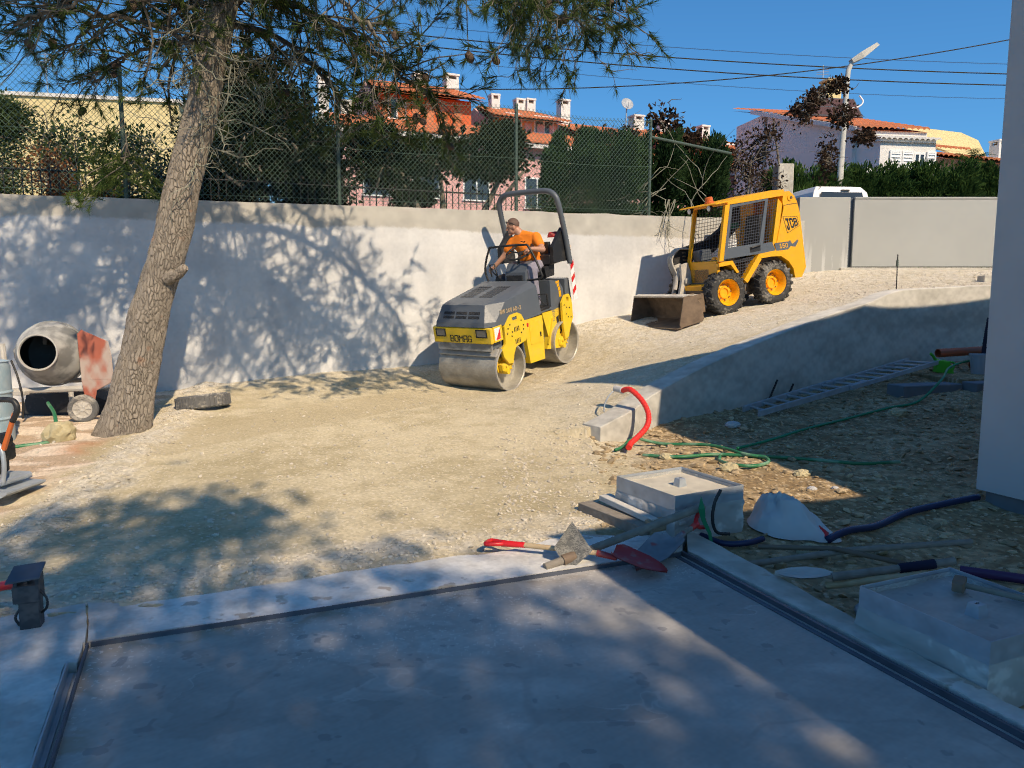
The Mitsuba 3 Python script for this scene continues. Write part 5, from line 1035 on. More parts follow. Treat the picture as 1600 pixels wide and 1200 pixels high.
for sgn in (1, -1):
    for a in np.arange(s0 - Hm, s1 + Hm, P_):
        za, zb, sa, sb = 0.0, Hm, a, a + Hm * sgn * .92
        lo, hi = min(sa, sb), max(sa, sb)
        if hi < s0 or lo > s1: continue
        f0, f1 = 0.0, 1.0
        if sa < s0: f0 = max(f0, (s0 - sa) / (sb - sa))
        if sa > s1: f0 = max(f0, (s1 - sa) / (sb - sa))
        if sb < s0: f1 = min(f1, (s0 - sa) / (sb - sa))
        if sb > s1: f1 = min(f1, (s1 - sa) / (sb - sa))
        if f1 <= f0: continue
        pa, pb = sa + (sb - sa) * f0, sa + (sb - sa) * f1
        def at(s_, f): return wp(s_, wz(s_) + .02 + Hm * f + .035 * math.sin(s_ * 1.9) * f, .03 + .004 * sgn)
        wires.append(tube([at(pa, f0), at((pa + pb) / 2, (f0 + f1) / 2), at(pb, f1)], .0034, 3, caps=False))
put(t + '__mesh', join(*wires), 'm_wire', True, kind='stuff')
for f in (.04, .5, .97):
    put(t + '__tension_wire', tube([wp(s_, wz(s_) + .02 + Hm * f + .035 * math.sin(s_ * 1.9) * f, .03) for s_ in np.linspace(s0, s1, 60)], .0035, 4), 'm_wire', True)
put(t + '__brace', tube([wp(posts[-1], wz(posts[-1]) + 1.45), wp(posts[-1] + 1.9, wz(posts[-1]) + 1.28)], .028, 8), 'm_post_green', 40)

t = thing('iron_railing', 'dark iron railing of upright bars behind the chain link fence', 'railing')
def rl(s_, z): return wp(s_, z, 1.1)
e0, e1 = .2, posts[3] + .55
for i, s_ in enumerate(np.arange(e0, e1, .118)):
    put(t + '__bar', tube([rl(s_, G0 - .1), rl(s_, 3.46), rl(s_, 3.54)], [.010, .010, .003], 5), 'm_iron', True)
for z in (2.5, 3.40): put(t + '__rail', tube([rl(e0, z), rl(e1, z)], .016, 5), 'm_iron', True)
single('stone_pillar', join(box((5.82, 17.2, 2.0), (6.16, 17.6, 4.38), .02)), 'm_concrete', 'pale weathered pillar standing among the red leaved shrub', 'pillar')
# ------------------------------------------------------------------ houses behind
def tiled(a, b, c, d, pitch=.22, amp=.045, rows=.38, drop=.02):
    """A roof slope from the eave corners a, b to the ridge corners d, c: rows of rounded tiles running up the slope."""
    a, b, c, d = (np.asarray(p, float) for p in (a, b, c, d))
    w = np.linalg.norm(b - a); h = np.linalg.norm(d - a); nx = max(8, int(w / pitch) * 6); ny = max(2, int(h / rows))
    n = unit(np.cross(b - a, d - a)); n = n * np.sign(n[2])
    u = np.linspace(0, 1, nx + 1); vs = []
    for j in range(ny):
        for e in (0.0, 1.0): vs.append(((j + e) / ny, .03 * (1 - e)))
    vs.insert(0, (0.0, -.03))
    prof = amp * np.abs(np.sin(np.pi * u * int(w / pitch)))
    P = []
    for v, o in vs:
        base = (a + (d - a) * v)[None] * (1 - u[:, None]) + (b + (c - b) * v)[None] * u[:, None]
        P.append(base + n * (prof[:, None] + o))
    P = np.stack(P, 0); m, k = P.shape[:2]; i, j = np.meshgrid(np.arange(m - 1), np.arange(k - 1), indexing='ij'); q = (i * k + j).ravel()
    f = np.stack([q, q + 1, q + k + 1, q + k], -1); v = P.reshape(-1, 3)
    under = np.array([a, b, c, d]) - n * .10; s = len(v)
    return np.vstack([v, under]), np.vstack([f[:, [0, 1, 2]], f[:, [0, 2, 3]], [[s, s + 2, s + 1], [s, s + 3, s + 2]]])
def slope(parent, name, a, b, c, d, mat='m_tile', **kw): return put(parent + '__' + name, tiled(a, b, c, d, **kw), mat)
def ap(x, y, z, U_, V_, O_): return O_ + np.array([U_[0] * x + V_[0] * y, U_[1] * x + V_[1] * y, z])
class Facade:
    """Local frame of a house: x along its front, y into it, z up from the street."""
    def __init__(s, o, ang): s.o = np.array([o[0], o[1], 0.0]); a = math.radians(ang); s.R = np.array([[math.cos(a), -math.sin(a), 0], [math.sin(a), math.cos(a), 0], [0, 0, 1.0]])
    def __call__(s, m): return xf(m, s.R, s.o)
    def p(s, x, y, z): return s.R @ np.array([x, y, z]) + s.o
def window(P, par, x0, x1, z0, z1, y=0.0, shut=False, fmat='m_white_paint'):
    k = put(par + '__window', P(join(box((x0, y - .04, z0), (x0 + .06, y + .02, z1)), box((x1 - .06, y - .04, z0), (x1, y + .02, z1)), box((x0, y - .04, z1 - .06), (x1, y + .02, z1)), box((x0 - .05, y - .09, z0 - .05), (x1 + .05, y + .02, z0)), box(((x0 + x1) / 2 - .03, y - .035, z0), ((x0 + x1) / 2 + .03, y + .02, z1)))), fmat)
    put(k + '__pane', P(box((x0 + .06, y - .012, z0), (x1 - .06, y - .004, z1 - .06))), 'm_dark_glass')
    if shut:
        for s in np.arange(z0, z1 - .1, .11): put(k + '__slat', P(box((x0 + .08, y - .05, s), (x1 - .08, y - .03, s + .075))), 'm_white_paint')
    return k
def chimney(P, par, x, y, z0, z1, w=.46, mat='m_white_wall'):
    k = put(par + '__chimney', P(box((x - w / 2, y - w / 2, z0), (x + w / 2, y + w / 2, z1))), mat)
    put(k + '__cap', P(join(box((x - w * .56, y - w * .56, z1 + .16), (x + w * .56, y + w * .56, z1 + .24)), *[box((x + sx * w * .4 - .05, y + sy * w * .4 - .05, z1), (x + sx * w * .4 + .05, y + sy * w * .4 + .05, z1 + .16)) for sx in (1, -1) for sy in (1, -1)])), mat)
    put(k + '__flue', P(box((x - w * .3, y - w * .3, z1), (x + w * .3, y + w * .3, z1 + .10))), 'm_rust')
# the row of pink houses
def pink_unit(o, w, base_z, eave, ridge, label, dormer=None, ang=24, wins=(), chim=(), lower=True, setback=1.7):
    P = Facade(o, ang); t = thing('row_house', label, 'house', 'terraced pink houses behind the fence')
    put(t + '__wall', P(box((0, 0, base_z), (w, 8, eave))), 'm_pink')
    if lower:
        slope(t, 'lower_roof', P.p(-.3, -.55, eave - .15), P.p(w + .3, -.55, eave - .15), P.p(w + .3, setback, eave + .75), P.p(-.3, setback, eave + .75), 'm_tile')
        put(t + '__eave_board', P(box((-.3, -.5, eave - .34), (w + .3, -.40, eave - .16))), 'm_white_wall')
    top = eave + .6 + (1.15 if ridge > 10.5 else .62)
    if dormer:
        put(t + '__upper_wall', P(box((dormer[0], setback - .1, eave), (dormer[1], 7.9, top))), dormer[2])
        for a in np.arange(dormer[0] + .1, dormer[1] - .2, .62): put(t + '__wall_panel', P(box((a, setback - .14, eave + .6), (a + .34, setback - .10, top - .1))), 'm_pink' if dormer[2] == 'm_ochre' else 'm_tile')
    x0, x1 = (dormer[0] - .4, dormer[1] + .4) if dormer else (-.3, w + .3); y0 = setback - .75 if dormer else -.5
    slope(t, 'roof', P.p(x0, y0, top), P.p(x1, y0, top), P.p(x1 - .5, 4.3, ridge), P.p(x0 + .5, 4.3, ridge), 'm_tile')
    slope(t, 'roof', P.p(x1, 8.6, top), P.p(x0, 8.6, top), P.p(x0 + .5, 4.3, ridge), P.p(x1 - .5, 4.3, ridge), 'm_tile_old')
    put(t + '__gable', P(prism([(y0 + .7, top - .4), (8.0, top - .4), (4.3, ridge - .1)], x0 + .35, x0 + .5, 'yz')), 'm_pink'); put(t + '__gable', P(prism([(y0 + .7, top - .4), (8.0, top - .4), (4.3, ridge - .1)], x1 - .5, x1 - .35, 'yz')), 'm_pink')
    for (a, b, c, d, yy) in wins: window(P, t, a, b, c, d, yy)
    for (x, y, z0, z1, *w_) in chim: chimney(P, t, x, y, z0, z1, *(w_ or [.44]))
    return t, P
pink_unit((-6.6, 30.5), 7.2, 2.0, 8.0, 10.9, 'pink house with bright orange upper wall seen through the pine branches', dormer=(2.0, 6.0, 'm_coral'), wins=[(.8, 1.9, 5.4, 6.6, 0), (2.8, 4.0, 5.4, 6.6, 0), (5.0, 6.2, 5.4, 6.6, 0), (.8, 1.9, 2.9, 4.3, 0), (2.8, 4.0, 2.9, 4.3, 0), (5.0, 6.2, 2.9, 4.3, 0), (2.3, 3.1, 8.75, 9.6, 1.6)], chim=[(.4, 5.5, 9.2, 10.9), (1.6, 6.5, 9, 10.2, .5), (4.6, 4.6, 10.4, 11.25, .6), (6.0, 4.2, 10.2, 11.25, .6)])
pink_unit((-.1, 33.6), 3.7, 2.0, 8.0, 10.3, 'pink house with ochre panels between upper windows left of the second roof', dormer=(.1, 3.1, 'm_ochre'), wins=[(.5, 1.3, 8.75, 9.5, 1.6), (1.9, 2.9, 8.75, 9.5, 1.6), (.7, 1.9, 5.2, 6.5, 0), (2.3, 3.2, 5.2, 6.5, 0)], chim=[(.8, 3.6, 9.4, 10.5, .42), (2.4, 4.3, 9.6, 10.6, .45), (2.95, 4.3, 9.6, 10.65, .45)])
pink_unit((3.5, 35.2), 4.2, 2.0, 7.6, 9.9, 'pink house with broad orange roof just right of the twin chimneys', dormer=(.2, 3.6, 'm_pink'), wins=[(.6, 1.5, 8.3, 9.1, 1.6), (2.2, 3.4, 8.3, 9.1, 1.6), (1, 2, 5, 6.2, 0)], chim=[(.5, 3.6, 9.2, 10.6, .5)])
pink_unit((7.5, 37.0), 6.2, 2.0, 7.5, 10.0, 'pink house of the terrace farthest right, below the roof dish', dormer=(.2, 5.4, 'm_pink'), wins=[(.6, 1.7, 8.3, 9.1, 1.6), (2.4, 3.6, 8.3, 9.1, 1.6), (4.2, 5.1, 8.3, 9.1, 1.6)], chim=[(.7, 4.2, 9.3, 10.4, .6), (2.3, 4.2, 9.3, 10.3, .6), (4.2, 3.2, 9.0, 10.0, .5)])
def dish(c, r, face, label, pole):
    t = thing('satellite_dish', label, 'satellite dish'); f = unit(np.asarray(face, float)); F = frame(np.asarray(c, float), f)
    prof = [(r * k, .22 * r * k * k - .1 * r) for k in np.linspace(0, 1, 8)] + [(r, .22 * r - .1 * r - .02)] + [(r * k, .22 * r * k * k - .1 * r - .03) for k in np.linspace(.95, 0, 6)]
    put(t + '__bowl', F(lathe(prof, 28, 'x')), 'm_grey_plastic' if 'pole' in label else 'm_white_wall', 30)
    put(t + '__arm', join(tube([F((np.array([[-.02, 0, -.9 * r]]), 0))[0][0], F((np.array([[.6 * r, 0, -.1 * r]]), 0))[0][0]], .018, 5), tube([np.asarray(c) - f * .05, np.asarray(c) - f * .15 - [0, 0, pole]], .03, 6)), 'm_galv')
dish((5.5, 38.0, 10.5), .30, (.3, -1, .45), 'round satellite dish on a pole above the pink houses', 1.4)
# the cream building on the left
P = Facade((-19.2, 26.5), 12); t = thing('cream_building', 'plain cream building with flat roof edge behind trees on the left', 'building')
put(t + '__wall', P(box((-3, 0, 3.3), (7.6, 9, 8.2))), 'm_cream'); put(t + '__base', P(box((-3, -.03, 1.9), (7.6, 9, 3.3))), 'm_ochre'); put(t + '__coping', P(box((-3.1, -.1, 8.2), (7.7, 9.1, 8.32))), 'm_white_wall')
window(P, t, .5, 1.6, 4.6, 5.8, 0); window(P, t, 3.2, 4.3, 4.6, 5.8, 0)
put(t + '__antenna', P(join(tube([(3.1, 1, 8.3), (3.1, 1, 9.9)], .02, 5), *[tube([(2.8 + .05 * i, 1, 9.5 + .12 * i), (3.4 - .05 * i, 1, 9.5 + .12 * i)], .012, 4) for i in range(4)])), 'm_galv')
# the white house on the right
P = Facade((12.05, 28.0), 10); t = thing('white_house', 'white house with orange tiled roof and solar panel behind the hedge', 'house')
put(t + '__wall', P(prism([(0, 2.0), (6.2, 2.0), (6.2, 9.15), (0, 7.35)], 0, 2.3, 'yz')), 'm_white_wall')
slope(t, 'roof', P.p(-.25, -.75, 7.22), P.p(2.45, -.75, 7.22), P.p(2.45, 7.2, 9.55), P.p(-.25, 7.2, 9.55), 'm_tile', amp=.06)
put(t + '__verge', P(prism([(-.6, 7.10), (7.2, 9.37), (7.2, 9.53), (-.6, 7.26)], -.30, -.06, 'yz')), 'm_white_wall')
put(t + '__eave', P(box((-.1, -.62, 7.0), (2.45, -.1, 7.14))), 'm_white_wall')
put(t + '__rear_wing', P(box((-.05, 6.4, 2), (1.5, 9, 9.2))), 'm_white_wall')
slope(t, 'roof', P.p(-.3, 6.1, 9.25), P.p(1.2, 6.1, 9.25), P.p(1.2, 9, 10.0), P.p(-.3, 9, 10.0), 'm_tile')
bay = put(t + '__bay', P(box((.15, -1.35, 2.0), (2.25, 0, 6.75))), 'm_white_wall')
slope(bay, 'roof', P.p(.05, -1.5, 6.72), P.p(2.35, -1.5, 6.72), P.p(2.35, 0, 6.95), P.p(.05, 0, 6.95), 'm_white_wall', pitch=.2, amp=.06)
put(t + '__side_wall', P(prism([(-.05, 2), (-1.35, 2), (-1.35, 5.0), (-1.1, 5.3), (-.6, 5.5), (-.05, 5.9)], -1.25, -1.1)), 'm_white_wall')
window(P, t, 1.42, 1.85, 5.05, 6.3, -1.35)
for x0, x1 in ((.50, .93), (.96, 1.38), (1.90, 2.24)):
    s = put(t + '__shutter', P(join(box((x0, -1.42, 5.0), (x0 + .05, -1.37, 6.35)), box((x1 - .05, -1.42, 5.0), (x1, -1.37, 6.35)), box((x0, -1.42, 6.29), (x1, -1.37, 6.35)), box((x0, -1.40, 5.0), (x1, -1.385, 6.35)))), 'm_white_paint')
    for z in np.arange(5.05, 6.25, .115): put(s + '__slat', P(xf(box((x0 + .05, -.03, -.006), (x1 - .05, .03, .006)), rot([1, 0, 0], 40), (0, -1.42, z + .05))), 'm_white_paint')
window(P, t, -.04, .0, 2.5, 2.6, 4)
sp2 = put(t + '__solar_panel', join(P(xf(box((-1.1, -.03, 0), (1.15, .03, 1.08), .01), rot([1, 0, 0], -38), (1.15, 2.9, 8.4)))), 'm_anthracite')
for i in range(2):
    for j in range(2): put(sp2 + '__cell', P(xf(box((-1.05 + i * 1.11, -.045, .04 + j * .51), (-.02 + i * 1.11, -.032, .50 + j * .51)), rot([1, 0, 0], -38), (1.15, 2.9, 8.4))), 'm_collector')
put(sp2 + '__pipe', P(tube(spline([(1.9, 2.6, 9.15), (2.0, 2.5, 8.9), (1.8, 2.5, 8.7), (1.3, 2.5, 8.6)]), .03, 6)), 'm_white_paint', True)
chimney(P, t, 1.9, 4.6, 8.3, 10.0, .6, 'm_cream')
put(t + '__antenna', P(join(tube([(1.9, 5.2, 9.5), (1.9, 5.2, 11.0)], .02, 5), *[tube([(1.6, 5.2, 10.8 - .1 * i), (2.15, 5.2, 10.85 - .1 * i)], .012, 4) for i in range(3)])), 'm_galv')
dish((12.35, 32.6, 9.35), .36, (.35, -1, .35), 'white satellite dish on the orange roof of the white house', .6)
# the next house: lower orange roof, yellow gable wall
P = Facade((14.0, 29.8), 14); t = thing('yellow_house', 'low house with orange roof and pale yellow gable wall right of the white house', 'house')
put(t + '__wall', P(box((-.2, 0, 2), (10.5, 8, 6.75))), 'm_white_wall')
slope(t, 'roof', P.p(-.5, -.6, 7.05), P.p(3.4, -.6, 6.95), P.p(3.4, 6.5, 8.7), P.p(-.5, 6.5, 8.9), 'm_tile', amp=.06)
slope(t, 'roof', P.p(1.4, -1.2, 6.6), P.p(6.6, -1.2, 6.4), P.p(6.6, 3, 7.3), P.p(1.4, 3, 7.5), 'm_tile', amp=.07)
put(t + '__gable_wall', P(prism([(5.6, 9.15), (8.6, 9.0), (9.6, 8.7), (10.4, 7.6), (9.2, 7.75), (5.6, 8.75)], 5.4, 5.6)), 'm_cream')
slope(t, 'roof', P.p(3.3, 5.7, 8.95), P.p(8.6, 5.7, 8.85), P.p(7.6, 10, 9.7), P.p(3.8, 10, 9.9), 'm_tile')
put(t + '__skylight', P(xf(box((4.5, 6.6, 9.25), (5.9, 7.4, 9.36)), None, (0, 0, 0))), 'm_dark_glass')
chimney(P, t, 9.9, 4.5, 6.6, 8.3, .55); window(P, t, 3, 4, 4.6, 5.9, 0)
t = thing('palm', 'small palm rising above the hedge before the low orange roof', 'palm'); r = np.random.default_rng(3); b = np.array([14.9, 25.6, 2.1])
put(t + '__trunk', tube([b, b + [.05, 0, 1.5], b + [0, 0, 3.6]], [.12, .09, .10], 8), 'm_bark', 40)
fr = []
for i in range(26):
    a = r.uniform(0, 2 * math.pi); el = r.uniform(.1, 1.3); d = np.array([math.cos(a) * math.cos(el), math.sin(a) * math.cos(el), math.sin(el)]); pp = [b + [0, 0, 3.6] + d * s - np.array([0, 0, .5 * s * s]) for s in np.linspace(0, .95, 6)]
    fr.append(tube(pp, np.linspace(.015, .004, 6), 3))
    for q0, q1 in zip(pp[:-1], pp[1:]):
        for s in (1, -1):
            for w in (.3, .7): q = q0 + (q1 - q0) * w; e = q + (unit(np.cross(q1 - q0, [0, 0, 1])) * s * .22 + (q1 - q0) * .7); fr.append((np.array([q, q + (q1 - q0) * .18, e]), np.array([[0, 1, 2]])))
put(t + '__fronds', join(*fr), 'm_hedge', kind='stuff')
# street lamp, van, far low garden
t = thing('street_lamp', 'concrete street lamp with flat led head behind the grey gate', 'street lamp'); b = np.array([8.33, 20.0, 1.85])
put(t + '__pole', tube([b, b + [.0, 0, 2.5], b + [.06, 0, 5.0], b + [.08, 0, 5.25], b + [.16, 0, 5.44], b + [.24, 0, 5.52]], [.095, .08, .062, .06, .05, .045], 14), 'm_lamp_pole', True)
hd = put(t + '__head', xf(hull([(-.05, -.10, -.05), (-.05, .10, -.05), (-.05, -.10, .05), (-.05, .10, .05), (.66, -.17, -.03), (.66, .17, -.03), (.63, -.17, .06), (.63, .17, .06), (.2, -.17, -.09), (.2, .17, -.09), (.2, -.16, .07), (.2, .16, .07)]), rot([0, 1, 0], -32), b + [.18, 0, 5.48]), 'm_lamp_pole')
put(hd + '__lens', xf(box((.27, -.13, -.092), (.58, .13, -.06)), rot([0, 1, 0], -36), b + [.18, 0, 5.48]), 'm_lens')
def van():
    P = Facade((7.85, 18.6), 6); t = thing('van', 'white delivery van parked behind the gate, only its roof showing', 'van')
    body = hull([(x, y, z) for x, y, z in [(-.88, 0, .35), (.88, 0, .35), (-.90, 0, 1.1), (.90, 0, 1.1), (-.74, .14, 1.72), (.74, .14, 1.72), (-.62, .25, 1.86), (.62, .25, 1.86), (-.62, 2.6, 1.86), (.62, 2.6, 1.86), (-.76, 2.7, 1.72), (.76, 2.7, 1.72), (-.9, 3.4, 1.1), (.9, 3.4, 1.1), (-.86, 4.2, .95), (.86, 4.2, .95), (-.86, 4.3, .35), (.86, 4.3, .35)]])
    body = (body[0] * [.9, 1, 1], body[1])
    put(t + '__body', P(xf(body, None, (0, 0, 2.24))), 'm_white_paint')
    put(t + '__rear_window', P(xf(hull([(-.58, .02, 1.16), (.58, .02, 1.16), (-.50, .085, 1.50), (.50, .085, 1.50), (-.58, .06, 1.16), (.58, .06, 1.16), (-.50, .12, 1.50), (.50, .12, 1.50)]), None, (0, -.02, 2.45))), 'm_dark_glass')
    put(t + '__brake_light', P(xf(box((.02, .12, 1.74), (.22, .17, 1.78)), None, (0, 0, 2.24))), 'm_black')
    for s in (1, -1):
        put(t + '__side_window', P(xf(hull([(s * .75, .9, 1.25), (s * .80, .9, 1.25), (s * .78, .95, 1.62), (s * .80, .95, 1.62), (s * .86, 2.4, 1.25), (s * .88, 2.4, 1.25), (s * .78, 2.3, 1.62), (s * .80, 2.3, 1.62)]), None, (0, 0, 2.24))), 'm_dark_glass')
        put(t + '__mirror', P(xf(blob((s * .98, 3.0, 1.30), (.10, .06, .12), 2), None, (0, 0, 2.24))), 'm_black', True)
        for y in (.75, 3.4):
            k = put(t + '__wheel', P(xf(lathe([(.19, -.10), (.30, -.10), (.32, -.07), (.32, .07), (.30, .10), (.19, .10)], 24, 'x'), None, (s * .80, y, 2.45))), 'm_rubber', 30); put(k + '__hub', P(xf(lathe([(0, -.08), (.19, -.08), (.19, .08), (0, .08)], 16, 'x'), None, (s * .80, y, 2.45))), 'm_galv')
van()
# overhead cables
def cable(a, b, sag, rad, label, s0=-.3, s1=1.15, group=None):
    a, b = np.asarray(a, float), np.asarray(b, float); s = np.linspace(s0, s1, 50)[:, None]; p = a + (b - a) * s; p[:, 2] -= sag * 4 * (s * (1 - s))[:, 0]
    single('cable', tube(p, rad, 5), 'm_cable', label, 'cable', True, group)
cable((-13.5, 22, 9.94), (14.1, 22, 7.54), .44, .016, 'upper of the two thick dark cables crossing the sky level with the lamp')
cable((-13.3, 22.1, 9.80), (14.1, 22.1, 7.27), .50, .016, 'lower of the two thick dark cables crossing the sky just below its pair')
cable((2.2, 26, 8.19), (16.8, 26, 9.83), .30, .018, 'dark cable that rises towards the right and crosses the street lamp', -.6, 1.1)
cable((3.5, 30, 10.85), (19.3, 30, 10.05), .1, .009, 'thin faint cable running highest across the sky', -1.2, 1.1)
cable((2.5, 30, 9.7), (19.2, 30, 8.8), .15, .008, 'thin faint cable running lowest, above the pink roofs', -1, 1.1)
cable((-12.0, 18, 7.54), (-9.2, 18, 6.88), .03, .012, 'short dark cable at the upper left above the fence', -.6, 2.4)
# ------------------------------------------------------------------ things on the site
def on(x, y, dz=0.0): return np.array([x, y, gh(x, y) + dz])
def onz(pts, dz): return [on(x, y, dz) for x, y in pts]
# inspection boxes: rough concrete body, galvanized frame, recessed filled lid with a lifting lug
def inspection_box(name, label, near, ex, ey, a, b, z0, z1, lug, fillmat):
    t = thing(name, label, 'inspection box'); ex = np.array([*unit(np.array(ex)), 0]); ey = np.array([-ex[1], ex[0], 0]); R = np.stack([ex, ey, [0, 0, 1.0]], 1); o = np.array([near[0], near[1], 0.0])
    Q = lambda m: xf(m, R, o)
    m = trimesh.creation.box((a - .01, b - .01, z1 - z0 - .006)); m = m.subdivide_to_size(.04); v = np.array(m.vertices) + [a / 2, b / 2, (z0 + z1) / 2 - .003]
    lowf = np.clip((z1 - .07 - v[:, 2]) / .05, 0, 1)[:, None]; n = (meshkit.fbm(v * 9, 3) - .5)
    v[:, :2] += np.sign(v[:, :2] - [a / 2, b / 2]) * (np.abs(v[:, :2] - [a / 2, b / 2]) > [a / 2 - .012, b / 2 - .012]) * (lowf * (.014 + .03 * n[:, None]))
    top = v[:, 2] > z1 - .01; v[top, 2] -= .05
    put(t + '__body', Q((v, np.array(m.faces))), 'm_boxside', 40)
    f = .0045
    put(t + '__frame', Q(join(box((-f, -f, z1 - .10), (a + f, 0, z1)), box((-f, b, z1 - .10), (a + f, b + f, z1)), box((-f, 0, z1 - .10), (0, b, z1)), box((a, 0, z1 - .10), (a + f, b, z1)), box((0, 0, z1 - .052), (a, .03, z1 - .047)), box((0, b - .03, z1 - .052), (a, b, z1 - .047)))), 'm_galv')
    g, h = np.meshgrid(np.linspace(.004, a - .004, 16), np.linspace(.004, b - .004, 16), indexing='ij'); zz = z1 - .042 + .012 * (noise2(g, h, 6, 3) - .5); vv = np.stack([g.ravel(), h.ravel(), zz.ravel()], -1); i, j = np.meshgrid(np.arange(15), np.arange(15), indexing='ij'); q = (i * 16 + j).ravel()
    put(t + '__lid', Q((vv, np.vstack([np.stack([q, q + 16, q + 17], 1), np.stack([q, q + 17, q + 1], 1)]))), fillmat, True)
    c = np.array([a * lug[0], b * lug[1]]); w = .026
    put(t + '__lug', Q(hull([(c[0] + sx * w * k, c[1] + sy * w * k, z) for sx in (1, -1) for sy in (1, -1) for z, k in ((z1 - .05, 1.35), (z1 + .015, 1.0))])), 'm_galv')
    put(t + '__lug_slot', Q(box((c[0] - .012, c[1] - .004, z1 + .010), (c[0] + .012, c[1] + .004, z1 + .0165))), 'm_black')
inspection_box('inspection_box', 'sunlit concrete inspection box with galvanized rim and sandy lid beside the white sheet', (1.06, 4.86), (.874, .487), None, .60, .62, -.12, .285, (.52, .50), 'm_mortar')
inspection_box('inspection_box', 'shaded concrete inspection box with hammer on its smooth pale lid at the lower right', (1.93, 2.95), (.915, .402), None, .62, .64, -.15, .20, (.45, .40), 'm_slab')
# the electric pedestal at the left end of the slab
t = thing('junction_pedestal', 'dark plastic cable pedestal with slanted cap standing on the left border', 'pedestal'); b = np.array([-2.30, 3.52, .01]); Rz = rot([0, 0, 1], 18)
Q = lambda m: xf(m, Rz, b)
put(t + '__post', Q(hull([(x, y, z) for x in (-.042, .042) for y in (-.04, .04) for z in (0, .16)])), 'm_box_black')
hd = put(t + '__head', Q(join(box((-.062, -.05, .13), (.05, .05, .215), .004), box((-.055, -.045, .215), (-.04, .045, .25)), box((.035, -.045, .215), (.05, .045, .25)), box((-.01, .0, .215), (.0, .045, .25)))), 'm_box_black')
put(hd + '__cap', Q(hull([(-.082, -.065, .235), (-.075, .06, .275), (.06, -.065, .25), (.06, .06, .285), (-.082, -.065, .243), (-.075, .06, .283), (.06, -.065, .258), (.06, .06, .293)])), 'm_steel_dark')
put(t + '__cable', Q(join(tube(spline([(.04, -.02, .19), (.075, -.03, .14), (.07, -.02, .09), (.04, 0, .06)]), .006, 6), tube(spline([(-.04, -.02, .10), (-.06, -.03, .06), (-.045, -.03, .02)]), .006, 6))), 'm_black', True)
single('red_conduit', tube(spline([(-2.37, 3.54, .205), (-2.44, 3.56, .195), (-2.6, 3.6, .15), (-2.9, 3.7, .05), (-3.2, 3.9, -.03)]), .024, 10), 'm_red', 'short red conduit entering the dark pedestal from the left edge', 'conduit', True)
# red corrugated conduit over the end of the retaining wall
cp = spline([(1.24, 8.56, .50), (1.31, 8.42, .525), (1.42, 8.30, .42), (1.47, 8.18, .29), (1.43, 8.04, .18), (1.31, 7.90, .09), (1.23, 7.80, .05), (1.19, 7.70, .02)], 9)
rr = .027 + .0045 * (np.arange(len(cp)) % 2)
t = thing('corrugated_conduit', 'bright red corrugated conduit curving down over the end of the retaining wall', 'conduit')
put(t + '__pipe', tube(cp, rr, 12), 'm_conduit_red', 20)
put(t + '__tape', tube(spline([(1.245, 8.55, .50), (1.20, 8.62, .505), (1.17, 8.66, .51)]), .037, 10), 'm_white_sheet', True)
put(t + '__wires', tube(spline([(1.18, 8.66, .50), (1.10, 8.60, .44), (1.04, 8.5, .36), (1.02, 8.42, .28)]), .009, 5), 'm_galv', True)
# hoses and pipes on the soil
single('garden_hose', join(tube(spline(onz([(1.06, 7.74), (1.16, 7.9)], .03) + [on(1.30, 8.02, .10)] + onz([(1.59, 7.95), (2.02, 7.68), (2.27, 7.2), (2.61, 7.14), (2.99, 7.03), (3.24, 6.99), (3.64, 7.07)], .03), 8), .017, 8),
    tube(spline(onz([(1.30, 7.48), (1.61, 7.30), (1.94, 7.37), (2.17, 7.30), (2.37, 7.12), (2.36, 6.94), (2.19, 6.78), (2.04, 6.84), (1.96, 7.08), (2.02, 7.33)], .028), 8), .017, 8)), 'm_green', 'sunlit pale green garden hose looped on the soil at the wall end', 'hose', True)
single('garden_hose', tube(spline(onz([(2.24, 7.5), (2.7, 7.85), (3.2, 8.3), (3.9, 8.85), (4.6, 9.3), (5.1, 9.55)], .03) + [(5.6, 9.95, .46), (6.0, 10.5, .56), (6.5, 11.0, .60), (6.9, 11.2, .62)], 8), .016, 8), 'm_green_dark', 'dark green hose running from the loops up to the bucket in the shade', 'hose', True)
single('blue_pipe', tube(spline(onz([(3.72, 5.98), (3.3, 5.78), (2.95, 5.6), (2.6, 5.32), (2.3, 5.1), (2.1, 4.95)], .03), 8), .026, 10), 'm_blue', 'dark blue water pipe running from the house corner towards the white sheet', 'pipe', True)
single('blue_pipe', tube(spline(onz([(1.24, 5.0), (1.38, 4.86), (1.54, 4.85), (1.66, 4.92)], .04), 8), .020, 10), 'm_blue', 'short bent blue pipe in front of the sunlit inspection box', 'pipe', True)
single('cable_stub', tube(spline([(1.345, 4.83, .335), (1.305, 4.82, .25), (1.295, 4.82, .14), (1.33, 4.84, .05), (1.42, 4.86, .03)]), .011, 8), 'm_black', 'black cable stub curving up in front of the inspection box', 'cable', True)
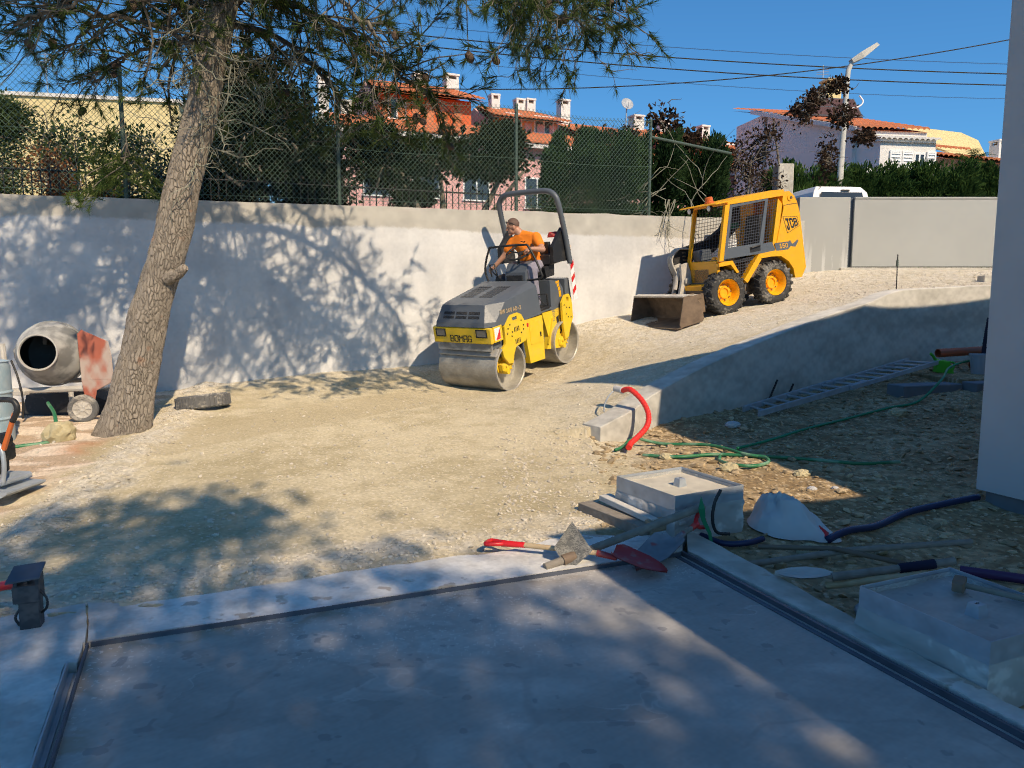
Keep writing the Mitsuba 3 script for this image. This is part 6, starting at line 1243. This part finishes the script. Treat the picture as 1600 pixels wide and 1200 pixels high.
single('green_strip', (np.array([(1.20, 4.75, .31), (1.225, 4.75, .235), (1.185, 4.75, .225), (1.24, 4.78, .15), (1.215, 4.78, .14), (1.285, 4.80, .06), (1.265, 4.80, .05), (1.30, 4.8, -.02), (1.28, 4.8, -.02)] + [(1.20, 4.756, .31), (1.225, 4.756, .235), (1.185, 4.756, .225), (1.24, 4.786, .15), (1.215, 4.786, .14), (1.285, 4.806, .06), (1.265, 4.806, .05), (1.30, 4.806, -.02), (1.28, 4.806, -.02)]), np.array([(0, 2, 1), (1, 2, 4), (1, 4, 3), (3, 4, 6), (3, 6, 5), (5, 6, 8), (5, 8, 7), (9, 10, 11), (10, 13, 11), (10, 12, 13), (12, 15, 13), (12, 14, 15), (14, 17, 15), (14, 16, 17)])), 'm_green_dark', 'green plastic strip hanging beside the black cable stub', 'strip')
single('purple_pipe', tube([on(2.70, 4.46, .04), on(2.95, 4.30, .04), on(3.3, 4.05, .04)], .030, 10), 'm_purple', 'purple plastic pipe lying on the soil at the right edge', 'pipe', True)
# hoe, shovels, handles
A, B = np.array([.19, 4.30, .012]), np.array([1.24, 4.86, .215]); hd = unit(B - A)
t = thing('hoe', 'mud caked builder hoe with upright square blade and long wooden handle', 'hoe')
put(t + '__handle', tube(np.array([A + (B - A) * s for s in np.linspace(0, 1, 9)]), np.linspace(.023, .026, 9), 12), 'm_wood_old', 40)
bl = np.array([(.355, 4.40, .255), (.475, 4.37, .085), (.335, 4.325, -.022), (.245, 4.37, .105)]); nb = unit(np.cross(bl[1] - bl[0], bl[3] - bl[0]))
ug, vg = np.meshgrid(np.linspace(0, 1, 9), np.linspace(0, 1, 9), indexing='ij'); sf = (bl[0] * ((1 - ug) * (1 - vg))[..., None] + bl[1] * (ug * (1 - vg))[..., None] + bl[2] * (ug * vg)[..., None] + bl[3] * ((1 - ug) * vg)[..., None]) + nb * (.03 * (1 - (2 * ug - 1) ** 2) * (1 - (2 * vg - 1) ** 2))[..., None]
sv = np.vstack([sf.reshape(-1, 3), sf.reshape(-1, 3) + nb * .004]); i, j = np.meshgrid(np.arange(8), np.arange(8), indexing='ij'); q = (i * 9 + j).ravel(); qf = np.stack([q, q + 9, q + 10, q + 1], -1); qf = np.vstack([qf, qf[:, ::-1] + 81]); ring = np.r_[np.arange(0, 9), np.arange(17, 81, 9), np.arange(79, 71, -1), np.arange(63, 0, -9)]; rn = np.roll(ring, -1); qf = np.vstack([qf, np.stack([ring, rn, rn + 81, ring + 81], -1)])
put(t + '__blade', (sv, np.vstack([qf[:, [0, 1, 2]], qf[:, [0, 2, 3]]])), 'm_caked', 40)
put(t + '__socket', tube([A + (B - A) * .10, A + (B - A) * .17], .033, 12), 'm_rust', 40)
def dshovel(name, label, grip, neck, sock, tip, roll, mat_shaft, mat_blade, width=.23):
    t = thing(name, label, 'shovel'); g, n, s, e = (np.asarray(p, float) for p in (grip, neck, sock, tip)); d = unit(n - g); sd = unit(np.cross(d, [math.sin(roll), 0, math.cos(roll)]))
    put(t + '__grip', join(tube(spline([g + d * .10, g + d * .06 + sd * .032, g + sd * .052, g - d * .012 + sd * .03, g - d * .012 - sd * .03, g - sd * .052, g + d * .06 - sd * .032, g + d * .10], 4), .014, 8), tube([g + d * .08, g + d * .12, n], [.022, .020, .018], 10)), 'm_red', True)
    put(t + '__shaft', tube([n - d * .02, n + (s - n) * .5, s], .0165, 10), mat_shaft, True)
    put(t + '__socket', tube([s - unit(s - n) * .02, s + (e - s) * .25], [.021, .016], 10), mat_blade, True)
    bd = unit(e - s); bs = unit(np.cross(bd, [0, 0, 1])); up = np.cross(bs, bd); Lb = np.linalg.norm(e - s) * .82; o = s + (e - s) * .18
    u, v = np.meshgrid(np.linspace(0, 1, 11), np.linspace(-1, 1, 11), indexing='ij'); hw = width / 2 * np.interp(u, [0, .06, .15, .6, .85, 1], [.5, .95, 1, .95, .6, .06])
    rise = .035 * v ** 2 * (1 - .6 * u) + .02 * (1 - u) ** 2; top = o + bd * (u * Lb)[..., None] + bs * (v * hw)[..., None] + up * rise[..., None]
    vv = np.vstack([top.reshape(-1, 3), top.reshape(-1, 3) + up * .003]); i, j = np.meshgrid(np.arange(10), np.arange(10), indexing='ij'); q = (i * 11 + j).ravel(); f = np.stack([q, q + 11, q + 12, q + 1], -1); f = np.vstack([f[:, ::-1], f + 121]); f = np.vstack([f[:, [0, 1, 2]], f[:, [0, 2, 3]]])
    put(t + '__blade', (vv, f), mat_blade, True)
    return t
dshovel('shovel', 'red handled shovel with wooden shaft lying under the hoe on the slab edge', (-.14, 4.62, .055), (.08, 4.55, .06), (.52, 4.36, .075), (.88, 4.20, .015), .3, 'm_wood_pale', 'm_red_dull')
dshovel('shovel', 'second red handled shovel with dusty grey blade propped at the slab corner', (1.24, 4.86, .13), (1.14, 4.74, .105), (1.06, 4.66, .09), (.72, 4.28, -.005), 1.2, 'm_wood_old', 'm_blade', .22)
single('wooden_pole', tube([on(1.36, 4.50, .04), on(2.1, 4.63, .09), on(2.92, 4.73, .12)], [.020, .021, .019], 10), 'm_wood_old', 'long grey wooden pole lying level on the shaded soil', 'pole', True)
single('wooden_pole', tube([on(1.58, 4.77, .05), (2.0, 4.6, .02), on(2.46, 4.43, .07)], .016, 10), 'm_rust', 'dark reddish pole crossing under the grey pole', 'pole', True)
t = thing('shovel', 'shovel with pale pointed blade and taped grey handle in the shade', 'shovel'); s0, s1 = np.array([1.74, 4.02, .06]), np.array([2.36, 3.95, .175])
put(t + '__handle', tube([s0, s0 + (s1 - s0) * .5, s1], [.024, .021, .022], 12), 'm_wood_old', True)
put(t + '__tape', tube([s0 + (s1 - s0) * .55, s0 + (s1 - s0) * .84], .026, 12), 'm_cloth_navy', True)
bd = unit(np.array([1.47, 4.16, .018]) - s0); bs = unit(np.cross(bd, [0, 0, 1.0])); u, v = np.meshgrid(np.linspace(0, 1, 9), np.linspace(-1, 1, 9), indexing='ij'); hw = .10 * np.interp(u, [0, .2, .5, .8, 1], [.25, .8, 1, .75, .1]); tp_ = s0 + bd * (u * .30)[..., None] + bs * (v * hw)[..., None] + np.array([0, 0, 1]) * (.022 * v ** 2)[..., None]
vv = np.vstack([tp_.reshape(-1, 3), tp_.reshape(-1, 3) - [0, 0, .004]]); i, j = np.meshgrid(np.arange(8), np.arange(8), indexing='ij'); q = (i * 9 + j).ravel(); f = np.stack([q, q + 9, q + 10, q + 1], -1); f = np.vstack([f, f[:, ::-1] + 81])
put(t + '__blade', (vv, np.vstack([f[:, [0, 1, 2]], f[:, [0, 2, 3]]])), 'm_dust', True)
single('tool_handle', tube([(1.72, 4.05, .0), (1.95, 3.98, .06), (2.19, 3.90, .115)], .022, 12), 'm_wood_pale', 'yellow varnished tool handle under the taped shovel', 'handle', 40)
t = thing('hammer', 'club hammer with wooden handle lying in the shaded inspection box', 'hammer'); h0, h1 = np.array([2.15, 3.55, .205]), np.array([2.56, 3.24, .190])
put(t + '__handle', tube([h0, (h0 + h1) / 2, h1], [.014, .016, .018], 10), 'm_wood_old', True); hdv = unit(h1 - h0); F = frame(h0, np.cross(hdv, [0, 0, 1])); put(t + '__head', F(hull([(x, y, z) for x, k in ((-.07, .8), (-.045, 1), (.045, 1), (.07, .7)) for y in (-.026 * k, .026 * k) for z in (-.026 * k, .026 * k)])), 'm_rust')
# offcuts beside the first inspection box, sheet, rubble
def plank(a, b, w, h, mat, label, name='plank'):
    a, b = np.asarray(a, float), np.asarray(b, float); F = frame(a, b - a); l = np.linalg.norm(b - a); single(name, F(box((0, -w / 2, -h / 2), (l, w / 2, h / 2), .003)), mat, label, 'plank')
plank((.54, 5.52, .015), (.90, 4.92, .02), .13, .10, 'm_wood_old', 'thick grey timber offcut half buried left of the inspection box', 'timber')
plank((.70, 5.55, .10), (1.04, 4.95, .07), .07, .03, 'm_plank', 'pale plank nearest the box in the pile of offcuts')
plank((.66, 5.47, .11), (.95, 4.93, .09), .06, .04, 'm_plank', 'pale plank second from the box in the pile of offcuts')
plank((.86, 5.30, .09), (1.12, 4.86, .10), .05, .02, 'm_plank', 'thin white lath lying on top of the pile of offcuts', 'lath')
single('log', tube([(.90, 4.93, .05), (1.06, 4.98, .07)], [.055, .05], 14), 'm_wood', 'short round log end beside the pale planks', 'log', 40)
def cloth(c, r, h, seed, label, name, mat, tail=(0, 0)):
    g, a = np.meshgrid(np.linspace(0, 1, 22), np.linspace(0, 2 * np.pi, 48, endpoint=False), indexing='ij'); x, y = np.cos(a) * g, np.sin(a) * g
    n = noise2(x, y, 2.6, seed) - .5; ridge = np.abs(noise2(np.cos(a) * 1.6, np.sin(a) * 1.6, 1.6, seed + 2) - .5)
    fold = np.abs(noise2(x + .4 * y, y, 5.5, seed + 5) - .5); z = h * (1 - g ** 2.6) * (.8 + .9 * n) + .17 * (ridge + fold - .25) * (1 - g) * np.minimum(1, g * 4); rx = r[0] * (1 + .25 * n); X = c[0] + x * rx + tail[0] * np.maximum(0, x) ** 2; Y = c[1] + y * r[1] * (1 + .2 * n) + tail[1] * np.maximum(0, x) ** 2
    Z = GROUND(np.stack([X.ravel(), Y.ravel()], -1)).reshape(X.shape) + .012 + z; v = np.stack([X, Y, Z], -1).reshape(-1, 3); i, j = np.meshgrid(np.arange(21), np.arange(48), indexing='ij'); j2 = (j + 1) % 48; q = np.stack([i * 48 + j, (i + 1) * 48 + j, (i + 1) * 48 + j2, i * 48 + j2], -1).reshape(-1, 4)
    single(name, (v, np.vstack([q[:, [0, 1, 2]], q[:, [0, 2, 3]]])), mat, label, 'sheet', True)
cloth((1.86, 5.22), (.20, .24), .23, 3, 'crumpled white sheet heaped beside the sunlit inspection box', 'white_sheet', 'm_white_sheet', (.16, -.20))
single('red_rag', hull([(2.03, 5.02, -.03), (2.10, 4.96, -.03), (2.0, 5.10, .02), (2.08, 5.04, .03), (2.12, 4.98, .0)]), 'm_red', 'small bright red scrap at the tip of the white sheet', 'scrap')
for i, (x, y, s, lb) in enumerate([(2.50, 8.58, .085, 'white lump of plaster on dark soil by the retaining wall'), (2.48, 6.2, .04, 'small white lump in the shade just beyond the sunlit patch'), (2.68, 6.22, .03, 'tiny pale lump in the shade beside a white lump'), (1.95, 3.98, .09, 'crumpled white plastic under the taped shovel')]):
    single('plaster_lump' if i < 3 else 'plastic_bag', blob(on(x, y, s * .25), (s, s * .8, s * .5), 3, .12, i), 'm_white_sheet', lb, 'lump' if i < 3 else 'plastic', True)
for i, (x, y, s, lb) in enumerate([(4.6, 9.05, .11, 'rounded brown stone lying below the ladder'), (1.95, 6.75, .09, 'pale sunlit stone beyond the galvanized box rim'), (1.5, 7.35, .07, 'pale stone between the green hoses'), (1.92, 4.78, .085, 'flat tan stone in front of the white sheet'), (2.55, 6.62, .07, 'pale flat stone at the tip of the sunlit patch')]):
    single('stone', blob(on(x, y, s * .2), (s, s * .8, s * .55), 2, .16, 10 + i), 'm_rock', lb, 'stone')
# ladder, rods, blocks and pipes in the shade along the retaining wall
t = thing('ladder', 'long grey aluminium ladder lying along the foot of the retaining wall', 'ladder')
r0, r1 = [np.array([2.86, 9.40, .16]), np.array([5.86, 11.37, .60])], [np.array([2.93, 9.02, .16]), np.array([6.18, 11.08, .60])]
for a, b in (r0, r1):
    F = frame(a, b - a); l = np.linalg.norm(b - a); put(t + '__rail', F(join(box((0, -.014, -.035), (l * .55, .014, .035), .002), box((l * .45, -.046, -.030), (l, -.018, .030), .002))), 'm_galv')
for s in np.linspace(.04, .96, 15): put(t + '__rung', tube([r0[0] + (r0[1] - r0[0]) * s, r1[0] + (r1[1] - r1[0]) * s], .017, 8), 'm_galv', 40)
for i, (x, y, dx) in enumerate([(3.42, 9.98, .07), (3.75, 10.22, .04)]):
    single('steel_rod', tube([(x - .06, y, .16), (x + dx, y + .05, .45 - .08 * i)], .014, 8), 'm_iron', ['longer dark rod sticking up behind the ladder', 'shorter dark rod sticking up behind the ladder'][i], 'rod', True)
F = frame((5.05, 10.05, .28), (.915, .25, 0)); t = thing('foundation_beam', 'low blue grey concrete beam in the shade below the ladder end', 'concrete beam')
put(t + '__block', F(box((0, -.15, -.35), (.95, .15, .10), .01)), 'm_blue_block'); put(t + '__step', F(box((.97, -.35, -.35), (3.2, -.10, .13), .01)), 'm_blue_block'); put(t + '__fill', F(box((.97, -.095, -.3), (3.2, .8, .155), .01)), 'm_earth')
for a, b, lb in (((6.42, 11.55, .68), (7.6, 11.85, .72), 'upper terracotta drain pipe lying along the retaining wall'), ((6.75, 11.22, .53), (7.7, 11.6, .55), 'lower terracotta drain pipe partly behind the grey bucket')):
    F = frame(np.array(a), np.array(b) - a); l = np.linalg.norm(np.array(b) - a)
    single('drain_pipe', F(lathe([(.058, 0), (.064, 0), (.064, l), (.058, l), (.058, 0)], 24, 'x')), 'm_terracotta_pipe', lb, 'pipe', 40)
single('green_can', join(hull([(6.10, 11.0, .45), (6.34, 10.95, .43), (6.12, 11.12, .45), (6.3, 11.1, .44), (6.12, 11.0, .62), (6.28, 10.97, .60), (6.14, 11.1, .64), (6.26, 11.08, .62)]), tube(spline([(6.12, 11.03, .6), (6.05, 11.0, .68), (6.0, 10.98, .72)]), .02, 8), tube(spline([(6.25, 11.03, .6), (6.36, 11.0, .58), (6.33, 10.98, .47)]), .012, 6)), 'm_green_bright', 'bright green watering can by the ladder end', 'watering can')
t = thing('bucket', 'pale grey plastic bucket half hidden by the house corner', 'bucket'); put(t + '__body', xf(lathe([(.0, .0), (.125, .0), (.155, .27), (.165, .27), (.165, .285), (.15, .285), (.12, .012), (0, .012)], 28), None, (6.72, 10.95, .43)), 'm_grey_plastic', 30); put(t + '__handle', xf(tube([(.16 * math.cos(a), -.06 * math.sin(a) - .02, .27 - .10 * math.sin(a)) for a in np.linspace(0, math.pi, 14)], .005, 6), None, (6.72, 10.95, .43)), 'm_galv', True)
single('jacket', hull([(6.98, 11.35, .62), (7.3, 11.45, .60), (6.99, 11.42, .62), (7.06, 11.45, 1.22), (7.2, 11.5, 1.22), (7.04, 11.4, 1.18), (7.3, 11.5, .95), (6.97, 11.36, .9)]), 'm_cloth_navy', 'dark navy jacket hanging by the wall beside the house corner', 'jacket')
t = thing('marker_stake', 'thin steel marker stake standing by the top of the retaining wall', 'stake'); put(t + '__rod', tube([(6.12, 12.32, 1.5), (6.11, 12.32, 2.19)], .009, 6), 'm_iron', True); put(t + '__tag', xf(box((-.015, -.015, -.05), (.015, .015, .05), .004), None, (6.11, 12.32, 2.05)), 'm_post_green')
single('concrete_block', box((8.17, 13.4, 1.68), (8.55, 13.62, 1.88), .008), 'm_concrete', 'small concrete block at the drive edge next to the house corner', 'block')
# concrete mixer against the wall
t = thing('concrete_mixer', 'dusty concrete mixer with open drum and red side guard left of the pine', 'concrete mixer')
F = frame(np.array([-5.62, 9.30, .86]), (.20, -.96, .10))
dp = [(.195, .34), (.21, .345), (.215, .30), (.30, .16), (.375, .0), (.385, -.06), (.375, -.10), (.36, -.30), (.24, -.44), (0, -.46)]
dk = put(t + '__drum', F(lathe(dp, 48, 'x')), 'm_mixer', 25)
put(dk + '__mouth', F(lathe([(.192, .33), (.20, .352), (.215, .352), (.218, .335)], 48, 'x')), 'm_dust', 30)
put(dk + '__inside', F(lathe([(.19, .335), (.27, .16), (.34, .0), (.33, -.28), (0, -.40)], 36, 'x')), 'm_black', 30)
put(dk + '__gear_ring', F(lathe([(.386, -.10), (.40, -.105), (.40, -.15), (.38, -.155)], 60, 'x')), 'm_mixer', 30)
put(dk + '__blade', F(join(box((-.2, -.02, .10), (.12, .02, .27)), box((-.2, .08, -.26), (.12, .11, -.12)))), 'm_rust')
put(t + '__frame', join(tube([(-6.12, 9.25, .40), (-5.18, 9.30, .43)], .035, 8), tube([(-6.12, 9.2, .98), (-6.05, 9.15, .42), (-5.97, 9.02, .08)], .035, 8), tube([(-5.22, 9.35, .98), (-5.18, 9.33, .45)], .035, 8), box((-6.1, 9.15, .36), (-5.86, 9.25, .41), .005), tube([(-5.5, 9.5, .42), (-5.5, 9.5, .06)], .03, 8)), 'm_dust', 40)
put(t + '__yoke', join(tube(spline([(-6.02, 9.3, .90), (-6.06, 9.45, .7), (-5.9, 9.7, .5), (-5.5, 9.8, .48), (-5.25, 9.6, .6), (-5.2, 9.36, .9)]), .03, 8)), 'm_mixer', True)
gd = [(-5.21, 1.10), (-5.17, 1.14), (-4.86, 1.0), (-4.83, .83), (-4.82, .53), (-5.03, .42), (-5.08, .22), (-5.15, .22), (-5.19, .52)]
gk = put(t + '__guard', prism(gd, 9.21, 9.235), 'm_mixer_red'); put(gk + '__rim', join(tube([(x, 9.22, z) for x, z in gd], .010, 6, closed=True), box((-5.12, 9.205, .55), (-4.84, 9.215, .56))), 'm_mixer_red')
W = lambda m: xf(m, rot([0, 0, 1], 12), (-5.17, 9.16, .20))
wk = fresh(t + '__wheel'); put(wk + '__tyre', W(lathe([(.11, -.035), (.15, -.045), (.168, -.03), (.17, 0), (.168, .03), (.15, .045), (.11, .035)], 36, 'y')), 'm_tyre_dusty', 30); put(wk + '__disc', W(lathe([(0, -.028), (.03, -.034), (.04, -.02), (.085, -.016), (.112, -.03), (.118, -.02), (0, .02)], 32, 'y')), 'm_dust', 30)
put(wk + '__rib', W(join(*[xf(box((.03, -.030, -.006), (.105, -.016, .006)), rot([0, 1, 0], a)) for a in range(0, 360, 45)])), 'm_dust', kind='stuff')
put(t + '__cable', tube(spline([(-6.02, 9.2, .78), (-5.93, 9.15, .60), (-5.88, 9.14, .35), (-5.9, 9.15, .08)]), .012, 6), 'm_black', True)
single('black_stack', hull([(-6.3, 9.7, -.05), (-5.15, 9.75, -.05), (-6.3, 10.3, -.05), (-5.0, 10.3, -.05), (-6.2, 9.72, .30), (-5.45, 9.74, .33), (-5.2, 9.78, .2), (-6.2, 10.2, .32), (-5.3, 10.2, .33)]), 'm_black', 'low black covered stack beneath the concrete mixer', 'stack')
# plate compactor at the left edge
t = thing('plate_compactor', 'plate compactor with black loop handle and orange lever cut off at the left edge', 'plate compactor'); F = frame(np.array([-4.22, 6.08, -.02]), (.97, -.10, 0.0))
put(t + '__base_plate', F(prism([(-.42, .06), (-.36, .02), (.26, .02), (.31, .05), (.31, .065), (-.42, .09)], -.22, .22)), 'm_galv')
put(t + '__deck', F(box((-.30, -.17, .10), (.24, .17, .15), .015)), 'm_galv')
put(t + '__engine', F(join(box((-.18, -.14, .26), (.14, .14, .40), .02), box((-.1, -.11, .16), (.1, .11, .28), .02))), 'm_black')
put(t + '__fuel_tank', F(box((-.2, -.12, .40), (.08, .12, .47), .03)), 'm_white_plastic'); put(t + '__fuel_cap', F(xf(lathe([(0, 0), (.035, 0), (.035, .03), (0, .03)], 14), None, (.0, -.04, .47))), 'm_red')
put(t + '__air_filter', F(xf(lathe([(0, -.06), (.06, -.06), (.06, .06), (0, .06)], 18, 'y'), None, (.18, -.08, .45))), 'm_black', 30)
put(t + '__exhaust', F(xf(lathe([(0, -.05), (.05, -.05), (.055, 0), (.05, .05), (0, .05)], 18, 'y'), None, (-.02, -.17, .27))), 'm_chrome', 30)
put(t + '__belt_cover', F(box((-.1, -.18, .14), (.12, -.14, .24), .015)), 'm_red_dull')
put(t + '__guard', F(tube(spline([(.24, -.16, .12), (.27, -.17, .28), (.24, -.16, .42), (.14, -.15, .46)]), .018, 8)), 'm_galv', True)
put(t + '__handle', F(tube(spline([(-.35, -.16, .60), (-.1, -.16, .74), (.1, -.16, .78), (.34, -.16, .79), (.40, -.16, .76), (.405, -.16, .70), (.36, -.16, .62)], 6), .022, 10)), 'm_black', True)
put(t + '__lever', F(prism([(.375, .69), (.40, .68), (.285, .39), (.255, .40)], -.175, -.15)), 'm_amber')
t = thing('blue_drum', 'pale blue plastic drum cut off by the left edge next to the mixer', 'drum'); put(t + '__body', xf(lathe([(0, 0), (.26, 0), (.28, .03), (.28, .28), (.295, .30), (.28, .32), (.28, .56), (.295, .58), (.28, .60), (.28, .85), (.26, .9), (0, .9)], 32), None, (-5.68, 8.15, -.05)), 'm_grey_blue', 25); put(t + '__rim', xf(lathe([(.262, .895), (.275, .91), (.255, .915), (.25, .9)], 32), None, (-5.68, 8.15, -.05)), 'm_grey_blue', 30)
single('hose_piece', tube(spline([(-5.25, 8.6, .35), (-5.0, 8.3, .25), (-4.85, 8.0, .05), (-5.05, 7.8, .02), (-5.2, 7.7, .02)]), .02, 8), 'm_green', 'pale green hose piece hanging near the orange lever', 'hose', True)
single('rock', (lambda b: (b[0] * [1, 1, 1], b[1]))(xf(blob((0, 0, 0), (.17, .14, .14), 2, .13, 5), rot([0, 1, 0], -30), (-4.82, 8.05, .09))), 'm_rock', 'yellowish rock standing on edge between compactor and pine', 'rock')
F = frame(np.array([-3.98, 9.80, .20]), (1, .35, .08), (-.05, .10, 1))
t = thing('tyre', 'old grey tyre half buried at the foot of the wall beside the pine', 'tyre')
put(t + '__casing', F(lathe([(.19, -.075), (.23, -.085), (.30, -.085), (.325, -.06), (.33, 0), (.325, .06), (.30, .085), (.23, .085), (.19, .075)], 48)), 'm_tyre_dusty', 30)
for i in range(36):
    a = i * 2 * math.pi / 36; put(t + '__tread_block', F(xf(box((.318, -.017, -.07), (.337, .017, .07)), rot([0, 0, 1], math.degrees(a)))), 'm_tyre_dusty')
